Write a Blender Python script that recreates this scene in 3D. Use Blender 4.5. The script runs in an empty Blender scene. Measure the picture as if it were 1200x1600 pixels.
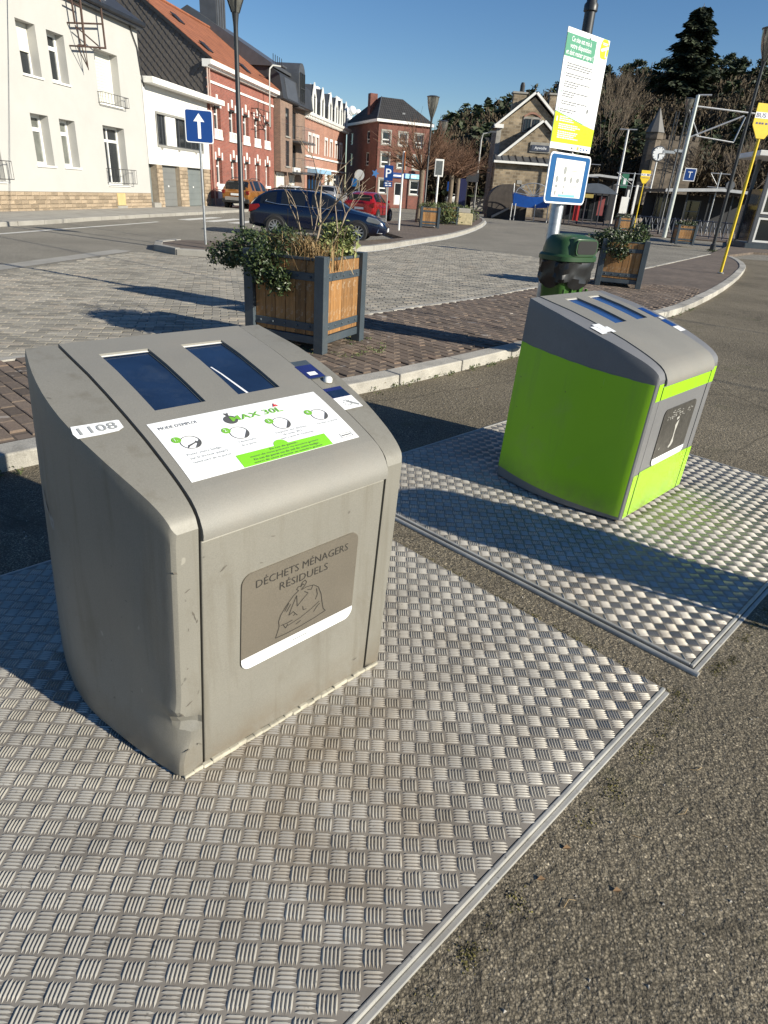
import bpy, math, random
import numpy as np
from mathutils import Matrix, Vector
R = random.Random(7)
PI = math.pi
D = bpy.data
SC = bpy.context.scene
COL = SC.collection

# ---------------------------------------------------------------- camera, sky, sun, exposure
cam = D.cameras.new('camera'); co = D.objects.new('camera', cam); COL.objects.link(co); SC.camera = co
cam.sensor_fit = 'HORIZONTAL'; cam.sensor_width = 36.0; cam.lens = 36.0 * 997.2154 / 1200.0
cam.clip_start = 0.05; cam.clip_end = 6000
_p, _r = 0.467187, 0.0722343
_fw = Vector((0, math.cos(_p), -math.sin(_p))); _u0 = Vector((0, math.sin(_p), math.cos(_p))); _r0 = Vector((1, 0, 0))
_R = _r0 * math.cos(_r) + _u0 * math.sin(_r); _U = _u0 * math.cos(_r) - _r0 * math.sin(_r)
co.matrix_world = Matrix(((_R.x, _U.x, -_fw.x, 0), (_R.y, _U.y, -_fw.y, 0), (_R.z, _U.z, -_fw.z, 1.65), (0, 0, 0, 1)))

SUN_AZ, SUN_EL = math.radians(-27), math.radians(25)
w = D.worlds.new('World'); SC.world = w; w.use_nodes = True
nt = w.node_tree; nt.nodes.clear()
out = nt.nodes.new('ShaderNodeOutputWorld'); bg = nt.nodes.new('ShaderNodeBackground'); sky = nt.nodes.new('ShaderNodeTexSky')
sky.sky_type = 'NISHITA'; sky.sun_disc = False; sky.sun_elevation = SUN_EL; sky.sun_rotation = PI / 2 - SUN_AZ
sky.altitude = 150; sky.air_density = 1.0; sky.dust_density = 0.0; sky.ozone_density = 3.2
bg.inputs['Strength'].default_value = 0.071
hs_ = nt.nodes.new('ShaderNodeHueSaturation'); hs_.inputs['Saturation'].default_value = 1.2; hs_.inputs['Hue'].default_value = .506; nt.links.new(sky.outputs[0], hs_.inputs['Color']); nt.links.new(hs_.outputs[0], bg.inputs[0]); nt.links.new(bg.outputs[0], out.inputs[0])
sl = D.lights.new('sun', 'SUN'); so = D.objects.new('sun', sl); COL.objects.link(so)
sl.energy = 5.0; sl.angle = math.radians(0.53); sl.color = (1.0, 0.935, 0.79)
_sd = Vector((math.cos(SUN_AZ) * math.cos(SUN_EL), math.sin(SUN_AZ) * math.cos(SUN_EL), math.sin(SUN_EL)))
so.rotation_euler = _sd.to_track_quat('Z', 'Y').to_euler()
vs = SC.view_settings
vs.view_transform = 'Standard'; vs.look = 'None'; vs.exposure = 0.60; vs.gamma = 1.0; vs.use_curve_mapping = False
SC.cycles.max_bounces = 6

# ---------------------------------------------------------------- helpers
class MB:
    """collects faces of one mesh"""
    def __init__(s): s.v = []; s.f = []; s.m = []; s.cur = 0
    def add(s, vs, fs):
        n = len(s.v); s.v.extend([tuple(map(float, q)) for q in vs])
        for f in fs: s.f.append(tuple(i + n for i in f)); s.m.append(s.cur)
        return s
    def quad(s, a, b, c, d): return s.add([a, b, c, d], [(0, 1, 2, 3)])
    def box(s, x0, y0, z0, x1, y1, z1):
        return s.add([(x0,y0,z0),(x1,y0,z0),(x1,y1,z0),(x0,y1,z0),(x0,y0,z1),(x1,y0,z1),(x1,y1,z1),(x0,y1,z1)],
                     [(0,3,2,1),(4,5,6,7),(0,1,5,4),(1,2,6,5),(2,3,7,6),(3,0,4,7)])
    def prism(s, poly, ax, a, b):
        """polygon in the plane across axis ax ('x': (y,z), 'y': (x,z), 'z': (x,y)) drawn out from a to b"""
        def P(q, t):
            return (t, q[0], q[1]) if ax == 'x' else ((q[0], t, q[1]) if ax == 'y' else (q[0], q[1], t))
        n = len(poly); vs = [P(q, a) for q in poly] + [P(q, b) for q in poly]
        return s.add(vs, [tuple(range(n))[::-1], tuple(range(n, 2*n))] + [(i, (i+1) % n, n+(i+1) % n, n+i) for i in range(n)])
    def tube(s, pts, r, n=8, cap=True):
        pts = [Vector(p) for p in pts]; rr = r if isinstance(r, (list, tuple)) else [r] * len(pts)
        vs = []; fs = []; up = None
        for i, p in enumerate(pts):
            t = (pts[min(i+1, len(pts)-1)] - pts[max(i-1, 0)])
            t = t.normalized() if t.length > 1e-9 else Vector((0, 0, 1))
            if up is None: up = Vector((0, 0, 1)) if abs(t.z) < .9 else Vector((1, 0, 0))
            a = t.cross(up); a = a.normalized() if a.length > 1e-6 else t.orthogonal().normalized(); b = a.cross(t); up = b
            for k in range(n):
                an = 2*PI*k/n; vs.append(p + (a*math.cos(an) + b*math.sin(an)) * rr[i])
        for i in range(len(pts)-1):
            for k in range(n): fs.append((i*n+k, (i+1)*n+k, (i+1)*n+(k+1) % n, i*n+(k+1) % n))
        if cap: fs += [tuple(range(n)), tuple(range((len(pts)-1)*n, len(pts)*n))[::-1]]
        return s.add(vs, fs)
    def bar(s, a, b, wx, wz=None):
        """square bar from a to b"""
        return s.tube([a, b], [wx * .7071] * 2, 4)
    def lathe(s, prof, n=16, c=(0, 0, 0), sx=1, sy=1, cap=True):
        vs = []; fs = []
        for r, z in prof:
            for k in range(n): vs.append((c[0] + r*sx*math.cos(2*PI*k/n), c[1] + r*sy*math.sin(2*PI*k/n), c[2] + z))
        m = len(prof)
        for i in range(m-1):
            for k in range(n): fs.append((i*n+k, i*n+(k+1) % n, (i+1)*n+(k+1) % n, (i+1)*n+k))
        if cap and prof[0][0] > 1e-6: fs.append(tuple(range(n))[::-1])
        if cap and prof[-1][0] > 1e-6: fs.append(tuple(range((m-1)*n, m*n)))
        return s.add(vs, fs)
    def grid(s, x0, x1, y0, y1, holes=(), depth=0., F=None, ex=(), ey=()):
        """sheet with rectangular holes; F(x, y, d) maps to 3D, d is the depth below the sheet"""
        F = F or (lambda x, y, d: (x, d, y))
        xs = sorted({round(q, 5) for q in [x0, x1, *ex, *[h[0] for h in holes], *[h[1] for h in holes]] if x0-1e-6 <= q <= x1+1e-6})
        ys = sorted({round(q, 5) for q in [y0, y1, *ey, *[h[2] for h in holes], *[h[3] for h in holes]] if y0-1e-6 <= q <= y1+1e-6})
        ins = lambda x, y: any(h[0] < x < h[1] and h[2] < y < h[3] for h in holes)
        idx = {}
        def V(x, y, d):
            k = (x, y, d)
            if k not in idx: idx[k] = len(s.v); s.v.append(tuple(map(float, F(x, y, d))))
            return idx[k]
        for i in range(len(xs)-1):
            for j in range(len(ys)-1):
                if not ins((xs[i]+xs[i+1])/2, (ys[j]+ys[j+1])/2):
                    s.f.append((V(xs[i],ys[j],0), V(xs[i+1],ys[j],0), V(xs[i+1],ys[j+1],0), V(xs[i],ys[j+1],0))); s.m.append(s.cur)
        if depth:
            for a, b, c, d in holes:
                hx = [q for q in xs if a-1e-6 <= q <= b+1e-6]; hy = [q for q in ys if c-1e-6 <= q <= d+1e-6]
                for i in range(len(hx)-1):
                    for q in (c, d): s.add([F(hx[i],q,0), F(hx[i+1],q,0), F(hx[i+1],q,depth), F(hx[i],q,depth)], [(0,1,2,3)])
                for i in range(len(hy)-1):
                    for q in (a, b): s.add([F(q,hy[i],0), F(q,hy[i+1],0), F(q,hy[i+1],depth), F(q,hy[i],depth)], [(0,1,2,3)])
        return s
    def map(s, fn, n0=0):
        s.v[n0:] = [tuple(map(float, fn(*q))) for q in s.v[n0:]]; return s
    def mesh(s, name, mats, smooth=None):
        if smooth is not None and len(s.v) < 60000:
            key = {}; mp = [key.setdefault((round(a, 5), round(b, 5), round(c, 5)), len(key)) for a, b, c in s.v]; vv = [None]*len(key)
            for i, k in enumerate(mp): vv[k] = s.v[i]
            F = []; Mi = []
            for f, q in zip(s.f, s.m):
                g = []
                for i in f:
                    if mp[i] not in g: g.append(mp[i])
                if len(g) > 2: F.append(tuple(g)); Mi.append(q)
            s.v, s.f, s.m = vv, F, Mi
        me = D.meshes.new(name); me.from_pydata(s.v, [], s.f); 
        for m in (mats if isinstance(mats, (list, tuple)) else [mats]): me.materials.append(m)
        if any(s.m): me.polygons.foreach_set('material_index', s.m)
        if smooth is not None:
            me.polygons.foreach_set('use_smooth', [True]*len(me.polygons)); me.set_sharp_from_angle(angle=math.radians(smooth))
        me.update(); return me

def put(name, me, parent=None, loc=None, rz=0, scale=None):
    o = D.objects.new(name, me); COL.objects.link(o)
    if parent is not None: o.parent = parent
    if loc is not None: o.location = loc
    if rz: o.rotation_euler = (0, 0, rz)
    if scale: o.scale = scale
    return o
def obj(name, mb, mats, parent=None, smooth=None, bevel=0, kind=None, label=None, loc=None, rz=0, seg=2):
    o = put(name, mb.mesh(name, mats, smooth), parent, loc, rz)
    if bevel:
        b = o.modifiers.new('bevel', 'BEVEL'); b.width = bevel; b.segments = seg; b.limit_method = 'ANGLE'; b.angle_limit = math.radians(40)
    if kind: o['kind'] = kind
    if label: o['label'] = label
    return o
def tag(o, label, cat, group=None):
    o['label'] = label; o['category'] = cat
    if group: o['group'] = group
    return o
def thing(name, label, cat, loc=(0, 0, 0), rz=0, group=None):
    o = put(name, None, None, loc, rz); o.empty_display_size = .2
    return tag(o, label, cat, group)
def copy_tree(o, loc=None, rz=None, parent=None, label=None):
    c = o.copy(); COL.objects.link(c)
    if parent is not None: c.parent = parent
    if loc is not None: c.location = loc
    if rz is not None: c.rotation_euler = (0, 0, rz)
    if label: c['label'] = label
    for ch in list(o.children): copy_tree(ch, parent=c)
    return c

# lettering: every string is turned into faces once
TEXTS = ['1108', "MODE D'EMPLOI", 'MAX 30L', '1.', '2.', '3.', '4.', 'Poser votre badge', "sur le lecteur jusqu'à", 'ouverture de la porte', 'Ouverture',
         'de la porte', 'Déposer vos déchets', 'de max 30 L', 'dans le puits de remplissage', 'Fermer la porte', 'En cas de panne,', 'merci de nous prévenir au numéro gratuit',
         'En cas de perte ou de vol de votre badge,', 'DÉCHETS MÉNAGERS', 'RÉSIDUELS', 'Ce site est mis à', 'votre disposition', 'et doit rester propre !', 'Aywaille', 'BUS', 'P', '!', 'T']
TX = {}
def _texts():
    obs = []
    for s in TEXTS:
        c = D.curves.new('t', 'FONT'); c.body = s; c.resolution_u = 2; c.offset = .010 if s in ('MAX 30L', '1108', 'Ce site est mis à', 'votre disposition', 'et doit rester propre !', 'BUS', 'P', 'Aywaille') else (-.006 if s in ('DÉCHETS MÉNAGERS', 'RÉSIDUELS') else 0); o = D.objects.new('t', c); COL.objects.link(o); obs.append(o)
    dg = bpy.context.evaluated_depsgraph_get(); dg.update()
    for s, o in zip(TEXTS, obs):
        me = o.evaluated_get(dg).to_mesh()
        v = [(q.co.x, q.co.y) for q in me.vertices]; f = [tuple(p.vertices) for p in me.polygons]
        x0, x1 = min(q[0] for q in v), max(q[0] for q in v)
        TX[s] = ([((a-x0), b) for a, b in v], f, x1-x0)
        o.to_mesh_clear()
    for o in obs:
        c = o.data; D.objects.remove(o); D.curves.remove(c)
_texts()
def text(mb, s, F, x, y, h, width=None, al='l', slant=0.):
    """string with capital height h at (x, y) of a surface; F(x, y) -> 3D"""
    v, f, wd = TX[s]; k = h / .70; kx = k if width is None else width / wd
    ox = x - (wd*kx/2 if al == 'c' else (wd*kx if al == 'r' else 0))
    mb.add([F(ox + a*kx + slant*b*k, y + b*k) for a, b in v], f)

# ---------------------------------------------------------------- materials
def rgb(c): return (c[0], c[1], c[2], 1)
class NT:
    def __init__(s, name):
        s.m = D.materials.new(name); s.m.use_nodes = True; s.t = s.m.node_tree; s.n = s.t.nodes
        s.b = s.n['Principled BSDF']; s.co = s.n.new('ShaderNodeTexCoord').outputs['Object']
    def link(s, a, b): s.t.links.new(a, b)
    def node(s, k, **kw):
        q = s.n.new(k)
        for a, b in kw.items(): setattr(q, a, b)
        return q
    def noise(s, scale, detail=4, rough=.6, vec=None, dist=0):
        q = s.node('ShaderNodeTexNoise'); q.inputs['Scale'].default_value = scale; q.inputs['Detail'].default_value = detail
        q.inputs['Roughness'].default_value = rough; q.inputs['Distortion'].default_value = dist; s.link(vec or s.co, q.inputs['Vector']); return q.outputs['Fac']
    def ramp(s, fac, stops):
        q = s.node('ShaderNodeValToRGB'); e = q.color_ramp.elements
        while len(e) < len(stops): e.new(.5)
        for i, (p, c) in enumerate(stops):
            e[i].position = p; e[i].color = rgb(c) if isinstance(c, (tuple, list)) else (c, c, c, 1)
        s.link(fac, q.inputs['Fac']); return q.outputs['Color']
    def mix(s, fac, a, b, mode='MIX'):
        q = s.node('ShaderNodeMix', data_type='RGBA', blend_type=mode)
        for sock, val in ((q.inputs['Factor'], fac), (q.inputs['A'], a), (q.inputs['B'], b)):
            if hasattr(val, 'links'): s.link(val, sock)
            elif isinstance(val, (int, float)): sock.default_value = val if sock.type == 'VALUE' else (val, val, val, 1)
            else: sock.default_value = rgb(val)
        return q.outputs['Result']
    def bump(s, h, strength, dist=.01):
        q = s.node('ShaderNodeBump'); q.inputs['Strength'].default_value = strength; q.inputs['Distance'].default_value = dist
        s.link(h, q.inputs['Height'])
        if s.b.inputs['Normal'].links: s.link(s.b.inputs['Normal'].links[0].from_socket, q.inputs['Normal'])
        s.link(q.outputs[0], s.b.inputs['Normal'])
    def vec(s, sx, sy, sz, src=None):
        q = s.node('ShaderNodeMapping'); q.inputs['Scale'].default_value = (sx, sy, sz); s.link(src or s.co, q.inputs['Vector']); return q.outputs[0]
def pm(name, c, rough=.6, metal=0., var=.12, vs=3., fine=.0, fs=60., bump=0., bs=80., bd=.004, rnd=0., dirt=None, ds=1.2, da=.5, spec=.5, coat=0.):
    """plain painted / plastered / stone-like surface with cloudy and fine variation"""
    t = NT(name); b = t.b; b.inputs['Roughness'].default_value = rough; b.inputs['Metallic'].default_value = metal; b.inputs['Specular IOR Level'].default_value = spec
    if coat: b.inputs['Coat Weight'].default_value = coat; b.inputs['Coat Roughness'].default_value = .05
    col = t.ramp(t.noise(vs, 5), [(.3, tuple(q*(1-var) for q in c)), (.7, tuple(min(1, q*(1+var)) for q in c))])
    if fine: col = t.mix(1., col, t.ramp(t.noise(fs, 3), [(.3, 1-fine), (.7, 1+fine)]), 'MULTIPLY')
    if dirt: col = t.mix(t.ramp(t.noise(ds, 6, .7, dist=.5), [(.52, 0.), (.72, da)]), col, dirt)
    if rnd:
        oi = t.node('ShaderNodeObjectInfo'); col = t.mix(1., col, t.ramp(oi.outputs['Random'], [(0., 1-rnd), (1., 1+rnd)]), 'MULTIPLY')
    t.link(col, b.inputs['Base Color'])
    if bump: t.bump(t.noise(bs, 4), bump, bd)
    return t.m
def brickm(name, c1, c2, mortar, bw=.22, bh=.07, ms=.012, var=.25, bump=.5):
    t = NT(name); t.b.inputs['Roughness'].default_value = .85
    sp = t.node('ShaderNodeSeparateXYZ'); t.link(t.co, sp.inputs[0]); ad = t.node('ShaderNodeMath', operation='ADD'); t.link(sp.outputs[0], ad.inputs[0]); t.link(sp.outputs[1], ad.inputs[1])
    cb = t.node('ShaderNodeCombineXYZ'); t.link(ad.outputs[0], cb.inputs[0]); t.link(sp.outputs[2], cb.inputs[1])
    q = t.node('ShaderNodeTexBrick'); t.link(cb.outputs[0], q.inputs['Vector'])
    q.inputs['Scale'].default_value = 1; q.inputs['Brick Width'].default_value = bw; q.inputs['Row Height'].default_value = bh; q.inputs['Mortar Size'].default_value = ms
    q.inputs['Color1'].default_value = rgb(c1); q.inputs['Color2'].default_value = rgb(c2); q.inputs['Mortar'].default_value = rgb(mortar)
    col = t.mix(1., q.outputs['Color'], t.ramp(t.noise(.8, 6, .7), [(.3, 1-var), (.7, 1+var)]), 'MULTIPLY')
    t.link(col, t.b.inputs['Base Color']); t.bump(q.outputs['Fac'], -bump, .01); return t.m
def emitless(name, c, rough=.5): return pm(name, c, rough, var=.03, vs=8)

M = {}
M['white'] = pm('white_paint', (.78, .77, .73), .5, var=.05, dirt=(.5, .48, .42), ds=.9, da=.35)
M['print_white'] = pm('printed_white', (.80, .81, .82), .35, var=.03, vs=6, dirt=(.6, .6, .57), ds=5, da=.25)
M['black'] = pm('black_rubber', (.012, .012, .013), .6, var=.2)
M['glass'] = pm('window_glass', (.018, .022, .026), .06, var=.3, vs=.6, spec=.6)
M['dark'] = pm('dark_gap', (.012, .012, .012), .8, var=.1)
M['steel'] = pm('galvanised_steel', (.42, .43, .44), .42, .75, .2, 14, fine=.1, fs=120)
M['blacksteel'] = pm('black_painted_steel', (.028, .03, .033), .42, .1, .2, 6, bump=.1, bs=200, bd=.001)
M['anth'] = pm('slate_grey_painted_steel', (.050, .066, .080), .48, .0, .15, 4, fine=.12, fs=90, dirt=(.12, .12, .11), ds=3, da=.4, bump=.1, bs=250, bd=.001)
M['ink'] = emitless('dark_ink', (.09, .09, .09)); M['greyink'] = emitless('grey_ink', (.28, .29, .29)); M['lime'] = emitless('lime_print', (.20, .56, .03), .35)
M['greentxt'] = emitless('green_print', (.16, .42, .04)); M['red'] = emitless('red_print', (.55, .03, .03)); M['blue'] = emitless('sign_blue', (.004, .040, .19), .35)
M['azure'] = emitless('azure_print', (.005, .085, .25), .4); M['cyan'] = emitless('cyan_print', (.2, .62, .74)); M['signlime'] = emitless('yellow_green_print', (.46, .60, .01), .4)
M['teal'] = emitless('teal_print', (.09, .29, .18), .4); M['yellow'] = pm('yellow_paint', (.72, .52, .02), .4, var=.08, vs=5, dirt=(.4, .3, .05), ds=6, da=.3)
# ---------------------------------------------------------------- ground, roads, pavements
def asphalt(name, base, grain, gs, bump, patch=.30, moss=None):
    t = NT(name); t.b.inputs['Roughness'].default_value = .9; t.b.inputs['Specular IOR Level'].default_value = .25
    q = t.node('ShaderNodeTexVoronoi'); q.inputs['Scale'].default_value = gs; t.link(t.co, q.inputs['Vector'])
    sp = t.node('ShaderNodeSeparateColor'); t.link(q.outputs['Color'], sp.inputs[0])
    g = t.mix(1., t.ramp(sp.outputs[0], [(0., .72), (.6, 1.), (.85, 1.2), (1., 1.2 + grain)]), t.ramp(q.outputs['Distance'], [(.25, 1.12), (.62, .45)]), 'MULTIPLY')
    col = t.mix(1., t.ramp(t.noise(.45, 6, .65), [(.3, tuple(c*(1-patch) for c in base)), (.7, tuple(c*(1+patch) for c in base))]), g, 'MULTIPLY')
    col = t.mix(t.ramp(t.noise(2.2, 5, .7), [(.55, 0.), (.75, .45)]), col, tuple(c*.6 for c in base))
    col = t.mix(t.ramp(t.noise(55, 2), [(.70, 0.), (.74, .8)]), col, tuple(min(.7, c*3) for c in base))
    if moss: col = t.mix(t.ramp(t.noise(1.6, 6, .75), [(.56, 0.), (.70, .55)]), col, moss)
    if moss:
        for cx, cy, rad in ((3.6, 6.5, 1.1), (2.2, 6.6, .8), (4.9, 8.6, 1.3), (1.6, .9, .7), (-1.9, 2.9, 1.2)):
            ds_ = t.node('ShaderNodeVectorMath', operation='DISTANCE'); t.link(t.co, ds_.inputs[0]); ds_.inputs[1].default_value = (cx, cy, 0); mm = t.node('ShaderNodeMath', operation='MULTIPLY')
            t.link(t.ramp(ds_.outputs['Value'], [(0., 1.), (rad*.62, .0)]) if rad < 1.6 else None, mm.inputs[0]); t.link(t.ramp(t.noise(3.2, 6, .75, dist=.8), [(.42, 0.), (.62, 1.)]), mm.inputs[1]); col = t.mix(mm.outputs[0], col, tuple(c*.34 for c in base))
        v_ = t.node('ShaderNodeTexVoronoi', feature='DISTANCE_TO_EDGE'); v_.inputs['Scale'].default_value = .55; t.link(t.mix(.35, t.co, t.noise(1.6, 4, .7), 'ADD'), v_.inputs['Vector'])
        col = t.mix(t.ramp(v_.outputs['Distance'], [(.0, .75), (.006, 0.)]), col, tuple(c*.3 for c in base))
    t.link(col, t.b.inputs['Base Color'])
    t.bump(q.outputs['Distance'], -bump, .016); t.bump(t.noise(gs*.3, 4, .65), bump*.8, .02); return t.m
M['asphalt'] = asphalt('coarse_asphalt', (.228, .194, .140), .5, 135, 1., moss=(.085, .085, .04))
M['road'] = asphalt('grey_road_surface', (.315, .29, .242), .2, 130, .3, .18)
M['earth'] = pm('earth_and_grass', (.06, .065, .03), .95, var=.3, vs=.05)
M['conc'] = pm('concrete_slab', (.30, .285, .255), .85, var=.16, vs=1.2, fine=.15, fs=90, dirt=(.17, .155, .13), ds=1.4, da=.6, bump=.3, bs=90)
M['kerb'] = pm('pale_kerb_concrete', (.36, .34, .30), .85, var=.2, vs=2.5, fine=.22, fs=140, dirt=(.16, .15, .13), ds=2.2, da=.7, bump=.6, bs=110, bd=.006, rnd=.14)
M['line'] = pm('worn_white_road_paint', (.62, .61, .57), .7, var=.1, vs=3, fine=.2, fs=60, dirt=(.25, .24, .22), ds=4, da=.7)

def paverm(name, c, bumpy=.5, stain=None):
    t = NT(name); t.b.inputs['Roughness'].default_value = .88
    gi = t.node('ShaderNodeNewGeometry'); oi = t.node('ShaderNodeObjectInfo')
    ad = t.node('ShaderNodeMath', operation='ADD'); t.link(gi.outputs['Random Per Island'], ad.inputs[0]); t.link(oi.outputs['Random'], ad.inputs[1])
    fr = t.node('ShaderNodeMath', operation='FRACT'); t.link(ad.outputs[0], fr.inputs[0])
    tc = t.node('ShaderNodeNewGeometry').outputs['Position']
    col = t.mix(1., t.ramp(fr.outputs[0], [(0., tuple(q*.66 for q in c)), (.5, c), (.8, tuple(q*1.2 for q in c)), (1., (c[0]*1.28, c[1]*1.2, c[2]*1.14))]), t.ramp(t.noise(70, 3, .6, tc), [(.3, .78), (.7, 1.22)]), 'MULTIPLY')
    col = t.mix(1., col, t.ramp(t.noise(.9, 5, .6, tc), [(.3, .82), (.7, 1.15)]), 'MULTIPLY')
    if stain: col = t.mix(t.ramp(t.noise(7., 2, .4, tc), [(.69, 0.), (.72, .75)]), col, stain)
    t.link(col, t.b.inputs['Base Color']); t.bump(t.noise(120, 4, .6, tc), bumpy, .004); return t.m
M['paver'] = paverm('brown_brick_paver', (.145, .110, .084), .6, (.34, .30, .26))
M['sett'] = paverm('grey_block_paver', (.272, .25, .208), .4)
M['joint'] = pm('paver_joint_sand', (.060, .052, .040), .95, var=.25, vs=9, dirt=(.05, .07, .02), ds=2, da=.5)
def paved_far(name, c1, c2, mo, rot):
    t = NT(name); t.b.inputs['Roughness'].default_value = .9
    mp = t.node('ShaderNodeMapping'); mp.inputs['Rotation'].default_value = (0, 0, rot); t.link(t.co, mp.inputs['Vector'])
    q = t.node('ShaderNodeTexBrick'); t.link(mp.outputs[0], q.inputs['Vector']); q.inputs['Scale'].default_value = 1
    q.inputs['Brick Width'].default_value = .21; q.inputs['Row Height'].default_value = .105; q.inputs['Mortar Size'].default_value = .008
    q.inputs['Color1'].default_value = rgb(c1); q.inputs['Color2'].default_value = rgb(c2); q.inputs['Mortar'].default_value = rgb(mo)
    t.link(t.mix(1., q.outputs['Color'], t.ramp(t.noise(.7, 6, .7), [(.3, .75), (.7, 1.25)]), 'MULTIPLY'), t.b.inputs['Base Color']); return t.m
M['paving_far'] = paved_far('brown_block_paving', (.155, .118, .092), (.118, .09, .070), (.07, .056, .043), -.8)

g = MB().quad((-900, -300, -.06), (900, -300, -.06), (900, 1500, -.06), (-900, 1500, -.06)); obj('ground', g, M['earth'], kind='structure')
g = MB().quad((-60, -20, -.02), (90, -20, -.02), (90, 150, -.02), (-60, 150, -.02)); road = obj('road', g, M['road'], kind='structure')

KF = [(-8., -2.9), (-5.2, .25), (-3.1, 2.58), (-2.31, 3.45), (-.31, 5.63), (.16, 6.08), (1.46, 7.64), (3.05, 9.6), (4.68, 11.55), (5.25, 12.32), (7.11, 15.25), (9.26, 18.96), (10.9, 22.), (11.9, 23.96), (13.0, 26.6), (13.9, 29.6)]
def resample(path, step):
    pts = [Vector(p) for p in path]; out = [pts[0].copy()]; need = step
    for a, b in zip(pts, pts[1:]):
        L = (b-a).length; t = need
        while t <= L: out.append(a + (b-a)*(t/L)); t += step
        need = t - L
    return out
def offset(path, d):
    out = []
    for i, p in enumerate(path):
        t = (Vector(path[min(i+1, len(path)-1)]) - Vector(path[max(i-1, 0)])).normalized(); out.append(Vector(p) + Vector((-t.y, t.x))*d)
    return out
def smooth_path(p, it=2):
    p = [Vector(q) for q in p]
    for _ in range(it):
        n = [p[0]]
        for a, b in zip(p, p[1:]): n += [a*.75+b*.25, a*.25+b*.75]
        p = n + [p[-1]]
    return p
KF = smooth_path(KF, 1)
cp = MB().prism([tuple(q) for q in KF] + [(60, 30), (60, -18), (-20, -18)], 'z', -.2, -.012); car_park = obj('car_park', cp, M['asphalt'], kind='structure')
# kerb stones of the raised pavement, one by one
def kerb_run(path, w, h, step, mats, parent, z0=-.1, gap=.008, bev=.012, side=1):
    pts = resample(path, step); off = offset(pts, w*side)
    for i in range(len(pts)-1):
        a, b, c, d = pts[i], pts[i+1], off[i+1], off[i]; t = (b-a).normalized()*gap
        m = MB(); hh = h + R.uniform(-.004, .004)
        q = [(a+t), (b-t), (c-t), (d+t)]
        m.add([(*p, z0) for p in q] + [(*p, hh + R.uniform(-.003, .003)) for p in q], [(0,3,2,1),(4,5,6,7),(0,1,5,4),(1,2,6,5),(2,3,7,6),(3,0,4,7)])
        if side < 0: m.f = [f[::-1] for f in m.f]
        obj('kerb_stone', m, mats, parent, bevel=bev)
REDGE = [(-9.5, -1.3), (-6.3, 2.35), (-3.45, 5.65), (-.43, 9.27), (.27, 10.2), (1.34, 11.61), (2.89, 13.97), (4.0, 15.57), (6.6, 19.4), (9.6, 24.2), (13.2, 30.), (17.5, 38.), (22, 48)]
KB = offset(KF, .20)
pv = MB().prism([tuple(q) for q in KB] + [(17., 34.), (30, 37), (60, 42), (60, 70), (34, 70), (22, 48)] + REDGE[::-1][1:], 'z', -.15, .078)
pavement = obj('pavement', pv, M['paving_far'], kind='structure')
kerb_run(KF, .2, .095, 1.0, M['kerb'], pavement)
kerb_run(offset(REDGE, -.10)[:-2], .10, .094, .8, M['kerb'], pavement, bev=.006)
# pavers
_ang = math.atan2(.7257, .688)
def pavers(parent, poly, ux, L, Wd, z, mat, keep, cx=0, cy=0, count=300, ground_mat=None):
    """blocks in running bond over a polygon; the ones that show largest are parts of their own"""
    ca, sa = math.cos(ux), math.sin(ux); P = [(x*ca+y*sa, -x*sa+y*ca) for x, y in poly]
    x0, x1 = min(p[0] for p in P), max(p[0] for p in P); y0, y1 = min(p[1] for p in P), max(p[1] for p in P)
    def inside(x, y):
        c = False
        for (ax, ay), (bx, by) in zip(P, P[1:]+P[:1]):
            if (ay > y) != (by > y) and x < (bx-ax)*(y-ay)/(by-ay)+ax: c = not c
        return c
    spots = []
    for j in range(int((y1-y0)/Wd)+1):
        for i in range(int((x1-x0)/L)+2):
            x = x0 + (i + (.5 if j % 2 else 0))*L; y = y0 + (j+.5)*Wd
            if inside(x, y) and inside(x-L*.45, y) and inside(x+L*.45, y):
                wx, wy = x*ca-y*sa, x*sa+y*ca
                if keep(wx, wy): spots.append((wx, wy))
    spots.sort(key=lambda q: q[0]**2+q[1]**2)
    a, b, c = L/2-.004, Wd/2-.004, .007
    vs = [(-a,-b,-.03),(a,-b,-.03),(a,b,-.03),(-a,b,-.03),(-a,-b,-c*.6),(a,-b,-c*.6),(a,b,-c*.6),(-a,b,-c*.6),(-a+c,-b+c,0),(a-c,-b+c,0),(a-c,b-c,0),(-a+c,b-c,0)]
    fs = [(8,9,10,11)] + [(k, (k+1) % 4, 4+(k+1) % 4, 4+k) for k in range(4)] + [(4+k, 4+(k+1) % 4, 8+(k+1) % 4, 8+k) for k in range(4)]
    me = MB().add(vs, fs).mesh('paver', mat); rest = MB()
    for n, (x, y) in enumerate(spots):
        rz = ux + R.gauss(0, .012); zz = z + R.gauss(0, .0022); tx, ty = R.gauss(0, .009), R.gauss(0, .009)
        if n < count:
            o = put('paver', me, parent, (x, y, zz)); o.rotation_euler = (tx, ty, rz)
        else:
            c1, s1 = math.cos(rz), math.sin(rz)
            rest.add([(x+p*c1-q*s1, y+p*s1+q*c1, zz+h) for p, q, h in vs], fs)
    if rest.v: obj('distant_pavers', rest, mat, parent, kind='stuff')
polyP = [tuple(q) for q in KB if q.y < 16.2] + [(7.0, 16.)] + [q for q in REDGE[::-1] if q[1] < 16]
pavers(pavement, polyP, _ang + PI/2, .21, .105, .091, M['paver'], lambda x, y: y > 1.8 and x > -6 and abs(x) < .62*y+1.2)
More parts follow.
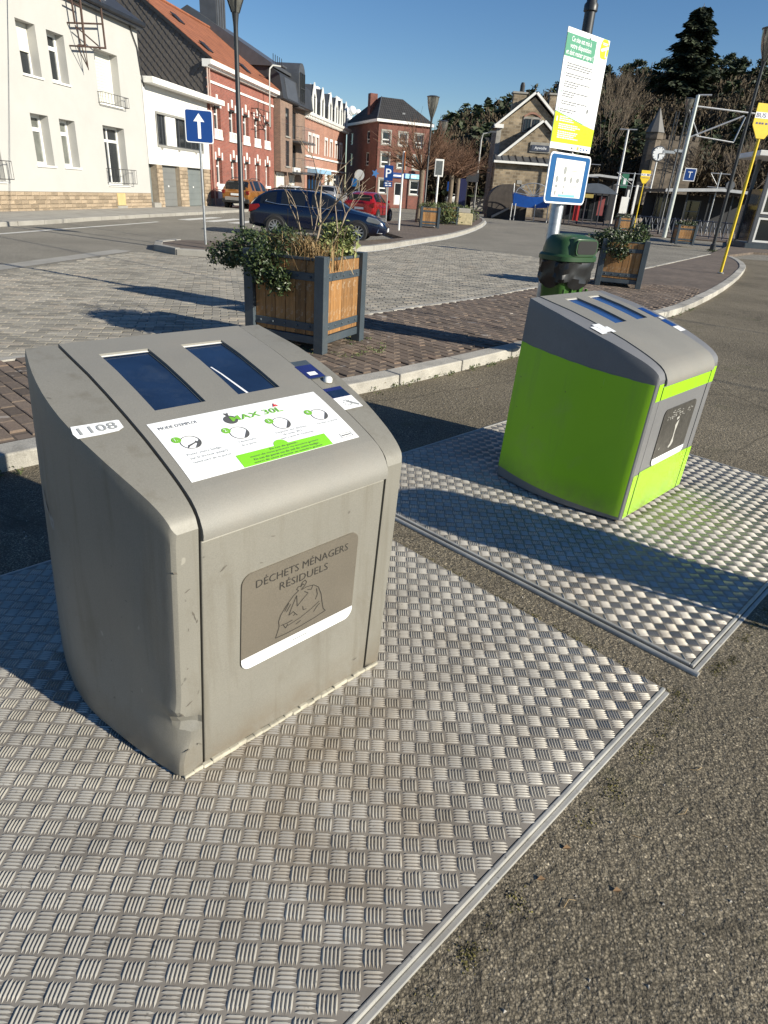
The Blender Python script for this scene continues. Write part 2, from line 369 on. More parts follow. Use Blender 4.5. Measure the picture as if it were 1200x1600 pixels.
# grey blocks of the road next to the pavement
rd = [(-9.3, -.8), (-6.4, 2.6), (-3.56, 5.78), (-.52, 9.27), (.2, 10.25), (1.22, 11.62), (2.79, 14.0), (3.9, 15.6), (6.4, 19.3), (4.5, 22.5), (1.2, 25.2), (.3, 23.6), (-.9, 20.0), (-2.8, 17.0), (-4.3, 15.45), (-5.5, 15.6), (-6.2, 15.9), (-6.65, 12.5), (-7.0, 9), (-9.5, 6), (-12, 3)]
pavers(road, rd, _ang - .55, .22, .11, -.006, M['sett'], lambda x, y: y > 3.5 and x > -.62*y-1.2)
# lighter gutter strip beside the blocks, white edge line and crossing bars
st = MB()
P1 = smooth_path([(-12, 1.5), (-9.6, 5.8), (-7.2, 9), (-6.75, 12.5), (-6.3, 15.9)], 2); P2 = offset(P1, .45)
for i in range(len(P1)-1): st.quad((*P1[i], -.0155), (*P1[i+1], -.0155), (*P2[i+1], -.0155), (*P2[i], -.0155))
obj('gutter_strip', st, M['conc'], kind='structure')
ln = MB()
L1 = smooth_path([(-11.5, 10.), (-10.5, 17.5), (-10.25, 20.), (-9.8, 23.5), (-9.5, 26.5)], 1); L2 = offset(L1, -.16)
for i in range(len(L1)-1): ln.quad((*L1[i], -.0145), (*L2[i], -.0145), (*L2[i+1], -.0145), (*L1[i+1], -.0145))
obj('road_edge_line', ln, M['line'], kind='structure')
cw = put('zebra_crossing', None); cw['kind'] = 'structure'
for k in range(6):
    x = -9.4 + k*1.02
    m = MB().quad((x, 28.7+.06*k, -.013), (x+.5, 28.7+.06*k, -.013), (x+.95, 32.3+.06*k, -.013), (x+.45, 32.3+.06*k, -.013)); obj('painted_bar', m, M['line'], cw)
# traffic island with brick top
IF_ = smooth_path([(-6.1, 18.3), (-6.35, 17.4), (-6.05, 16.4), (-5.44, 15.75), (-4.39, 15.61), (-2.9, 17.2), (-1.03, 20.25), (-.6, 21.4), (.45, 24.8), (1.85, 29.11), (3.37, 35.75), (4.9, 44.2), (6.0, 52.5), (6.3, 60)], 1)
isl = MB().prism([tuple(q) for q in offset(IF_, .2)] + [(4.2, 60.5), (1., 45), (-2.0, 34.5), (-1.1, 29.5), (.0, 25.6), (-1.6, 22.2), (-4.4, 19.2)], 'z', -.15, .10)
island = obj('traffic_island', isl, M['paving_far'], kind='structure')
kerb_run(IF_, .2, .12, 1.0, M['conc'], island, bev=.02)
# white band along the island's kerb
ib = MB(); a = offset(IF_, -.01); b = offset(IF_, -.13)
for i in range(len(a)-1):
    if a[i].x > -1.6: ib.quad((*a[i], -.0135), (*b[i], -.0135), (*b[i+1], -.0135), (*a[i+1], -.0135))
obj('gutter_band', ib, M['line'], kind='structure')
# pavement in front of the houses
LK = smooth_path([(-15, 4), (-12.6, 13), (-11.6, 19.7), (-11.22, 21.5), (-11.1, 24.5), (-10.75, 27), (-10.3, 30.9), (-9.9, 33.5), (-9.2, 40), (-7.6, 52), (-5.0, 72)], 1)
lp = MB().prism([tuple(q) for q in offset(LK, .16)][::-1] + [(-19, 4), (-16.6, 10), (-13.2, 31), (-7.4, 74)], 'z', -.15, .098)
lpav = obj('house_front_pavement', lp, M['conc'], kind='structure'); kerb_run(LK, .16, .105, 1.2, M['conc'], lpav, bev=.015)

# ---------------------------------------------------------------- chequer plate platforms
def metalm(name, c, rough, metal, dirt, da):
    t = NT(name); b = t.b; b.inputs['Metallic'].default_value = metal
    pos = t.node('ShaderNodeNewGeometry').outputs['Position']
    col = t.ramp(t.noise(5, 5, .6, pos), [(.3, tuple(q*.78 for q in c)), (.7, tuple(q*1.18 for q in c))])
    col = t.mix(t.ramp(t.noise(1.3, 6, .7, pos, .4), [(.5, 0.), (.72, da)]), col, dirt)
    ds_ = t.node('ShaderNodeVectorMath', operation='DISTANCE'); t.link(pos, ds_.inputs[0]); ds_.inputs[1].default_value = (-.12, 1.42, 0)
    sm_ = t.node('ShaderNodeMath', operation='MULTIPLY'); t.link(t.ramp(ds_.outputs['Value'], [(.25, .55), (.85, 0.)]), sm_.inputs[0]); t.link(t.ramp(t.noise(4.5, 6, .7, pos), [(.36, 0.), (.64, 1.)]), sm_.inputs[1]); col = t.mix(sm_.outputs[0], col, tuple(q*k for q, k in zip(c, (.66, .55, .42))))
    col = t.mix(t.ramp(t.noise(60, 3, .6, pos), [(.64, 0.), (.72, .75)]), col, tuple(q*.3 for q in c))
    col = t.mix(t.ramp(t.noise(2.3, 6, .72, pos, .8), [(.50, 0.), (.72, .42)]), col, tuple(min(1, q*1.32) for q in c))
    col = t.mix(t.ramp(t.noise(17, 4, .7, pos), [(.62, 0.), (.72, .5)]), col, tuple(q*k for q, k in zip(c, (.6, .52, .42))))
    t.link(col, b.inputs['Base Color']); t.link(t.ramp(t.noise(9, 4, .6, pos), [(.3, rough-.09), (.7, rough+.1)]), b.inputs['Roughness'])
    t.bump(t.noise(300, 2, .5, pos), .08, .001); return t.m
M['plate'] = metalm('worn_plate_base', (.275, .248, .21), .55, .2, (.15, .115, .08), .6)
M['ridge'] = metalm('worn_plate_ridge', (.455, .428, .375), .40, .35, (.42, .355, .275), .55)
M['frame'] = metalm('galvanised_frame', (.40, .39, .36), .5, .25, (.22, .21, .19), .5)
def tread_plate(label, loc, x0, x1, y1, dark):
    p = thing('tread_plate', label, 'metal platform', (loc[0], loc[1], 0), _ang, 'chequer plate platforms under the bins')
    obj('plate_sheet', MB().box(x0, 0, -.012, x1, y1, 0), M['plate'], p)
    # raised ribs, five to a square, squares turned 45 degrees to the edges
    P, Lb, wb, hb = .0505, .0238, .0039, .0035; an = -_ang + math.radians(1.5); ca, sa = math.cos(an), math.sin(an)
    m = 90; ii, jj = np.meshgrid(np.arange(-m, m), np.arange(-m, m)); ii = ii.ravel(); jj = jj.ravel(); C_, V_ = [], []
    for k in range(5):
        d = (k-2)*.0096; hor = ((ii+jj) % 2 == 0)
        u = ii*P + np.where(hor, 0, d); v = jj*P + np.where(hor, d, 0)
        x = u*ca - v*sa + (x0+x1)/2; y = u*sa + v*ca + y1/2
        ok = (x > x0+.007) & (x < x1-.007) & (y > .007) & (y < y1-.007); C_.append(np.stack([x, y, np.where(hor, an, an+PI/2)], 1)[ok])
    C_ = np.concatenate(C_); n = len(C_); rs = np.random.RandomState(3)
    base = np.array([(-1,0,0),(-.5,-1,0),(.5,-1,0),(1,0,0),(.5,1,0),(-.5,1,0),(-.55,0,1),(.55,0,1)], float)
    S = 1 + rs.normal(0, .05, (n, 1)); L = base[None, :, 0]*Lb*S; W_ = base[None, :, 1]*wb*S + .0018*(1-base[None, :, 0]**2); Z = base[None, :, 2]*hb*S + .0001
    c, s = np.cos(C_[:, 2])[:, None], np.sin(C_[:, 2])[:, None]
    V = np.stack([C_[:, 0][:, None] + L*c - W_*s, C_[:, 1][:, None] + L*s + W_*c, Z], 2).reshape(-1, 3)
    F = np.array([(1,2,7,6,-1),(4,5,6,7,-1)]); faces = []
    for q in range(n):
        b = q*8; faces += [(b+1,b+2,b+7,b+6), (b+4,b+5,b+6,b+7), (b,b+1,b+6), (b,b+6,b+5), (b+3,b+7,b+2), (b+3,b+4,b+7)]
    me = D.meshes.new('tread_ribs'); me.from_pydata(V.tolist(), [], faces); me.materials.append(M['ridge'])
    me.polygons.foreach_set('use_smooth', [True]*len(me.polygons)); me.set_sharp_from_angle(angle=math.radians(50)); me.update()
    o = put('tread_ribs', me, p); o['kind'] = 'stuff'
    e = .018
    sides = [(x0-e, -e, x1+e, -.002), (x0-e, -.002, x0-.002, y1+.002), (x0-e, y1+.002, x1+e, y1+e)] + ([] if not dark else [(x1+.002, -.002, x1+e, y1+.002)])
    if not dark: sides[0] = (x0-e, -e, x1+.002, -.002); sides[2] = (x0-e, y1+.002, x1+.002, y1+e)
    for a in sides: obj('edge_frame', MB().box(a[0], a[1], -.04, a[2], a[3], .003), M['frame'], p, bevel=.004)
    if dark:
        obj('outer_frame', MB().tube([(x0-.045, -.05, -.010), (x0-.045, y1+.05, -.010)], .014, 10), M['frame'], p, smooth=50); obj('joint_gap', MB().box(x0-.032, -.03, -.03, x0-.0185, y1+.03, -.010), M['dark'], p)
        obj('outer_frame', MB().box(x0-.03, -.040, -.04, x1+.03, -.0215, -.006), M['frame'], p, bevel=.003)
    else: obj('outer_frame', MB().box(x0-.03, -.036, -.04, x1, -.0185, -.007), M['frame'], p, bevel=.003)
    return p
tread_plate('large chequer plate platform under the dented grey bin', (1.122, 1.942), -2.5, 0, 2.316, False)
tread_plate('chequer plate platform with green bin, dark frame along its edge', (1.302, 2.103), 0, 2.5, 2.31, True)
# ---------------------------------------------------------------- the two refuse columns
def shellm(name, c):
    t = NT(name); t.b.inputs['Roughness'].default_value = .52; t.b.inputs['Metallic'].default_value = .06
    col = t.ramp(t.noise(2.5, 5), [(.3, tuple(q*.93 for q in c)), (.7, tuple(q*1.06 for q in c))])
    col = t.mix(1., col, t.ramp(t.noise(260, 3), [(.3, .90), (.7, 1.10)]), 'MULTIPLY')
    col = t.mix(t.ramp(t.noise(1., 5, .65, t.vec(16, 16, 1.1)), [(.52, 0.), (.72, .46)]), col, tuple(q*k for q, k in zip(c, (.62, .57, .48))))
    col = t.mix(t.ramp(t.noise(2.1, 7, .75, dist=.6), [(.54, 0.), (.70, .5)]), col, tuple(q*k for q, k in zip(c, (.72, .66, .58))))
    col = t.mix(t.ramp(t.noise(34, 2, .5), [(.74, 0.), (.77, .7)]), col, tuple(q*.45 for q in c)); col = t.mix(t.ramp(t.noise(21, 2, .5, t.vec(1, 1.3, .8)), [(.755, 0.), (.775, .6)]), col, tuple(min(1, q*1.6) for q in c))
    sp = t.node('ShaderNodeSeparateXYZ'); t.link(t.co, sp.inputs[0]); mm = t.node('ShaderNodeMath', operation='MULTIPLY'); t.link(t.ramp(sp.outputs[2], [(.0, .75), (.16, 0.)]), mm.inputs[0]); t.link(t.ramp(t.noise(7, 5, .7), [(.35, .1), (.65, 1.)]), mm.inputs[1]); col = t.mix(mm.outputs[0], col, (.15, .115, .075))
    t.link(col, t.b.inputs['Base Color']); t.bump(t.noise(420, 4), .12, .001); t.bump(t.noise(3.2, 2), .10, .02); return t.m
M['shell'] = shellm('grey_powder_coated_shell', (.212, .202, .174)); M['readerblue'] = pm('navy_reader_film', (.018, .026, .12), .25, var=.2, vs=20)
M['lid'] = pm('grey_metallic_lid', (.205, .197, .175), .58, .0, .06, 3, fine=.10, fs=300, dirt=(.24, .215, .18), ds=3.1, da=.35, bump=.1, bs=420, bd=.001)
M['greyshell'] = pm('mid_grey_shell', (.165, .165, .17), .5, .05, .08, 3, fine=.08, fs=200, dirt=(.12, .12, .12), ds=3, da=.4)
M['scuff'] = pm('dark_scuff', (.12, .107, .088), .7, var=.3, vs=30)
def filmm(name, c):
    t = NT(name); t.b.inputs['Roughness'].default_value = .40
    col = t.ramp(t.noise(1.6, 5), [(.3, tuple(q*.94 for q in c)), (.7, tuple(q*1.04 for q in c))])
    col = t.mix(t.ramp(t.noise(1., 5, .65, t.vec(14, 14, .9)), [(.55, 0.), (.75, .35)]), col, (.22, .40, .05)); col = t.mix(t.ramp(t.noise(2.6, 7, .75, dist=.7), [(.56, 0.), (.72, .32)]), col, (.34, .50, .10))
    col = t.mix(t.ramp(t.noise(30, 2, .5), [(.75, 0.), (.77, .6)]), col, (.10, .16, .03)); col = t.mix(t.ramp(t.noise(1., 2, .5, t.vec(90, 90, 4)), [(.74, 0.), (.77, .4)]), col, (.45, .62, .25))
    sp = t.node('ShaderNodeSeparateXYZ'); t.link(t.co, sp.inputs[0]); mm = t.node('ShaderNodeMath', operation='MULTIPLY'); t.link(t.ramp(sp.outputs[2], [(.02, .7), (.20, 0.)]), mm.inputs[0]); t.link(t.ramp(t.noise(6, 5, .7), [(.35, .1), (.65, 1.)]), mm.inputs[1]); col = t.mix(mm.outputs[0], col, (.16, .17, .07))
    t.link(col, t.b.inputs['Base Color']); t.bump(t.noise(2.2, 3), .08, .02); t.bump(t.noise(60, 3), .04, .002); return t.m
M['film'] = filmm('lime_green_film', (.30, .60, .012))
M['solar'] = pm('dark_blue_solar_glass', (.012, .026, .062), .12, 0, .25, 5, spec=.6, dirt=(.06, .08, .11), ds=7, da=.35)
M['solar2'] = pm('blue_solar_glass', (.020, .060, .19), .10, 0, .2, 5, spec=.7, dirt=(.05, .09, .18), ds=7, da=.4)
M['brushed'] = pm('brushed_metal_plate', (.27, .24, .195), .36, .6, .12, 2.2, fine=.08, fs=200)
M['brushed2'] = pm('dark_brushed_plate', (.085, .080, .072), .45, .4, .2, 6, fine=.25, fs=50)
M['engrave'] = emitless('engraved_line', (.030, .027, .023), .7)
PY = [0, .012, .035, .07, .12, .19, .28, .39, .51, .64, .76, .87]; PZ = [.835, .862, .884, .905, .928, .955, .987, 1.02, 1.053, 1.085, 1.108, 1.13]
TILT = .055
def Pz(y): return float(np.interp(y, PY, PZ))
def bow(y): return .087*math.sin(PI*max(0., min(1., y/.95))**1.0)
def tilt(x, y, z): return (x + TILT*z, y, z)
def top(off): return lambda x, y: (x, y, Pz(y) + off)
def frontF(off): return lambda x, z: (x, -off, z)
def side_panel(outer, inner, dents, name, mat, root, sgn):
    ys = [0, .003, .008, .014, .03, .05, .08, .11, .15, .19, .23, .28, .33, .39, .45, .51, .58, .64, .70, .76, .82, .87]; fz = [0, .03, .06, .09, .12, .15, .18, .21, .24, .27, .3, .34, .38, .43, .5, .58, .66, .74, .82, .89, .94, .975, 1]
    m = MB(); N = len(fz)
    vs = []
    for y in ys:
        for q in fz:
            h = Pz(y); z = q*h
            r = .010*max(0, 1-y/.012)**2; edge = max(0, (z-(h-.008))/.008)**2*.004
            x = outer(y) - sgn*(-r - edge)*-1 if False else outer(y) + sgn*(r + edge)
            dx = dy = 0
            for (cy, cz, sy, sz, ax, ay) in dents:
                e = math.exp(-((y-cy)/sy)**2 - ((z-cz)/sz)**2); dx += ax*e; dy += ay*e
            vs.append((x + sgn*dx, y + dy, z + .012*(1-q)))
    fs = [(i*N+j, i*N+j+1, (i+1)*N+j+1, (i+1)*N+j) for i in range(len(ys)-1) for j in range(N-1)]
    n0 = len(vs)
    for q in fz: vs.append((inner, 0 if True else 0, q*Pz(0) + .012*(1-q)))          # front inner column
    fs += [(j, n0+j, n0+j+1, j+1) for j in range(N-1)]
    n1 = len(vs)
    for y in ys: vs.append((inner, y, Pz(y)))
    fs += [(i*N+N-1, n1+i, n1+i+1, (i+1)*N+N-1) for i in range(len(ys)-1)]
    n2 = len(vs)
    for y in ys: vs.append((inner, y, .012))
    fs += [(n2+i, n2+i+1, n1+i+1, n1+i) for i in range(len(ys)-1)]
    L = len(ys)-1; fs.append((L*N, L*N+N-1, n1+L, n2+L))
    m.add(vs, fs); m.map(tilt); return obj(name, m, mat, root, smooth=20)
def column(loc, label, green):
    r = thing('waste_container', label, 'bin', loc, _ang, 'waste containers on the platforms')
    S, Lm = M['shell'], M['lid']
    if green: S = M['greyshell']; Lm = M['lid']
    W = .845; s0, s1 = .074, .768
    dl = [] if green else [(.0, .190, .028, .028, .056, .012), (.0, .125, .030, .04, .026, .008), (.03, .25, .05, .03, -.010, 0), (.05, .16, .07, .07, .016, 0), (.28, .30, .14, .26, .026, 0), (.14, .44, .06, .2, -.006, 0), (.52, .5, .12, .3, -.008, 0)]
    side_panel(lambda y: -bow(y), s0, dl, 'side_panel', S, r, 1); side_panel(lambda y: W + .55*bow(y), s1, [], 'side_panel', S, r, -1)
    obj('inner_body', MB().add([(a, y, z) for a in (s0-.01, s1+.01) for y in (.022, .868) for z in (.02, .79 if y < .1 else 1.09)], [(0,1,3,2),(4,6,7,5),(0,4,5,1),(2,3,7,6),(1,5,7,3),(0,2,6,4)]).map(tilt), M['dark'], r)
    # door
    x0, x1 = s0+.008, s1-.007
    d = MB().box(x0, .001, .014, x1, .03, .792).map(tilt); obj('door', d, S, r, bevel=.004)
    # lid with two sunk solar panels
    if green: holes = [(.255, .40, .44, .80), (.535, .68, .44, .80)]
    else: holes = [(.166, .334, .395, .765), (.455, .619, .40, .765)]
    ey = [.07 + i*.0333 for i in range(25)] + [.87]; Flid = lambda x, y, dd: tilt(x, y, Pz(y) + .004 - dd)
    lid = MB().grid(x0, x1, .07, .87, holes, .016, Flid, ey=ey)
    prof = [(.87, 1.06), (.874, 1.13), (.87, 1.134)]; pf = [(.07, .909), (.045, .896), (.022, .878), (.004, .856), (-.009, .832), (-.013, .815), (-.012, .800), (.0, .795), (.03, .795)]
    for P in (prof, pf):
        for a, b in zip(P, P[1:]): lid.add([tilt(x0, *a), tilt(x1, *a), tilt(x1, *b), tilt(x0, *b)], [(0, 1, 2, 3)])
    yy = [q for q in ey if q >= .07]
    for x in (x0, x1):
        for a, b in zip(yy, yy[1:]): lid.add([tilt(x, a, Pz(a)+.004), tilt(x, b, Pz(b)+.004), tilt(x, b, Pz(b)-.05), tilt(x, a, Pz(a)-.05)], [(0, 1, 2, 3)])
        lid.add([tilt(x, *q) for q in pf] + [tilt(x, .07, .80)], [tuple(range(len(pf)+1))])
    l = obj('lid', lid, Lm, r, smooth=32)
    for h in holes:
        sp = MB().grid(h[0]-.003, h[1]+.003, h[2]-.003, h[3]+.003, F=lambda x, y, dd: tilt(x, y, Pz(y) + .004 - .011), ey=ey); o = obj('solar_panel', sp, M['solar2' if green else 'solar'], l)
        rim = MB()
        for q in ((h[0], h[0]+.006, h[2], h[3]), (h[1]-.006, h[1], h[2], h[3])): rim.grid(*q, F=lambda x, y, dd: tilt(x, y, Pz(y)-.005), ey=ey)
        obj('panel_rim', rim, M['anth'], l); rim = MB().grid(h[0], h[1], h[3]-.010, h[3], F=lambda x, y, dd: tilt(x, y, Pz(y)-.003), ey=ey); obj('lit_panel_edge', rim, M['white'], l)  # white strip paints the sunlit upper edge of the recess
    T = lambda off: (lambda x, y: tilt(x, y, Pz(y) + .004 + off))
    G = lambda q, off: MB().grid(*q, F=lambda x, y, dd: T(off)(x, y), ey=ey)
    if not green:
        cr = MB().add([T(-.0095)(a, b) for a, b in [(.456, .735), (.461, .735), (.486, .545), (.506, .402), (.497, .402), (.480, .545)]], [(0, 1, 2, 5), (2, 3, 4, 5)]); obj('crack', cr, M['print_white'], l)
    # card readers on the right flank
    e = .055; U = lambda off: (lambda x, y: tilt(x, y, Pz(y) + off))
    gq = lambda q, off: MB().grid(*q, F=lambda x, y, dd: U(off)(x, y), ey=ey)
    if not green:
        obj('reader_window', gq((.750, .836, .41, .535), .003), M['anth'], r); obj('reader_label', gq((.756, .832, .414, .50), .0045), M['readerblue'], r); obj('reader_print', gq((.775, .812, .43, .452), .0055), M['print_white'], r)
        obj('card_reader', gq((.762, .844, .285, .345), .003), M['readerblue'], r); obj('reader_glass', gq((.765, .842, .286, .325), .0045), M['solar'], r); obj('reader_card', gq((.762, .846, .220, .285), .003), M['print_white'], r)
        p = MB()
        for k in range(9): p.add([U(.0045)(.80+.014*math.cos(k*.7)+dx, .25+.014*math.sin(k*.7)+dy) for dx, dy in ((-.003, -.002), (.003, -.002), (.003, .002), (-.003, .002))], [(0, 1, 2, 3)])
        p.add([U(.0045)(a, b) for a, b in ((.80, .255), (.835, .228), (.84, .235), (.805, .262))], [(0, 1, 2, 3)]); obj('card_print', p, M['greyink'], r)
        dot = MB().lathe([(.016, 0), (.016, .012), (.010, .018), (0, .019)], 14, (.820, .385, Pz(.385))).map(tilt); obj('button', dot, M['white'], r, smooth=50)
    else:
        obj('reader_window', gq((.772, .842, .43, .56), .003), M['blue'], r); obj('card_reader', gq((.772, .842, .31, .39), .003), M['blue'], r); obj('reader_card', gq((.772, .852, .25, .305), .003), M['print_white'], r)
        obj('reader_label', gq((.80, .838, .395, .425), .004), M['print_white'], r)
    # number label
    if green:
        nl = MB()
        for q in ((-.03, .03, .36, .44), (.02, .10, .37, .46), (.09, .13, .36, .42)): nl.grid(*q, F=lambda x, y, dd: tilt(x-.01, y, Pz(y)+.006), ey=ey)
        obj('torn_label', nl, M['print_white'], r)
    else:
        nl = MB().add([U(.003)(a, b) for a, b in [(-.077, .393), (.047, .387), (.052, .384), (.050, .350), (.030, .339), (-.02, .337), (-.080, .338), (-.084, .36)]], [tuple(range(8))]); o = obj('number_label', nl, M['print_white'], r)
        t = MB(); text(t, '1108', U(.005), -.068, .349, .030, .104); obj('number', t, M['greyink'], o)
    # instruction sticker
    if not green:
        st = G((.110, .716, .092, .338), .0015); k = obj('instruction_sticker', st, M['print_white'], l)
        gr = MB().grid(.276, .604, .0925, .140, F=lambda x, y, dd: T(.0025)(x + (.006 if False else 0), y), ey=ey)
        gr.add([T(.0027)(.437 + .026*math.cos(a*PI/8), .138 + .022*math.sin(a*PI/8)) for a in range(9)], [tuple(range(9))]); obj('green_panel', gr, M['lime'], k)
        a = MB(); text(a, "MODE D'EMPLOI", T(.003), .130, .300, .0125, .118); obj('heading', a, M['ink'], k, kind='stuff')
        for cx, cy in ((.186, .228), (.343, .222), (.497, .222), (.650, .222)):
            a = MB(); ring = [(cx + .031*q*math.cos(w_*PI/14), cy + .027*q*math.sin(w_*PI/14)) for q in (1, .92) for w_ in range(28)]
            a.add([T(.003)(*q) for q in ring], [(i, (i+1) % 28, 28+(i+1) % 28, 28+i) for i in range(28)])
            a.add([T(.003)(cx+.003+.026*math.cos(w_*PI/10), cy-.002+.022*math.sin(w_*PI/10)) for w_ in range(-5, 2)] , [tuple(range(7))]); obj('drawing', a, M['ink'], k)
        a = MB(); a.add([T(.003)(x, y) for x, y in ((.165, .205), (.172, .218), (.200, .226), (.200, .231), (.208, .225), (.200, .219), (.200, .222), (.176, .213))], [tuple(range(8))]); obj('arrow', a, M['ink'], k)
        a = MB(); a.add([T(.003)(.352 + .023*math.cos(w_*PI/9), .283 + .020*math.sin(w_*PI/9)) for w_ in range(18)], [tuple(range(18))]); a.add([T(.003)(x, y) for x, y in ((.350, .300), (.345, .318), (.357, .314), (.362, .320), (.356, .300))], [(0, 1, 2, 3, 4)])
        obj('bag_drawing', a, M['ink'], k)
        a = MB(); text(a, 'MAX 30L', T(.004), .352, .272, .0235, .190, slant=.0); obj('title', a, M['greentxt'], k, kind='stuff')
        for s, x, y in (('1.', .152, .247), ('2.', .309, .241), ('3.', .464, .241), ('4.', .618, .241)):
            a = MB(); a.add([T(.0035)(x + .014*math.cos(w_*PI/8), y + .0125*math.sin(w_*PI/8)) for w_ in range(16)], [tuple(range(16))])
            o = obj('step_dot', a, M['greentxt'], k) if False else obj('step_dot', a, M['greentxt'], k)
            b = MB(); text(b, s, T(.005), x-.002, y-.006, .012, al='c'); obj('step_number', b, M['print_white'], k, kind='stuff')
        for s, x, y, wd in (('Poser votre badge', .150, .180, .108), ("sur le lecteur jusqu'à", .150, .164, .120), ('ouverture de la porte', .150, .148, .120), ('Ouverture', .318, .182, .060), ('de la porte', .318, .167, .052),
                            ('Déposer vos déchets', .452, .183, .118), ('de max 30 L', .470, .170, .075), ('dans le puits de remplissage', .452, .156, .125), ('Fermer la porte', .612, .180, .085)):
            a = MB(); text(a, s, T(.003), x, y, .0082, wd); obj('caption', a, M['greyink'], k, kind='stuff')
        a = MB()
        for s, y, wd in (('En cas de panne,', .1275, .10), ('merci de nous prévenir au numéro gratuit', .117, .25), ('En cas de perte ou de vol de votre badge,', .1055, .24), ('merci de nous prévenir au numéro gratuit', .0955, .25)):
            text(a, s, T(.0045), .440, y, .0066 if 'merci' not in s else .0055, wd, 'c')
        obj('notice_text', a, M['ink'], k)
        a = MB().add([T(.004)(*q) for q in ((.521, .300), (.541, .300), (.531, .318))], [(0, 1, 2)]); obj('warning_triangle', a, M['red'], k); a = MB(); text(a, '!', T(.005), .531, .302, .011, al='c'); obj('warning_mark', a, M['print_white'], k)
        a = MB()
        for q in ((.652, .700, .104, .1055), (.652, .700, .1185, .120), (.652, .6535, .104, .120), (.6985, .700, .104, .120), (.658, .694, .110, .114)): a.grid(*q, F=lambda x, y, dd: T(.003)(x, y))
        obj('maker_frame', a, M['ink'], k)
    # front plate
    def rr(x0, x1, z0, z1, rad, n=6):
        p = []
        for cx, cz, a0 in ((x1-rad, z0+rad, -90), (x1-rad, z1-rad, 0), (x0+rad, z1-rad, 90), (x0+rad, z0+rad, 180)):
            p += [(cx+rad*math.cos(math.radians(a0+90*i/n)), cz+rad*math.sin(math.radians(a0+90*i/n))) for i in range(n+1)]
        return p
    fp = MB().prism(rr(.207, .660, .300, .638, .034), 'y', -.004, .002).map(tilt); pl = obj('front_plate', fp, M['brushed2' if green else 'brushed'], r)
    F = lambda off: (lambda x, z: tilt(x, -off, z))
    wb = MB().add([F(.0052)(*q) for q in [(.2075, .345)] + rr(.2075, .6595, .3005, .40, .034)[21:28] + rr(.2075, .6595, .3005, .40, .034)[:7] + [(.6595, .345)]], [tuple(range(16))]); obj('white_strip', wb, M['print_white'], pl)
    if not green:
        t = MB(); text(t, 'DÉCHETS MÉNAGERS', F(.0055), .435, .582, .026, .360, 'c'); text(t, 'RÉSIDUELS', F(.0055), .437, .540, .026, .190, 'c'); obj('engraved_lettering', t, M['engrave'], pl)
        t = MB()
        def stroke(pts, wd=.0022, cl=False):
            pts = pts + [pts[0]] if cl else pts
            for (ax, az), (bx, bz) in zip(pts, pts[1:]):
                L = math.hypot(bx-ax, bz-az) or 1; nx, nz = -(bz-az)/L*wd/2, (bx-ax)/L*wd/2
                t.add([F(.0055)(*q) for q in ((ax-nx, az-nz), (bx-nx, bz-nz), (bx+nx, bz+nz), (ax+nx, az+nz))], [(0, 1, 2, 3)])
        stroke([(.417, .507), (.395, .495), (.370, .470), (.350, .445), (.343, .425), (.346, .405), (.340, .385), (.333, .366), (.375, .364), (.430, .366), (.490, .372), (.536, .380), (.526, .392), (.519, .42), (.512, .455), (.498, .487), (.478, .503), (.45, .508), (.425, .505)])
        stroke([(.417, .507), (.408, .514), (.414, .522), (.424, .520), (.430, .532), (.441, .536), (.447, .526), (.438, .514), (.428, .508)])
        stroke([(.424, .516), (.432, .526), (.437, .520)]); stroke([(.410, .492), (.392, .455), (.382, .430), (.400, .436), (.408, .425)]); stroke([(.410, .492), (.414, .450), (.436, .468), (.456, .482), (.440, .494)])
        stroke([(.400, .420), (.408, .425), (.417, .415)]); stroke([(.352, .405), (.375, .403), (.398, .405)]); stroke([(.362, .402), (.372, .386), (.380, .398)]); stroke([(.437, .440), (.440, .425), (.452, .424)]); stroke([(.49, .485), (.496, .46), (.488, .444)])
        stroke([(.380, .392), (.430, .400), (.478, .416), (.506, .430)], .0018); stroke([(.484, .398), (.500, .416), (.509, .420)]); stroke([(.365, .452), (.380, .476)]); stroke([(.372, .447), (.388, .470)]); stroke([(.412, .382), (.432, .388)]); stroke([(.452, .497), (.468, .490), (.474, .503)])
        obj('engraved_bag', t, M['engrave'], pl)
        t = MB()
        for q in ((.395, .472, .316, .318), (.395, .472, .3325, .3345), (.395, .3965, .318, .3325), (.4705, .472, .318, .3325), (.403, .463, .3235, .328)): t.add([F(.0062)(a, b) for a, b in ((q[0], q[2]), (q[1], q[2]), (q[1], q[3]), (q[0], q[3]))], [(0, 1, 2, 3)])
        obj('small_mark', t, M['greyink'], pl)
        for q in range(20):
            x, z = (R.uniform(.0, .07), R.uniform(.1, .75)) if q < 15 else (R.uniform(.1, .75), R.choice((R.uniform(.03, .28), R.uniform(.65, .77)))); a = R.uniform(0, PI); L = R.uniform(.006, .028); w_ = R.uniform(.001, .0035)
            obj('scuff', MB().add([tilt(x+u*L*math.cos(a)-v*w_*math.sin(a), -.0008, z+u*L*math.sin(a)+v*w_*math.cos(a)) for u, v in ((-.5, 0), (-.2, -1), (.4, -.6), (.5, .1), (.1, .9))], [(0, 1, 2, 3, 4)]), M['scuff'], r)
        # filler strip under the door and grime
        fo = MB(); 
        for i in range(26):
            x = .01 + i*.0315; fo.box(x, -.006-R.uniform(0, .006), -.001, x+.034, .01, .008+R.uniform(0, .010))
        obj('foam_seal', fo, pm('dirty_foam', (.42, .39, .31), .95, var=.3, vs=20), r, bevel=.004)
        sc_ = MB()
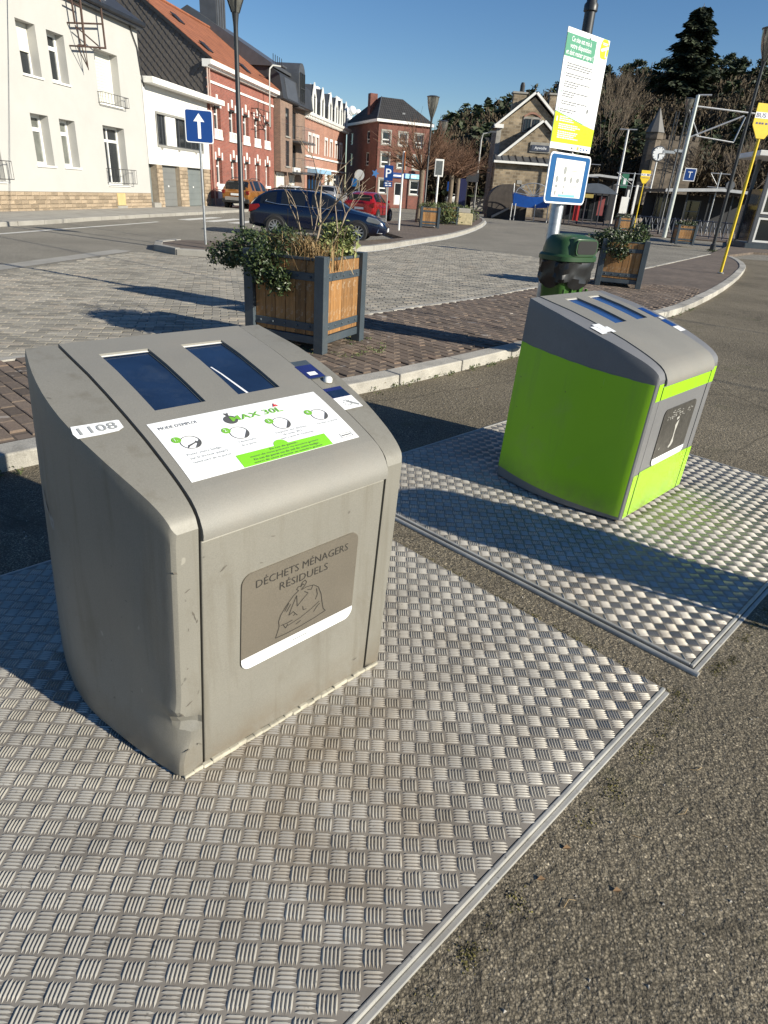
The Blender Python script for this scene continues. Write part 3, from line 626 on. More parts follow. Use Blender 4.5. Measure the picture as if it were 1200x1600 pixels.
        for y, z, L in ((.60, .63, .06), (.55, .60, .05), (.70, .66, .04)):
            for q in range(4):
                yy_ = y + R.uniform(-.03, .03); zz = z + R.uniform(-.02, .02); b_ = -bow(yy_)-.004; sc_.add([tilt(b_, yy_, zz), tilt(-bow(yy_+.03)-.004, yy_+.03, zz+.01), tilt(-bow(yy_+.03)-.004, yy_+.03, zz+.03), tilt(b_, yy_, zz+.02)], [(0, 3, 2, 1)])
        obj('sticker_remains', sc_, M['greyink'], r)
    else:
        # green film on side and front, pale remains on the plate
        ys = [.012, .03, .05, .075, .1, .125, .15, .175, .2, .24, .28, .32, .36, .405, .45, .495, .54, .585, .63, .675, .72, .76, .8, .835, .868]; gf = MB(); lo = lambda y: .030 + .05*y; hi = lambda y: .806 + .085*y + .0015*math.sin(y*47) + .001*math.sin(y*131)
        for a, b in zip(ys, ys[1:]):
            n = 8
            for k in range(n):
                za = lambda y, q: lo(y) + (hi(y)-lo(y))*q/n
                e_ = lambda y: -bow(y) - .0025 + .018*max(0, 1-y/.02)**2
                gf.add([tilt(e_(a), a, za(a, k)), tilt(e_(b), b, za(b, k)), tilt(e_(b), b, za(b, k+1)), tilt(e_(a), a, za(a, k+1))], [(0, 3, 2, 1)])
        obj('side_film', gf, M['film'], r, smooth=60)
        for q in ((.016, s0-.002, .716, .812), (x0+.003, x1-.003, .716, .790), (s1+.002, W-.01, .716, .812), (.016, s0-.002, .022, .285), (x0+.003, x1-.003, .022, .296), (s1+.002, W-.01, .022, .292)):
            f_ = MB().add([F(.0022)(a, b) for a, b in ((q[0], q[2]), (q[1], q[2]), (q[1], q[3]), (q[0], q[3]))], [(0, 1, 2, 3)]); obj('front_film', f_, M['film'], r)
        rm = MB()
        for pts in ([(.410, .560), (.440, .568), (.447, .553), (.417, .545)], [(.430, .532), (.455, .545), (.452, .515), (.440, .470), (.445, .430), (.455, .405), (.440, .385), (.405, .372), (.395, .385), (.415, .400), (.428, .440), (.425, .490), (.415, .515)], [(.255, .395), (.272, .41), (.268, .392)]):
            rm.add([F(.0055)(*q) for q in pts], [tuple(range(len(pts)))])
        for k in range(40):
            x, z = R.uniform(.26, .62), R.uniform(.565, .615); rm.add([F(.005)(x+a, z+b) for a, b in ((0, 0), (.012, .001), (.013, .005), (.001, .004))], [(0, 1, 2, 3)])
        obj('label_remains', rm, pm('pale_glue_residue', (.42, .41, .38), .6), pl, kind='stuff')
    return r
bin1 = column((-.559, 1.353, .002), 'grey waste container numbered 1108 with dented lower corner', False)
bin2 = column((1.376, 3.347, .002), 'lime green and grey waste container with torn front label', True)
# ---------------------------------------------------------------- plants
def leafm(name, c1, c2, rough=.5, trans=.0):
    t = NT(name); t.b.inputs['Roughness'].default_value = rough
    gi = t.node('ShaderNodeNewGeometry'); col = t.ramp(gi.outputs['Random Per Island'], [(0., c1), (1., c2)])
    col = t.mix(1., col, t.ramp(t.noise(3, 3), [(.3, .7), (.7, 1.25)]), 'MULTIPLY'); t.link(col, t.b.inputs['Base Color'])
    return t.m
M['ivy'] = leafm('dark_green_leaf', (.022, .040, .013), (.075, .105, .035), .42)
M['laurel'] = leafm('pale_edged_leaf', (.06, .10, .02), (.34, .36, .14), .45)
M['weed'] = leafm('weed_leaf', (.05, .08, .02), (.13, .15, .05), .6)
M['straw'] = leafm('dry_grass_blade', (.18, .11, .045), (.42, .30, .15), .7)
M['twig'] = pm('pale_bare_twig', (.30, .235, .165), .8, var=.2, vs=20)
M['bark'] = pm('grey_brown_bark', (.16, .125, .09), .9, var=.25, vs=9, bump=.5, bs=40, bd=.01)
M['twigs_red'] = pm('red_brown_twigs', (.17, .095, .058), .85, var=.2, vs=4)
M['soil'] = pm('dark_soil', (.035, .027, .02), .95, var=.3, vs=14)
def leaf_arrays(blobs, size, rs, flat=.5, shell=.55):
    """diamond leaves spread through ellipsoids: (cx,cy,cz,rx,ry,rz,count)"""
    vs = []
    for cx, cy, cz, rx, ry, rz, n in blobs:
        d = rs.normal(size=(n, 3)); d /= np.linalg.norm(d, axis=1)[:, None]; rad = shell + (1-shell)*rs.rand(n, 1)**.6
        lump = 1 + .22*np.sin(d[:, :1]*7+cx*9)*np.sin(d[:, 1:2]*6+cy*7) + .12*rs.normal(size=(n, 1))
        c = d*rad*lump*np.array([rx, ry, rz]) + np.array([cx, cy, cz])
        a = rs.normal(size=(n, 3)); a /= np.linalg.norm(a, axis=1)[:, None]
        nrm = d*.8 + rs.normal(size=(n, 3))*.6 + np.array([0, 0, .5]); b = np.cross(nrm, a); b /= np.linalg.norm(b, axis=1)[:, None] + 1e-9; nn = np.cross(a, b)
        L = size*(.7+.6*rs.rand(n, 1)); W = L*flat
        vs.append(np.stack([c-a*L/2, c+b*W/2+nn*L*.10, c+a*L/2, c-b*W/2+nn*L*.10], 1))
    return np.concatenate(vs)
def quads_obj(name, V, mat, parent=None, kind=None, loc=None, rz=0):
    n = len(V); me = D.meshes.new(name); me.from_pydata(V.reshape(-1, 3).tolist(), [], np.arange(n*4).reshape(n, 4).tolist()); me.materials.append(mat); me.update()
    o = put(name, me, parent, loc, rz)
    if kind: o['kind'] = kind
    return o
def leaves(name, blobs, size, mat, parent=None, seed=1, flat=.5, shell=.5, **k):
    return quads_obj(name, leaf_arrays(blobs, size, np.random.RandomState(seed), flat, shell), mat, parent, **k)
def blades(name, n, c, rx, ry, h, mat, parent, seed=1, lean=.5, wd=.006):
    rs = np.random.RandomState(seed); V = []
    for _ in range(n):
        p = np.array([c[0]+rs.normal()*rx*.5, c[1]+rs.normal()*ry*.5, c[2]]); a = rs.rand()*6.28; l = lean*rs.rand(); H = h*(.5+.6*rs.rand())
        d = np.array([math.cos(a)*l, math.sin(a)*l, 1])*H; s = np.array([-math.sin(a), math.cos(a), 0])*wd
        m = p + d*.55 + np.array([0, 0, H*.12]); q = p + d*np.array([1.2, 1.2, .85]); V += [[p-s, p+s, m+s*.7, m-s*.7], [m-s*.7, m+s*.7, q+s*.1, q-s*.1]]
    return quads_obj(name, np.array(V), mat, parent)
def branch(mb, p, d, L, r, depth, rs, spread=.6, up=.15, n=5, split=(2, 3), shrink=.72):
    p = Vector(p); d = Vector(d).normalized(); pts = [p]; 
    for k in range(2):
        d = (d + Vector((rs.uniform(-1, 1), rs.uniform(-1, 1), rs.uniform(-.5, 1)))*.12 + Vector((0, 0, up))*.2).normalized(); p = p + d*L/2; pts.append(p)
    mb.tube(pts, [r, r*.85, r*.65], n if depth > 1 else 3, cap=False)
    if depth <= 0: return
    for k in range(rs.randint(*split)):
        v = Vector((rs.gauss(0, 1), rs.gauss(0, 1), rs.gauss(0, .6))); nd = (d + v.normalized()*spread*rs.uniform(.5, 1.1)).normalized()
        branch(mb, pts[-1] if k else pts[-1], nd, L*shrink*rs.uniform(.75, 1.15), r*.62, depth-1, rs, spread, up, n, split, shrink)

# ---------------------------------------------------------------- timber planters
def woodm(name, c):
    t = NT(name); t.b.inputs['Roughness'].default_value = .72; oi = t.node('ShaderNodeObjectInfo')
    ob = t.node('ShaderNodeVectorMath', operation='ADD'); t.link(t.co, ob.inputs[0]); cb = t.node('ShaderNodeCombineXYZ'); t.link(oi.outputs['Random'], cb.inputs[0]); t.link(oi.outputs['Random'], cb.inputs[2]); t.link(cb.outputs[0], ob.inputs[1])
    v = t.vec(26, 26, 2.2, ob.outputs[0])
    col = t.ramp(t.noise(1., 6, .65, v, .6), [(.25, tuple(q*.55 for q in c)), (.5, c), (.75, tuple(min(1, q*1.4) for q in c))])
    col = t.mix(1., col, t.ramp(oi.outputs['Random'], [(0., .72), (1., 1.25)]), 'MULTIPLY')
    col = t.mix(t.ramp(t.noise(6, 6, .8), [(.54, 0.), (.66, .8)]), col, (.45, .38, .28)); t.link(col, t.b.inputs['Base Color']); t.bump(t.noise(1., 5, .6, v), .4, .004); return t.m
M['wood'] = woodm('weathered_varnished_oak', (.30, .150, .050))
def planter(label, loc, rz):
    r = thing('wooden_planter', label, 'planter', loc, rz, 'square timber planters in slate grey frames')
    h, s = .42, .055
    for x in (-h, h):
        for y in (-h, h): obj('post', MB().box(x-s, y-s, 0, x+s, y+s, .94), M['anth'], r, bevel=.005)
    obj('soil', MB().box(-h+.03, -h+.03, .60, h-.03, h-.03, .84), M['soil'], r)
    pm_ = MB().box(-.0585, -.013, .17, .0585, .013, .885).mesh('plank', M['wood'])
    for side in range(4):
        a = side*PI/2; ca, sa = math.cos(a), math.sin(a); P = lambda x, y, z: (x*ca-y*sa, x*sa+y*ca, z)
        for k in range(6):
            o = put('plank', pm_, r, P(-.304 + k*.1216, -h+.005+R.uniform(-.002, .002), 0)); o.rotation_euler = (0, 0, a)
            b = o.modifiers.new('bevel', 'BEVEL'); b.width = .004; b.segments = 1
        for z in (.215, .70):
            obj('iron_band', MB().box(-h+s+.001, -h-.018, z, h-s-.001, -h-.009, z+.075).map(lambda x, y, zz: P(x, y, zz)), M['anth'], r, bevel=.002)
            for k in range(5):
                bm_ = MB().lathe([(.014, 0), (.013, .006), (.007, .011), (0, .012)], 8).map(lambda x, y, zz: (x, -zz, y)).map(lambda x, y, zz: P(x-.30+k*.15, y-h-.018, zz+z+.038)); obj('bolt', bm_, M['anth'], r, smooth=60)
        obj('bottom_rail', MB().box(-h+s+.001, -h-.02, .085, h-s-.001, -h+.02, .162).map(lambda x, y, zz: P(x, y, zz)), M['anth'], r, bevel=.004)
        obj('top_rail', MB().box(-h+s+.001, -h-.012, .888, h-s-.001, -h+.018, .915).map(lambda x, y, zz: P(x, y, zz)), M['anth'], r, bevel=.003)
    return r
pl1 = planter('wooden planter nearest the bins, bare twigs and evergreen shrubs spilling over it', (-1.0, 7.18, .09), math.radians(-23))
PLM = math.radians(-23)
def plantroot(name, label, cat, base, rz, group=None): return thing(name, label, cat, base, rz, group)
q = plantroot('evergreen_shrub', 'dark small-leaved shrub hanging over the corner of the nearest planter', 'shrub', (-1.0, 7.18, .92), PLM)
leaves('foliage', [(-.22,-.05,.10,.42,.40,.19,2300), (-.60,-.14,.08,.30,.30,.20,1500), (-.86,-.20,-.01,.24,.22,.13,800), (-.20,-.46,-.03,.26,.15,.20,900), (-.05,-.50,-.16,.15,.09,.14,420), (.10,-.05,.09,.20,.30,.12,500), (-.30,-.50,.0,.2,.1,.12,300), (-.35, .1, .22, .2, .2, .1, 300)], .042, M['ivy'], q, 3, .55)
sm = MB()
for k in range(26):
    a = R.uniform(0, 6.28); x, y = -.35+R.uniform(-.35, .3), -.1+R.uniform(-.3, .2); sm.tube([(x*.5, y*.4, -.1), (x*.9, y*.9, .10), (x*1.4, y*1.3, .12+R.uniform(-.15, .1))], [.006, .004, .002], 4, False)
obj('stem', sm, M['bark'], q)
q = plantroot('variegated_shrub', 'pale broad-leaved shrub at the back corner of the nearest planter', 'shrub', (-1.0, 7.18, .92), PLM)
leaves('foliage', [(.26,.18,.20,.20,.20,.19,900), (.30,.0,.10,.13,.16,.13,380), (.2,.25,.27,.15,.15,.12,300)], .058, M['laurel'], q, 5, .5, .45)
sm = MB()
for k in range(12): sm.tube([(.28, .12, -.1), (.28+R.uniform(-.1, .1), .14+R.uniform(-.1, .1), .15), (.28+R.uniform(-.2, .2), .15+R.uniform(-.2, .2), .36)], [.008, .005, .003], 4, False)
obj('stem', sm, M['bark'], q)
q = plantroot('dry_grass_tuft', 'dry straw-coloured grass tuft in the nearest planter', 'grass tuft', (-1.0, 7.18, .92), PLM)
blades('blade', 620, (.16, -.20, -.04), .30, .18, .36, M['straw'], q, 2, 1.1, .0040)
q = plantroot('bare_shrub', 'leafless pale shrub standing up from the nearest planter', 'shrub', (-1.0, 7.18, .92), PLM)
rs_ = random.Random(11)
for (x, y, dx, dy, L, r_) in ((-.04, .02, -.22, .05, .38, .012), (.10, -.08, .03, .03, .46, .015), (.16, -.05, .62, .08, .42, .011), (.02, .10, -.05, .1, .32, .009)):
    sm = MB(); branch(sm, (x, y, -.08), (dx, dy, 1), L, r_, 3, rs_, .78, .30, 6, (2, 3), .72); obj('stem', sm, M['twig'], q, smooth=60)
pl2 = planter('wooden planter behind the green litter bin, mostly in shade', (4.78, 15.1, .09), math.radians(-14)); PM2 = math.radians(-14)
q = plantroot('evergreen_shrub', 'dark shrub tumbling over the planter behind the litter bin', 'shrub', (4.78, 15.1, .92), PM2); leaves('foliage', [(-.25,-.1,.12,.40,.36,.20,1100), (-.58,-.18,.02,.22,.25,.2,560), (-.18,-.46,-.03,.28,.14,.24,600), (-.06,-.5,-.16,.13,.08,.14,220)], .055, M['ivy'], q, 7, .55)
q = plantroot('round_shrub', 'green rounded shrub in the planter behind the litter bin', 'shrub', (4.78, 15.1, .92), PM2); leaves('foliage', [(.24,.12,.2,.26,.26,.22,620), (.05,.1,.05,.2,.2,.1,200)], .075, M['ivy'], q, 8, .5); blades('stem', 24, (0, 0, 0), .2, .2, .5, M['twig'], q, 9, .6, .004)
for n, (lab, plab, loc, rz) in enumerate((('planter with weathered boards by the round bare tree', 'low green plants in the planter by the round bare tree', (1.2, 34.8, .1), .02), ('planter farther along the island beside the stone block', 'low green plants in the planter beside the stone block', (2.5, 40.6, .1), .1),
        ('planter by the railing near the tall black lamp', 'leafy tuft in the planter near the tall black lamp', (14.5, 36.6, .09), -.1), ('planter in front of the glazed bus shelter', 'sparse plants in the planter in front of the glazed bus shelter', (14.2, 46., .12), .0))):
    copy_tree(pl1, loc, rz, label=lab)
    q = plantroot('planter_plants', plab, 'plants', (loc[0], loc[1], .93), rz); leaves('foliage', [(-.1,0,.1,.5,.45,.2,420), (.3,.1,.16,.25,.3,.18,160)], .10, M['weed'] if n < 2 else M['ivy'], q, 20+n, .4, .3); blades('stem', 30, (0, 0, 0), .4, .4, .55, M['twig'], q, 30+n, .5, .006)
# weeds along the kerb and under the planter
rs_ = np.random.RandomState(5); bl = []
for p in resample(offset(KF, -.03), .05):
    if 2 < p.y < 13 and rs_.rand() < .42: bl.append((p.x+rs_.normal()*.03, p.y+rs_.normal()*.03, .004+.012*rs_.rand(), .05*rs_.rand()+.02, .04, .016+.03*rs_.rand()**3, int(8+rs_.rand()*16)))
leaves('kerb_weeds', bl, .022, M['weed'], None, 6, .45, .1, kind='stuff')
bl = [(-.905+.62*math.cos(a)*rs_.rand()**.4+.2, 7.2+.62*math.sin(a)*rs_.rand()**.4-.1, .094, .07, .06, .012+.02*rs_.rand()**2, 20) for a in rs_.rand(46)*6.28]
leaves('moss_and_weeds', bl, .024, M['weed'], None, 7, .5, .1, kind='stuff')
bl = []
for p0, p1 in (((1.122, 1.942), (-.62, .10)), ((1.302, 2.103), (2.9, 3.8)), ((-.6, 3.55), (1.15, 1.95))):
    for k in range(90):
        t_ = rs_.rand(); bl.append((p0[0]+(p1[0]-p0[0])*t_ + .050+abs(rs_.normal())*.022, p0[1]+(p1[1]-p0[1])*t_-.050-abs(rs_.normal())*.022, -.012, .035, .03, .003, int(10+50*rs_.rand()**3)))
M['moss'] = leafm('yellow_moss', (.075, .068, .022), (.19, .165, .05), .9); leaves('edge_moss', bl, .0075, M['moss'], None, 8, .7, .1, kind='stuff')
# dead stalks, grit and leaves lying about
M['dead'] = pm('dead_leaf', (.22, .13, .06), .8, var=.3, vs=20); M['grit'] = paverm('loose_grit', (.30, .28, .25), .3)
for k in range(22):
    x, y = (R.uniform(.4, 1.9), R.uniform(.75, 2.2)) if k < 12 else (R.uniform(-.6, 2.4), R.uniform(4.8, 8.5))
    if k < 12 and (x-1.122)*.7257-(y-1.942)*.688 < .08: continue
    z = -.008 if k < 12 else .095
    if k % 3:
        a = R.uniform(0, 6.28); m = MB().tube([(x, y, z), (x+.02*math.cos(a), y+.02*math.sin(a), z+.004), (x+.045*math.cos(a+.5), y+.045*math.sin(a+.5), z+.002)], .0009, 4); o = obj('dry_stalk', m, M['straw']); tag(o, 'thin dry stalks and grass stems lying loose on the ground', 'stalk', 'dry stalks on the ground')
    else:
        m = MB().add([(x, y, z), (x+.012, y-.006, z+.004), (x+.025, y+.002, z+.001), (x+.012, y+.010, z+.005)], [(0, 1, 2, 3)]); o = obj('dead_leaf', m, M['dead']); tag(o, 'small dead leaves lying on the ground', 'leaf', 'dead leaves on the ground')
gv = []
for k in range(2600):
    x, y = R.uniform(-2.5, 3.2), R.uniform(.5, 7)
    if (x-KF[0].x) and not (y < 2.58 + (x+3.1)*1.085): continue
    u = (x-1.122)*.688+(y-1.942)*.7257; v = -(x-1.122)*.7257+(y-1.942)*.688
    if -.03 < v < 2.37 and (u < .03 or .20 < u < 2.8): continue
    r_ = .0025+.004*R.random()**3; gv.append((x, y, -.012, r_))
gm = MB()
for x, y, z, r_ in gv:
    a = R.random()*6; gm.add([(x+r_*math.cos(a), y+r_*math.sin(a), z), (x+r_*math.cos(a+2.1), y+r_*math.sin(a+2.1), z), (x+r_*math.cos(a+4.2), y+r_*math.sin(a+4.2), z), (x, y, z+r_*1.1)], [(0, 1, 3), (1, 2, 3), (2, 0, 3)])
obj('loose_grit', gm, M['grit'], kind='stuff')

# ---------------------------------------------------------------- sign pole with its two boards, litter bin
POLE = (1.63, 7.70, .09); BA = math.radians(42.88)
pole = thing('lamp_post', 'tall black and galvanised lamp post carrying the two notice boards', 'lamp post', POLE, BA)
obj('lower_pole', MB().lathe([(.068, 0), (.068, 1.62), (.062, 1.64)], 18), M['steel'], pole, smooth=40); obj('upper_pole', MB().lathe([(.060, 1.63), (.052, 3.2), (.066, 3.21), (.066, 3.26), (.050, 3.28), (.044, 5.2), (.06, 5.3), (.24, 6.0), (.25, 6.05), (0, 6.1)], 18), M['blacksteel'], pole, smooth=40)
for z in (2.1, 2.95): obj('clamp', MB().lathe([(.078, z), (.078, z+.03)], 18), M['steel'], pole)
B = thing('notice_board', 'tall white and lime green notice board about keeping the site clean', 'sign', POLE, BA)
fl = lambda off: (lambda x, z: (x, -.09-off, z-.09))
def rect(mb, q, F): return mb.add([F(a, b) for a, b in ((q[0], q[2]), (q[1], q[2]), (q[1], q[3]), (q[0], q[3]))], [(0, 1, 2, 3)])
obj('board', MB().box(-.425, -.090, 2.035, .290, -.082, 3.015), M['print_white'], B, bevel=.002)
obj('heading_panel', rect(MB(), (-.424, .066, 2.885, 3.062), fl(.0015)), M['teal'], B)
t = MB(); text(t, 'Ce site est mis à', fl(.003), -.18, 3.006, .040, .33, 'c'); text(t, 'votre disposition', fl(.003), -.18, 2.954, .040, .35, 'c'); text(t, 'et doit rester propre !', fl(.003), -.18, 2.901, .040, .45, 'c'); obj('heading_text', t, M['print_white'], B)
t = MB()
for n, z in enumerate((2.845, 2.765, 2.700, 2.620, 2.540, 2.475)):
    for i in range(3 if n in (0, 2, 3) else 2):
        x = -.355
        end = .075 - (0 if i == 0 else R.uniform(.0, .28) if i else 0) - (.16 if n == 5 else 0)
        while x < end:
            wl = R.uniform(.012, .04); rect(t, (x, min(x+wl, end), z-.014-.019*i, z-.006-.019*i), fl(.0015)); x += wl+.006
obj('small_print', t, M['ink'], B, kind='stuff')
t = MB()
for z in (2.845, 2.765, 2.700, 2.620, 2.540, 2.475):
    for s_ in (1, -1): t.add([fl(.0015)(*q) for q in ((-.392, z), (-.384, z), (-.372, z-.018*s_*0-.018), (-.380, z-.018))] if s_ > 0 else [fl(.0015)(*q) for q in ((-.392, z-.036), (-.384, z-.036), (-.372, z-.018), (-.380, z-.018))], [(0, 1, 2, 3)])
obj('bullet_marks', t, M['teal'], B)
t = MB().add([fl(.0015)(*q) for q in ((-.424, 2.180), (-.424, 2.438), (.066, 2.365), (.289, 2.342), (.289, 2.186))], [(0, 1, 2, 3, 4)]); obj('lime_panel', t, M['signlime'], B)
t = MB().add([fl(.002)(*q) for q in ((-.424, 2.438), (-.424, 2.444), (.066, 2.372), (.066, 2.365))], [(0, 1, 2, 3)]); obj('panel_edge', t, M['teal'], B)
t = MB()
for n, (z, x1) in enumerate(((2.398, -.20), (2.381, -.12), (2.364, -.10), (2.335, -.02), (2.318, .03), (2.301, -.05), (2.272, .0), (2.255, -.02), (2.238, -.06), (2.221, .02))):
    x = -.34
    while x < x1: wl = R.uniform(.02, .05); rect(t, (x, min(x+wl, x1), z, z+.009), fl(.003)); x += wl+.007
rect(t, (-.392, -.372, 2.36, 2.40), fl(.003)); obj('lime_print', t, M['print_white'], B, kind='stuff')
t = MB().add([fl(.002)(.130+.055*math.cos(a*PI/10), 2.50+.055*math.sin(a*PI/10)) for a in range(11)] + [fl(.002)(.075, 2.365), fl(.002)(.185, 2.353)], [tuple(range(13))]); obj('drawn_container', t, pm('pale_grey_print', (.62, .63, .64), .4, var=.05), B)
t = MB().add([fl(.0025)(.105+.012*math.cos(a*PI/5), 2.485+.020*math.sin(a*PI/5)) for a in range(10)], [tuple(range(10))]); obj('drawn_opening', t, M['ink'], B)
t = MB().add([fl(.0015)(min(.288, .215+.068*math.cos(a*PI/12)*1.1), max(2.945, 3.02+.095*math.sin(a*PI/12))) if 3.02+.095*math.sin(a*PI/12) < 3.104 else fl(.0015)(.215+.068*math.cos(a*PI/12), 3.103) for a in range(24)], [tuple(range(24))]); obj('oval_badge', t, M['signlime'], B)
t = MB(); rect(t, (.168, .262, 3.068, 3.074), fl(.003)); rect(t, (.175, .255, 3.056, 3.062), fl(.003)); t.add([fl(.003)(*q) for q in ((.155, 3.005), (.175, 3.000), (.280, 3.032), (.280, 3.052), (.262, 3.050), (.160, 3.022))], [tuple(range(6))]); rect(t, (.238, .252, 2.965, 3.02), fl(.003)); rect(t, (.238, .272, 2.960, 2.972), fl(.003)); obj('badge_drawing', t, M['print_white'], B)
t = MB(); rect(t, (.035, .072, 2.138, 2.168), fl(.0015)); obj('crest', t, pm('ochre_print', (.5, .38, .08), .5), B); t = MB(); rect(t, (.095, .130, 2.140, 2.148), fl(.0015)); rect(t, (.100, .125, 2.155, 2.165), fl(.0015)); rect(t, (.16, .178, 2.138, 2.168), fl(.0015)); rect(t, (.21, .235, 2.145, 2.160), fl(.0015)); obj('sponsor_marks', t, M['azure'], B)
for z in (3.07, 2.15): obj('screw', MB().lathe([(.012, 0), (.010, .006), (0, .007)], 10).map(lambda x, y, zz: (x-.05, -.0915-zz, y+z-.09)), M['steel'], B)
B2 = thing('container_guide_sign', 'square blue sign with rounded white border below the notice board', 'sign', POLE, BA)
def rrect(x0, x1, z0, z1, rad, n=6):
    p = []
    for cx, cz, a0 in ((x1-rad, z0+rad, -90), (x1-rad, z1-rad, 0), (x0+rad, z1-rad, 90), (x0+rad, z0+rad, 180)): p += [(cx+rad*math.cos(math.radians(a0+90*i/n)), cz+rad*math.sin(math.radians(a0+90*i/n))) for i in range(n+1)]
    return p
obj('plate', MB().prism([(a, b-.09) for a, b in rrect(-.405, .322, 1.633, 2.098, .05)], 'y', -.104, -.094), M['print_white'], B2)
obj('blue_field', MB().add([fl(.0155)(*q) for q in rrect(-.388, .305, 1.65, 2.082, .036)], [tuple(range(28))]), M['azure'], B2)
obj('paper', rect(MB(), (-.298, .222, 1.695, 2.045), fl(.018)), pm('poster_paper', (.76, .75, .70), .5, var=.03), B2)
t = MB()
rect(t, (-.285, .215, 2.028, 2.032), fl(.0195)); rect(t, (-.285, .215, 1.708, 1.711), fl(.0195))
for x, z, a, b in ((-.12, 1.945, .05, .075), (-.24, 1.86, .05, .062), (-.10, 1.865, .05, .05), (.01, 1.86, .042, .062), (.13, 1.862, .055, .05), (-.235, 1.795, .045, .03), (-.24, 1.735, .03, .045), (-.10, 1.795, .02, .03), (-.10, 1.74, .03, .03)):
    t.add([fl(.0195)(x+a/2*math.cos(k*PI/6), z+b/2*math.sin(k*PI/6)) for k in range(12)], [tuple(range(12))])
for q in ((-.05, .10, 1.942, 1.948), (.14, .20, 1.99, 1.995), (.15, .19, 1.98, 1.984)): rect(t, q, fl(.0195))
for z in (1.806, 1.796, 1.786, 1.745, 1.735, 1.725): rect(t, (-.02, .13+R.uniform(-.03, .03), z, z+.004), fl(.0195))
obj('pictograms', t, M['greyink'], B2); t = MB(); rect(t, (-.18, .12, 1.700, 1.722), fl(.0195)); obj('cyan_strip', t, M['cyan'], B2)

M['binmid'] = pm('green_moulded_plastic', (.045, .125, .022), .45, var=.12, vs=4, dirt=(.07, .10, .04), ds=3, da=.4); M['binlid'] = pm('dark_green_plastic_lid', (.020, .060, .020), .42, var=.1)
M['bag'] = pm('black_plastic_bag', (.012, .012, .013), .34, var=.2, vs=12, spec=.45)
def litter_bin(label, loc, rz):
    r = thing('litter_bin', label, 'litter bin', loc, rz, 'green plastic litter bins')
    def ring(w_, d_, z, n=24, e=3.2): 
        return [(w_*math.copysign(abs(math.cos(a))**(2/e), math.cos(a)), d_*math.copysign(abs(math.sin(a))**(2/e), math.sin(a)), z) for a in (2*PI*k/n for k in range(n))]
    def loft(rings, cap0=True, cap1=True):
        n = len(rings[0]); vs = [q for r_ in rings for q in r_]; fs = [(i*n+k, i*n+(k+1) % n, (i+1)*n+(k+1) % n, (i+1)*n+k) for i in range(len(rings)-1) for k in range(n)]
        if cap0: fs.append(tuple(range(n))[::-1])
        if cap1: fs.append(tuple(range((len(rings)-1)*n, len(rings)*n)))
        return MB().add(vs, fs)
    obj('body', loft([ring(.165, .135, .22), ring(.175, .145, .24), ring(.225, .18, .92), ring(.232, .187, .93)]), M['binmid'], r, smooth=40)
    for x in (-.16, -.05, .06, .17): obj('rib', MB().box(x-.008, -.178, .28, x+.008, -.150, .70).map(lambda a, b, c: (a, b-.035*(c-.28)/.42+.02, c)), M['binmid'], r, bevel=.003)
    rb = random.Random(5); rings = []
    for z, k in ((.73, .236), (.765, .254), (.80, .260), (.84, .255), (.89, .262), (.94, .262), (.965, .252)):
        rg = ring(k, k*.81, z, 48); ph = rb.random()*6
        rings.append([(x*(1+.035*math.sin(i*1.3+ph*1.7)+.02*rb.uniform(-1, 1)), y*(1+.035*math.sin(i*1.3+ph*1.7)+.02*rb.uniform(-1, 1)), zz+(.035*math.sin(i*.55+ph) if z < .75 else .01*math.sin(i*.8))) for i, (x, y, zz) in enumerate(rg)])
    obj('bin_bag', loft(rings, False, False), M['bag'], r, smooth=24)
    obj('lid_rim', loft([ring(.262, .212, .955), ring(.278, .228, .96), ring(.278, .228, 1.0), ring(.258, .21, 1.02)]), M['binlid'], r, smooth=40)
    obj('lid', loft([ring(.256, .208, 1.0), ring(.250, .20, 1.06), ring(.235, .185, 1.13), ring(.20, .15, 1.175), ring(.12, .09, 1.195), ring(.02, .02, 1.2)]), M['binlid'], r, smooth=40)
    obj('hood', loft([[(x, y, z) for x, y, z in ((.17*c_, -.10, 1.1), )] for c_ in ()] or [ring(.175, .12, 1.01, 24, 4), ring(.172, .118, 1.12, 24, 4), ring(.16, .105, 1.165, 24, 4), ring(.12, .07, 1.18, 24, 4)]).map(lambda x, y, z: (x, y-.115, z)), M['binlid'], r, smooth=40)
    obj('opening', MB().prism(rrect(-.135, .135, 1.03, 1.15, .035), 'y', -.240, -.225), M['dark'], r)
    obj('opening_rim', MB().prism(rrect(-.150, .150, 1.018, 1.160, .042) , 'y', -.2365, -.22), M['binlid'], r)
    obj('bracket', MB().box(-.05, .15, .35, .05, .26, .42), M['steel'], r)
    return r
lb = litter_bin('green litter bin with black bag by the sign post', (1.755, 7.36, .09), math.radians(34)); lb.scale = (1.04, 1.04, 1.06)
c_ = copy_tree(lb, (3.02, 2.02, -.012), math.radians(20), label='taller unseen litter bin added to cast a shadow on the green container platform'); c_.scale = (1, 1, 1.28)  # added out of view, stretched so its shadow crosses the second platform

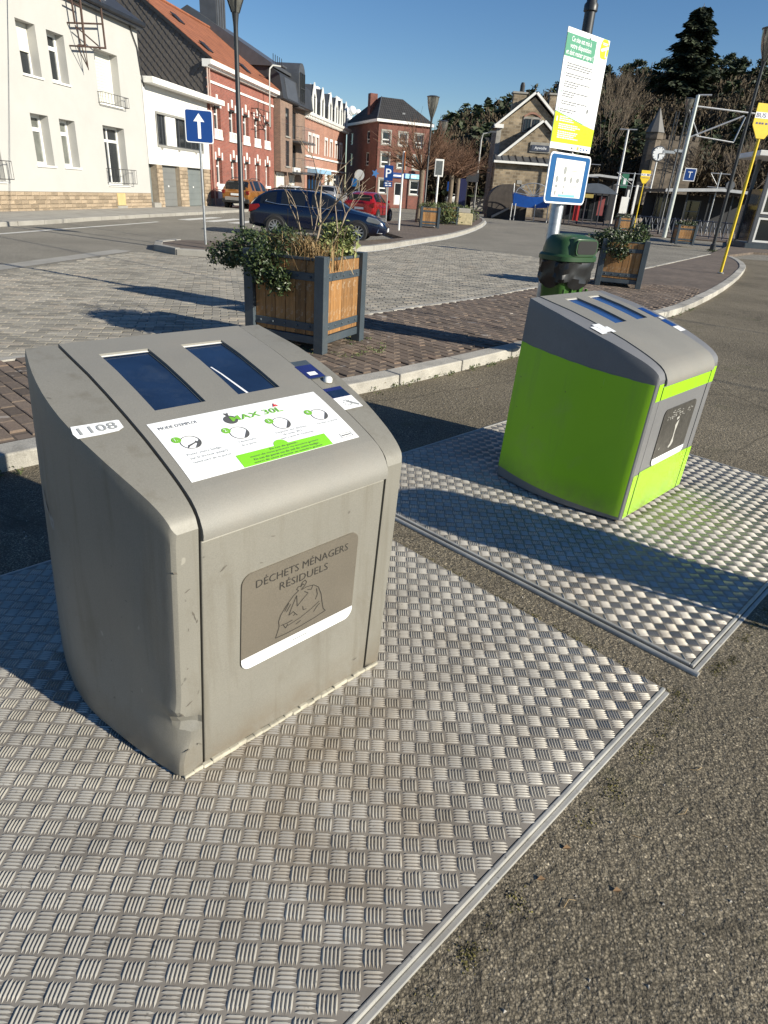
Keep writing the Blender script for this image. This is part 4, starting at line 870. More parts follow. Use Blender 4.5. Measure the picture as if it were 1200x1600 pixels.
# ---------------------------------------------------------------- street lamps and traffic signs
M['lampglass'] = pm('smoked_lamp_glass', (.22, .22, .20), .10, .55, .3, 5, spec=.6); M['lamplid'] = pm('lamp_reflector', (.10, .105, .11), .3, .4)
def lamp(label, loc, H=5.5, k=1., grp='black street lamps with cone heads'):
    r = thing('street_lamp', label, 'street lamp', loc, 0, grp); hb = H-.95*k
    obj('pole', MB().lathe([(.10*k, 0), (.10*k, .25), (.062*k, .30), (.048*k, hb-.25), (.055*k, hb-.15), (.075*k, hb)], 14), M['blacksteel'], r, smooth=40)
    obj('lamp_glass', MB().lathe([(.072*k, hb+.005), (.11*k, hb+.12*k), (.20*k, hb+.34*k), (.27*k, hb+.62*k), (.30*k, hb+.86*k)], 20), M['lampglass'], r, smooth=50)
    obj('lamp_lid', MB().lathe([(.31*k, hb+.86*k), (.325*k, hb+.875*k), (.33*k, hb+.90*k), (.20*k, hb+.94*k), (0, hb+.95*k)], 20), M['lamplid'], r, smooth=40)
    for a in range(4):
        c, s = math.cos(a*PI/2+.4), math.sin(a*PI/2+.4); obj('rib', MB().tube([(.078*k*c, .078*k*s, hb), (.205*k*c, .205*k*s, hb+.34*k), (.305*k*c, .305*k*s, hb+.87*k)], .012*k, 5), M['blacksteel'], r)
    obj('bulb_housing', MB().lathe([(.05*k, hb), (.045*k, hb+.3*k), (0, hb+.34*k)], 10), M['blacksteel'], r)
    return r
lamp('street lamp on the traffic island in front of the grey and white houses', (-3.75, 16.05, .1))
lamp('street lamp beside the round bare tree', (.98, 38.5, .1), 5.95); lamp('small distant street lamp behind the bare trees', (2.1, 50., .1), 5.9)
lamp('tall street lamp near the railing with moss at its foot', (14.75, 33.4, .05), 8.7, 1.28)
leaves('lamp_moss', [(14.75, 33.4, .06, .28, .28, .06, 160)], .06, M['weed'], None, 41, .5, .2, kind='stuff')
def flat_sign(r, poly, y, mat, name, th=.004): return obj(name, MB().prism(poly, 'y', y-th, y), mat, r)
def signpost(name, label, loc, rz, H, mat=None, r_=.03, grp=None):
    r = thing(name, label, 'road sign', loc, rz, grp); obj('post', MB().lathe([(r_, 0), (r_, H), (0, H+.01)], 12), mat or M['steel'], r, smooth=40); return r
s = signpost('one_way_sign', 'blue square sign with a white upward arrow on a grey post', (-5.04, 17.5, .1), math.radians(16.6), 2.95)
flat_sign(s, rrect(-.32, .32, 2.25, 2.94, .05), -.035, M['print_white'], 'sign_plate', .006); flat_sign(s, rrect(-.298, .298, 2.272, 2.918, .04), -.042, M['blue'], 'blue_field')
flat_sign(s, [(-.035, 2.34), (.035, 2.34), (.035, 2.69), (.125, 2.69), (0, 2.86), (-.125, 2.69), (-.035, 2.69)], -.047, M['print_white'], 'arrow')
s = signpost('parking_sign', 'blue parking sign with the letter P and a plate below', (-.93, 33.86, .1), .03, 2.62); flat_sign(s, rrect(-.21, .21, 1.92, 2.56, .03), -.035, M['blue'], 'sign_plate'); t = MB(); text(t, 'P', lambda x, z: (x, -.041, z), 0, 2.06, .36, .26, 'c'); obj('letter', t, M['print_white'], s)
flat_sign(s, rrect(-.2, .2, 1.66, 1.88, .02), -.035, M['blue'], 'lower_plate'); t = MB()
for x, z in ((-.15, 1.79), (.02, 1.79), (-.13, 1.70), (.03, 1.70)): rect(t, (x, x+.12, z, z+.045), lambda a, b: (a, -.041, b))
obj('plate_print', t, M['print_white'], s)
s = signpost('edge_on_sign', 'white post with a sign seen from its edge above the brick island', (-.25, 30.3, .1), math.radians(91), 3.0, M['white'], .045); flat_sign(s, rrect(-.3, .3, 2.2, 2.98, .04), -.05, pm('orange_sign_back', (.45, .14, .04), .5), 'sign_plate', .03)
s = signpost('no_entry_back', 'round pale sign on a post near the corner brick house', (-4.2, 62, .1), .05, 2.3); flat_sign(s, [(.42*math.cos(a*PI/12), 2.5+.42*math.sin(a*PI/12)) for a in range(24)], -.04, pm('pale_sign_back', (.42, .42, .42), .6), 'sign_plate'); flat_sign(s, rrect(-.62, -.2, 1.6, 2.2, .03), -.05, M['azure'], 'blue_plate')
s = thing('display_board', 'white framed notice display on a post by the planters', 'display board', (1.5, 36.2, .1), .02); obj('post', MB().lathe([(.05, 0), (.05, 2.35)], 10), M['white'], s); obj('frame', MB().box(-.22, -.03, 2.28, .22, .03, 3.06), M['white'], s, bevel=.02); obj('screen', MB().box(-.165, -.036, 2.36, .165, -.0305, 2.98), pm('grey_screen', (.12, .13, .13), .4, var=.25, vs=9), s)
s = thing('stone_block', 'pale yellowish stone block at the end of the traffic island', 'stone block', (3.35, 41.2, .1), .12); obj('block', MB().box(-.5, -.45, 0, .5, .45, .62), pm('yellow_stone', (.42, .36, .22), .9, var=.2, vs=3, dirt=(.16, .14, .09), ds=3, da=.8), s, bevel=.04); obj('cap_stone', MB().box(-.36, -.3, .621, .36, .3, .86), M['conc'], s, bevel=.03)
s = signpost('small_blue_sign', 'small dark blue sign on a thin post down the side street', (3.3, 56, .1), 0, 2.4); flat_sign(s, rrect(-.22, .22, 1.75, 2.4, .03), -.04, M['blue'], 'sign_plate')
# bus stop flags
def bus_flag(label, loc, rz, H, k, wr=True):
    r = thing('bus_stop_sign', label, 'bus stop sign', loc, rz, 'yellow bus stop flags'); obj('pole', MB().lathe([(.04*k, 0), (.04*k, H-.55*k), (.02, H-.54*k)], 12), M['yellow'], r, smooth=40); obj('base', MB().lathe([(.09, 0), (.09, .02), (.05, .03)], 12), M['steel'], r)
    obj('flag', MB().prism([(-.33*k, H), (.33*k, H), (.33*k, H-.50*k), (.12*k, H-.80*k), (-.12*k, H-.80*k), (-.33*k, H-.50*k)], 'y', -.05*k, -.03*k), M['yellow'], r, bevel=.006)
    t = MB(); rect(t, (-.325*k, .325*k, H-.34*k, H-.20*k), lambda a, b: (a, -.053*k, b)); obj('white_band', t, M['print_white'], r)
    t = MB(); text(t, 'BUS', lambda a, b: (a, -.056*k, b), -.29*k, H-.318*k, .10*k, .28*k); 
    for x in (-.25, -.16, -.08, .03, .12, .2): rect(t, (x*k, x*k+.06*k, H-.47*k, H-.43*k), lambda a, b: (a, -.054*k, b))
    rect(t, (.08*k, .28*k, H-.31*k, H-.22*k), lambda a, b: (a, -.056*k, b)); obj('flag_print', t, pm('violet_ink', (.05, .04, .16), .5), r); return r
bus_flag('yellow bus stop sign on a leaning-looking yellow pole at the kerb', (9.36, 20.23, .09), math.radians(10), 4.22, 1.0)
bus_flag('distant orange-yellow bus stop flag near the railing', (16.2, 50, .1), .1, 3.85, 1.)
# ---------------------------------------------------------------- cars
def paint(name, c, rough=.22, metal=.35): return pm(name, c, rough, metal, .04, 2, coat=.8)
M['carglass'] = pm('tinted_car_glass', (.010, .012, .015), .04, 0, .2, 3, spec=.8); M['tyre'] = pm('tyre_rubber', (.018, .018, .019), .8); M['rim'] = pm('alloy_rim', (.48, .48, .49), .3, .8, .1); M['taillight'] = pm('red_lens', (.16, .006, .008), .15); M['headlight'] = pm('clear_lens', (.26, .28, .30), .1, .5); M['plastic'] = pm('black_bumper_plastic', (.022, .022, .024), .6); M['chrome'] = pm('chrome_trim', (.6, .6, .6), .18, .9)
def car(label, loc, rz, st, wheels, rw, mat, wid, low=None, rail=False, arch=True):
    """st rows: x, z_bottom, z_belt, z_top, half width, half roof width ; x=0 is the rear bumper"""
    r = thing('parked_car', label, 'car', loc, rz, 'cars parked along the street')
    xs = []
    for a, b in zip(st, st[1:]):
        n = 3; xs += [tuple(a[i]+(b[i]-a[i])*k/n for i in range(6)) for k in range(n)]
    xs.append(st[-1]); A = np.array(xs); K = np.array([.25, .5, .25])
    for _ in range(2):
        B_ = A.copy(); B_[1:-1, 1:] = A[:-2, 1:]*.25 + A[1:-1, 1:]*.5 + A[2:, 1:]*.25; A = B_
    def sec(q):
        x, zb, zl, zt, w_, wt = q; return [(x, w_*.80, zb), (x, w_*.97, zb+.12), (x, w_, zb+(zl-zb)*.55), (x, w_*.985, zl-.06), (x, w_*.955, zl), (x, wt+.03, max(zl+.002, zt-.07)), (x, wt*.93, max(zl+.004, zt-.015)), (x, wt*.5, max(zl+.005, zt+.005)), (x, 0, max(zl+.006, zt+.012))]
    S = [sec(q) for q in A]; body = MB(); side_w = MB(); wind = MB(); nseg = len(S[0])-1
    def cab(i): return (A[i][3]-A[i][2]) > .17 and (A[i+1][3]-A[i+1][2]) > .17
    pillars = wid['pillars']
    for i in range(len(S)-1):
        for sgn in (1, -1):
            for j in range(nseg):
                q = [S[i][j], S[i+1][j], S[i+1][j+1], S[i][j+1]]; q = [(a, b*sgn, c) for a, b, c in q]
                xm = (A[i][0]+A[i+1][0])/2; slope = (A[i+1][3]-A[i][3])/max(1e-6, A[i+1][0]-A[i][0])
                tgt = body
                if j == 4 and cab(i) and wid['x0'] < xm < wid['x1'] and not any(abs(xm-p) < .055 for p in pillars): tgt = side_w
                elif j >= 5 and (A[i][3]-A[i][2] > .04) and (slope < -.30 and xm > 2 or slope > .45 and A[i][3] > A[i][2]+.12): tgt = wind
                tgt.add(q, [(0, 1, 2, 3)])
    for e in (0, -1): body.add([(a, b, c) for a, b, c in S[e]] + [(a, -b, c) for a, b, c in S[e][::-1]], [tuple(range(2*len(S[e])))])
    obj('body', body, mat, r, smooth=42)
    for sgn in (1, -1):
        q = MB(); q.v = side_w.v; q.f = [f for f in side_w.f if sum(side_w.v[i][1] for i in f)*sgn > 0]; q.m = [0]*len(q.f); used = sorted({i for f in q.f for i in f}); mp = {i: n for n, i in enumerate(used)}; q.v = [side_w.v[i] for i in used]; q.f = [tuple(mp[i] for i in f) for f in q.f]; obj('side_window', q, M['carglass'], r, smooth=50)
    
    for lo_, hi_, nm in ((-1, 2, 'rear_screen'), (2, 9, 'windscreen')):
        q = MB(); fs = [f for f in wind.f if lo_ < wind.v[f[0]][0] <= hi_]
        if fs: used = sorted({i for f in fs for i in f}); mp = {i: n for n, i in enumerate(used)}; q.v = [wind.v[i] for i in used]; q.f = [tuple(mp[i] for i in f) for f in fs]; q.m = [0]*len(fs); obj(nm, q, M['carglass'], r, smooth=50)
    hw = max(q[4] for q in st)
    for wx in wheels:
        for sgn in (1, -1):
            y = sgn*(hw-.10); wh = thing_w = put('wheel', None, r, (wx, y, rw))
            ty = MB().lathe([(rw*.66, -.10), (rw*.93, -.11), (rw, -.07), (rw, .07), (rw*.93, .11), (rw*.66, .10)], 24, cap=False).map(lambda a, b, c: (a, c, b)); obj('tyre', ty, M['tyre'], wh, smooth=40)
            ri = MB().lathe([(rw*.66, -.09), (rw*.68, .09), (rw*.60, .085), (rw*.58, .04)], 24, cap=False).map(lambda a, b, c: (a, c*sgn, b))
            for k in range(10):
                a = k*2*PI/10; c, s_ = math.cos(a), math.sin(a); ri.add([(c*rw*.14-s_*.022, sgn*.085, s_*rw*.14+c*.022), (c*rw*.14+s_*.022, sgn*.085, s_*rw*.14-c*.022), (c*rw*.62+s_*.016, sgn*.088, s_*rw*.62-c*.016), (c*rw*.62-s_*.016, sgn*.088, s_*rw*.62+c*.016)], [(0, 1, 2, 3)])
            ri.lathe([(rw*.18, .07), (rw*.17, .09), (0, .095)], 14, (0, 0, 0)) if False else None
            hub = MB().lathe([(rw*.17, .06), (rw*.16, .095), (0, .1)], 14).map(lambda a, b, c: (a, c*sgn, b)); ri.add(hub.v, hub.f); obj('rim', ri, M['rim'], wh, smooth=30)
            obj('brake_disc', MB().lathe([(rw*.62, -.02), (rw*.62, .0), (0, .0)], 20).map(lambda a, b, c: (a, c*sgn, b)), M['plastic'], wh)
            ar = MB(); ro = rw*1.16; pts = [(wx+ro*math.cos(a), rw+ro*math.sin(a)) for a in [PI*k/14-.05*0 for k in range(15)]]; pi_ = [(wx+rw*1.02*math.cos(PI*k/14), rw+rw*1.02*math.sin(PI*k/14)) for k in range(15)]
            yo = sgn*(hw+.004)
            for k in range(14): ar.add([(pts[k][0], yo, pts[k][1]), (pts[k+1][0], yo, pts[k+1][1]), (pi_[k+1][0], yo, pi_[k+1][1]), (pi_[k][0], yo, pi_[k][1])], [(0, 1, 2, 3)])
            for k in range(14): ar.add([(pi_[k][0], yo, pi_[k][1]), (pi_[k+1][0], yo, pi_[k+1][1]), (wx, yo-sgn*.006, rw)], [(0, 1, 2)])
            obj('wheel_arch', ar, M['plastic'], r)
            wh.location.y = sgn*(hw-.055)
    L = st[-1][0]; zb = st[0][2]
    for sgn in (1, -1):
        y = sgn*st[1][4]
        if low: obj('sill', MB().box(st[2][0]+.5, min(y*.99, y*1.015), low-.06, L-1.1, max(y*.99, y*1.015), low+.08), M['plastic'], r)
        obj('mirror', MB().box(wid['x1']-.42, min(sgn*hw, sgn*(hw+.18)), wid['mz']-.07, wid['x1']-.26, max(sgn*hw, sgn*(hw+.18)), wid['mz']+.07), mat, r, bevel=.03)
        for dx in wid['doors']: obj('door_seam', MB().box(dx-.006, min(sgn*(hw-.01), sgn*(hw+.004)), .38, dx+.006, max(sgn*(hw-.01), sgn*(hw+.004)), wid['mz']-.1), M['plastic'], r)
        for dx in wid['doors'][:2]: obj('handle', MB().box(dx+.08, min(sgn*hw, sgn*(hw+.03)), wid['mz']-.22, dx+.28, max(sgn*hw, sgn*(hw+.03)), wid['mz']-.185), mat, r, bevel=.008)
        if rail: obj('roof_rail', MB().tube([(wid['x0']+.3, sgn*.56, st[4][3]-.03), (wid['x0']+.6, sgn*.57, st[4][3]+.05), (wid['x1']-1.1, sgn*.57, st[4][3]+.05), (wid['x1']-.85, sgn*.56, st[4][3]-.02)], .02, 6), M['plastic'], r)
    return r
estate = [(0, .42, .78, .80, .70, .62), (.07, .32, .95, 1.00, .84, .70), (.30, .28, .98, 1.22, .885, .64), (.62, .25, .985, 1.39, .90, .61), (1.1, .22, .975, 1.44, .905, .60), (1.9, .21, .955, 1.45, .905, .61), (2.5, .21, .935, 1.41, .905, .60), (2.95, .21, .92, 1.20, .905, .62), (3.38, .21, .905, .96, .90, .74), (3.9, .22, .83, .89, .885, .72), (4.3, .24, .71, .76, .84, .68), (4.52, .28, .60, .63, .74, .60), (4.60, .36, .52, .54, .62, .5)]
M['blue_car'] = paint('dark_blue_car_paint', (.003, .008, .030))
c = car('dark blue estate car parked beyond the nearest planter', (-5.15, 23.95, 0), math.radians(-3), estate, (.93, 3.66), .325, M['blue_car'], dict(x0=.42, x1=3.25, mz=.98, pillars=(1.02, 2.02), doors=(1.35, 2.15, 3.1)), .26, True)
for sgn in (1, -1):
    obj('taillight', MB().prism([(.02, .70), (.26, .78), (.42, .90), (.36, .97), (.06, .93)], 'y', sgn*.80, sgn*.893), M['taillight'], c, bevel=.02)
    obj('headlight', MB().prism([(3.88, .66), (4.32, .60), (4.44, .66), (4.28, .76), (3.98, .82)], 'y', sgn*.70, sgn*.868), M['headlight'], c, bevel=.02)
    obj('fog_trim', MB().tube([(4.36, sgn*.78, .50), (4.30, sgn*.83, .34), (4.46, sgn*.72, .33)], .018, 6), M['chrome'], c)
    obj('window_trim', MB().tube([(.66, sgn*.862, 1.12), (.60, sgn*.875, 1.06), (1.0, sgn*.878, 1.0), (1.9, sgn*.880, .975), (2.6, sgn*.88, .95), (3.15, sgn*.875, .94)], .011, 5), M['chrome'], c)
obj('grille', MB().box(4.44, -.5, .40, 4.585, .5, .56), M['plastic'], c, bevel=.02); obj('number_plate', MB().box(4.60, -.26, .36, 4.612, .26, .47), M['print_white'], c); obj('rear_bumper', MB().box(-.015, -.70, .33, .10, .70, .52), M['plastic'], c, bevel=.03)
suv = [(0, .45, .92, .95, .78, .66), (.08, .40, 1.06, 1.12, .86, .70), (.28, .36, 1.08, 1.50, .89, .66), (.6, .33, 1.08, 1.62, .90, .64), (1.2, .32, 1.07, 1.65, .90, .63), (2.0, .32, 1.06, 1.64, .90, .63), (2.5, .32, 1.05, 1.52, .90, .62), (2.95, .32, 1.04, 1.22, .90, .66), (3.25, .33, 1.02, 1.08, .89, .76), (3.8, .36, .98, 1.03, .87, .74), (4.2, .42, .80, .84, .78, .66), (4.33, .48, .7, .72, .7, .6)]
M['suv_paint'] = paint('copper_orange_car_paint', (.30, .12, .022))
c = car('copper orange off-road car seen from behind in front of the red house', (-9.85, 40.7, .0), math.radians(79), suv, (.85, 3.5), .36, M['suv_paint'], dict(x0=.45, x1=3.1, mz=1.14, pillars=(.95, 1.9), doors=(1.2, 2.0, 2.9)), .36, True)
obj('rear_window', MB().prism([(-.62, 1.10), (.62, 1.10), (.54, 1.46), (-.54, 1.46)], 'x', .05, .12), M['carglass'], c)
obj('rear_bumper', MB().box(-.06, -.84, .40, .06, .84, .62), M['plastic'], c, bevel=.03); obj('skid_plate', MB().box(-.085, -.62, .52, -.061, .62, .70), M['rim'], c, bevel=.02); obj('number_plate', MB().box(-.03, -.27, .78, -.01, .27, .89), M['print_white'], c)
for sgn in (1, -1): obj('taillight', MB().box(-.03, sgn*.74-.09, .86, .12, sgn*.74+.09, 1.05), M['taillight'], c, bevel=.02)
hatch = [(0, .40, .85, .88, .74, .6), (.08, .32, .98, 1.06, .84, .66), (.3, .26, 1.0, 1.33, .87, .62), (.7, .24, 1.0, 1.45, .88, .61), (1.3, .22, .98, 1.48, .88, .60), (1.9, .22, .96, 1.44, .88, .60), (2.45, .22, .94, 1.20, .88, .62), (2.85, .22, .92, .98, .87, .72), (3.4, .23, .84, .89, .85, .70), (3.8, .27, .68, .72, .76, .6), (3.92, .34, .56, .58, .64, .5)]
M['red_car'] = paint('red_car_paint', (.34, .010, .014)); M['white_car'] = paint('white_car_paint', (.62, .62, .60), .3, 0); M['silver'] = paint('silver_van_paint', (.40, .40, .41), .35, .5)
c = car('red hatchback seen from behind beyond the blue estate car', (-2.55, 38.3, .0), math.radians(76), hatch, (.75, 3.25), .31, M['red_car'], dict(x0=.45, x1=2.7, mz=1.02, pillars=(.9, 1.6), doors=(1.0, 1.7, 2.6)), .25)
obj('rear_window', MB().prism([(-.60, 1.02), (.60, 1.02), (.52, 1.32), (-.52, 1.32)], 'x', .06, .16), M['carglass'], c); obj('number_plate', MB().box(-.02, -.26, .60, 0, .26, .71), M['print_white'], c)
for sgn in (1, -1): obj('taillight', MB().prism([(sgn*.84, .72), (sgn*.62, .78), (sgn*.66, .90), (sgn*.84, .98)], 'x', -.02, .22), M['taillight'], c, bevel=.01)
car('white hatchback mostly hidden behind the blue estate car', (-8.1, 47., .0), math.radians(80), hatch, (.75, 3.25), .31, M['white_car'], dict(x0=.45, x1=2.7, mz=1.02, pillars=(.9, 1.6), doors=(1.0, 1.7, 2.6)), .25)
car('silver box-shaped car in front of the shop front', (-6.4, 55., .0), math.radians(80), suv, (.85, 3.5), .36, M['silver'], dict(x0=.45, x1=3.1, mz=1.14, pillars=(.95, 1.9), doors=(1.2, 2.0, 2.9)), .36)
car('small white car far down the side street', (6.0, 92., .3), math.radians(100), hatch, (.75, 3.25), .31, M['white_car'], dict(x0=.45, x1=2.7, mz=1.02, pillars=(.9, 1.6), doors=(1.0, 1.7, 2.6)), .25)
# ---------------------------------------------------------------- houses along the street
FD = Vector((0.13329732, 0.99107609, 0)); FP = Vector((-13.41209, 28.98807, 0)); FRZ = math.atan2(FD.y, FD.x)
def house(name, label, s, off=0, cat='house'):
    p = FP + FD*s + Vector((FD.y, -FD.x, 0))*off; return thing(name, label, cat, (p.x, p.y, 0), FRZ)
def wall(root, x0, x1, z0, z1, holes, depth, mat, y=0, back=.6, name='wall', ends=True):
    m = MB().grid(x0, x1, z0, z1, holes, depth, lambda x, z, d: (x, y+d, z))
    if ends:
        for x in (x0, x1): m.quad((x, y, z0), (x, y+back, z0), (x, y+back, z1), (x, y, z1))
        m.quad((x0, y, z1), (x1, y, z1), (x1, y+back, z1), (x0, y+back, z1)); m.quad((x0, y, z0), (x1, y, z0), (x1, y+back, z0), (x0, y+back, z0))
    return obj(name, m, mat, root)
def window(root, x0, x1, z0, z1, y, fm, mull=(), trans=(), fw=.07, pm_=None, name='window', open_=None):
    m = MB(); a, b = y-.05, y+.02
    for q in ((x0, x0+fw, z0, z1), (x1-fw, x1, z0, z1), (x0+fw, x1-fw, z0, z0+fw), (x0+fw, x1-fw, z1-fw, z1)): m.box(q[0], a, q[2], q[1], b, q[3])
    for q in mull: m.box(q-fw*.45, a+.004, z0+fw, q+fw*.45, b-.004, z1-fw)
    xs = [x0+fw, *sorted(mull), x1-fw]
    for q in trans:
        for u, v in zip(xs, xs[1:]): m.box(u+(fw*.45 if u != xs[0] else 0), a+.006, q-fw*.6, v-(fw*.45 if v != xs[-1] else 0), b-.006, q+fw*.6)
    w_ = obj(name, m, fm, root)
    zs = [z0+fw, *sorted(trans), z1-fw]
    for u, v in zip(xs, xs[1:]):
        for g, h in zip(zs, zs[1:]): obj('pane', MB().box(u, y+.0, g, v, y+.008, h), pm_ or M['glass'], w_)
    return w_
def railing(root, x0, x1, z0, z1, y0, y1, mat, n=9, name='balcony_railing'):
    m = MB(); r = .012
    for z in (z0, z1): m.tube([(x0, y1, z), (x0, y0, z), (x1, y0, z), (x1, y1, z)], r, 5)
    o = obj(name, m, mat, root); bm_ = MB().tube([(0, 0, z0), (0, 0, z1)], r*.7, 4).mesh('baluster', mat)
    for k in range(n+1): put('baluster', bm_, o, (x0+(x1-x0)*k/n, y0, 0))
    for k in (1, 2):
        for x in (x0, x1): put('baluster', bm_, o, (x, y0+(y1-y0)*k/3, 0))
    return o
M['render'] = pm('pale_grey_render', (.445, .437, .415), .9, var=.05, vs=.5, fine=.05, fs=40, dirt=(.38, .37, .345), ds=.5, da=.3, bump=.15, bs=60)
M['plinth'] = pm('ochre_stone', (.32, .25, .175), .9, var=.25, vs=5, fine=.2, fs=30, rnd=.28, bump=.5, bs=25, bd=.02); M['mortar'] = pm('stone_mortar', (.30, .25, .19), .95, var=.2, vs=6)
M['upvc'] = pm('white_plastic_frame', (.72, .72, .70), .35, var=.03); M['gutterdark'] = pm('dark_zinc_gutter', (.035, .037, .042), .4, .4, .2, 4); M['zinc'] = pm('grey_zinc_sheet', (.12, .125, .135), .45, .5, .15, 1.5); M['zincd'] = pm('dark_zinc_sheet', (.055, .057, .062), .5, .4, .15, 1.5)
M['shutter'] = pm('cream_roller_shutter', (.62, .61, .55), .5, var=.04, vs=2); M['garage'] = pm('grey_garage_door', (.17, .175, .17), .5, var=.08, vs=1.5); M['garage2'] = pm('blue_grey_garage_door', (.165, .185, .185), .5, var=.08, vs=1.5)
M['whitewall'] = pm('white_painted_brick', (.64, .63, .60), .8, var=.04, vs=2, fine=.06, fs=25, bump=.4, bs=20, bd=.01); M['iron'] = pm('black_wrought_iron', (.03, .03, .032), .5, .2)
M['rust'] = pm('rusty_steel_tube', (.075, .045, .035), .7, .3, .35, 5); M['slate'] = pm('diamond_fibre_slate', (.085, .076, .068), .55, 0, .2, 5, fine=.2, fs=30)
M['curtain'] = pm('curtained_window_glass', (.135, .142, .128), .12, var=.35, vs=1.6, spec=.6)
stone_me = []
for k in range(4):
    v = 1-.0; m = MB(); c = .08; m.add([(-.5,-.5,-.5),(.5,-.5,-.5),(.5,.5,-.5),(-.5,.5,-.5),(-.5,-.5,.5),(.5,-.5,.5),(.5,.5,.5),(-.5,.5,.5),(-.5+c,-.9+R.uniform(-.2,.2),-.5+c*2),(.5-c,-.9+R.uniform(-.2,.2),-.5+c*2),(.5-c,-.9+R.uniform(-.2,.2),.5-c*2),(-.5+c,-.9+R.uniform(-.2,.2),.5-c*2)],
        [(4,5,6,7),(0,3,2,1),(1,2,6,5),(2,3,7,6),(3,0,4,7),(8,9,10,11),(0,1,9,8),(1,5,10,9),(5,4,11,10),(4,0,8,11)]); stone_me.append(m.mesh('stone', M['plinth']))
def stones(root, x0, x1, z0, z1, y, rows, avg, depth=.05):
    h = (z1-z0)/rows
    for k in range(rows):
        x = x0
        while x < x1-.02:
            w_ = min(avg*R.uniform(.6, 1.5), x1-x)
            if x1-x-w_ < avg*.3: w_ = x1-x
            o = put('stone', R.choice(stone_me), root, (x+w_/2, y, z0+(k+.5)*h)); o.scale = (w_-.016, depth, h-.016); x += w_

# --- grey rendered house
h = house('grey_house', 'pale grey rendered house with a yellow stone base', -9.0); s = 9.0; X = lambda v: v+s
wins = [(-2.50, -1.45, 4.47, 6.05), (-.82, .23, 4.47, 6.04), (-2.49, -1.46, 1.63, 3.28), (-.80, .21, 1.63, 3.26), (2.20, 4.0, 4.13, 6.02), (2.22, 3.95, 1.05, 3.31), (-6.2, -4.4, 1.05, 3.31), (-6.2, -4.4, 4.13, 6.02)]
wall(h, 0, X(5.93), .74, 7.42, [(X(a), X(b), c, d) for a, b, c, d in wins], .44, M['render'], back=9)
wall(h, 0, X(5.93), 0, .74, [], 0, M['mortar'], y=.02, back=8.9, name='plinth')
for a, b in ((0, X(2.75)), (X(3.5), X(5.93))): stones(h, a, b, .02, .73, .03, 5, .34)
obj('vent_panel', MB().box(X(2.78), -.01, .22, X(3.47), .03, .72), pm('yellow_board', (.5, .38, .18), .8), h); obj('vent_sill', MB().box(X(2.7), -.03, .05, X(3.55), .02, .2), M['conc'], h)
for n, (a, b, c, d) in enumerate(wins):
    big = b-a > 1.4
    obj('window_sill', MB().box(X(a)-.05, -.05, c-.07, X(b)+.06, .43, c-.001), M['white'], h, bevel=.006)
    if n == 4:
        sh = window(h, X(a), X(b), c, d, .40, M['upvc'], pm_=M['shutter']); 
        for k in range(16): obj('slat', MB().box(X(a)+.07, .385, c+.1+k*.107, X(b)-.07, .399, c+.198+k*.107), M['shutter'], sh)
    elif n == 0:
        w_ = window(h, X(a), X(b), c, d, .40, M['upvc']); obj('shutter', MB().box(X(a)+.03, .33, c+.72, X(b)-.03, .348, d-.02), M['shutter'], w_)
    elif big: window(h, X(a), X(b), c, d, .40, M['upvc'], [X((a+b)/2)], [d-.55], .09)
    else: window(h, X(a), X(b), c, d, .40, M['upvc'], [], [d-.48], .11, M['curtain'] if n in (2, 3) else None)
railing(h, X(2.12), X(4.22), 4.12, 4.50, -.22, .02, M['iron'], 9); railing(h, X(2.12), X(4.25), 1.12, 1.68, -.24, .02, M['iron'], 9); railing(h, X(-6.3), X(-4.25), 1.12, 1.68, -.24, .02, M['iron'], 9)
g_ = MB().prism([(-.34, 7.38), (-.40, 7.44), (-.40, 7.56), (-.36, 7.58), (-.36, 7.46), (.05, 7.46), (.05, 7.38)], 'x', -.1, X(6.05)); obj('gutter', g_, M['gutterdark'], h); obj('eaves_board', MB().box(-.1, -.30, 7.30, X(6.0), .02, 7.379), M['gutterdark'], h)
obj('roof', MB().prism([(-.3, 7.5), (-.3, 7.58), (4.2, 10.4), (8.8, 7.58), (8.8, 7.5)], 'x', -.1, X(6.05)), M['zincd'], h)
obj('downpipe', MB().tube([(X(5.2), -.05, 7.35), (X(5.45), -.05, 7.0), (X(5.75), -.05, 6.6), (X(5.86), -.05, 6.0), (X(5.98), -.05, 5.4), (X(6.1), -.05, 5.2)], .03, 6), M['iron'], h)
obj('light_pipe', MB().tube([(X(4.0), .3, 7.5), (X(4.02), .3, 8.2)], .05, 8), M['upvc'], h); obj('dormer_window', MB().box(X(3.7), .5, 7.6, X(4.3), 1.2, 8.6), M['upvc'], h)
br = house('roof_bracket', 'rusty tubular steel bracket fixed on the grey house under its eaves', -9.0, 0, 'bracket'); m = []
for a, b, r_ in (((2.62, -.3, 6.05), (2.56, -.3, 8.4), .045), ((.58, -.3, 6.5), (2.63, -.3, 6.87), .035), ((.55, -.3, 5.78), (2.62, -.3, 6.07), .035), ((.62, -.3, 6.45), (1.17, -.3, 5.16), .022), ((.7, -.3, 6.4), (2.1, -.3, 6.05), .025), ((.60, -.3, 5.75), (1.17, -.3, 5.16), .022), ((1.15, -.3, 7.6), (1.13, -.3, 5.9), .05), ((1.13, -.3, 5.9), (1.17, -.3, 5.1), .018), ((.62, -.3, 6.5), (.55, -.3, 7.6), .04), ((.3, -.3, 7.14), (1.2, -.3, 7.1), .03)):
    obj('tube', MB().tube([(X(a[0]), a[1], a[2]), (X(b[0]), b[1], b[2])], r_, 6), M['rust'], br)
for x, z in ((.58, 6.5), (.55, 5.78), (2.62, 6.06), (1.13, 5.9)): obj('wall_fixing', MB().tube([(X(x), -.33, z), (X(x), .0, z)], .03, 6), M['rust'], br)

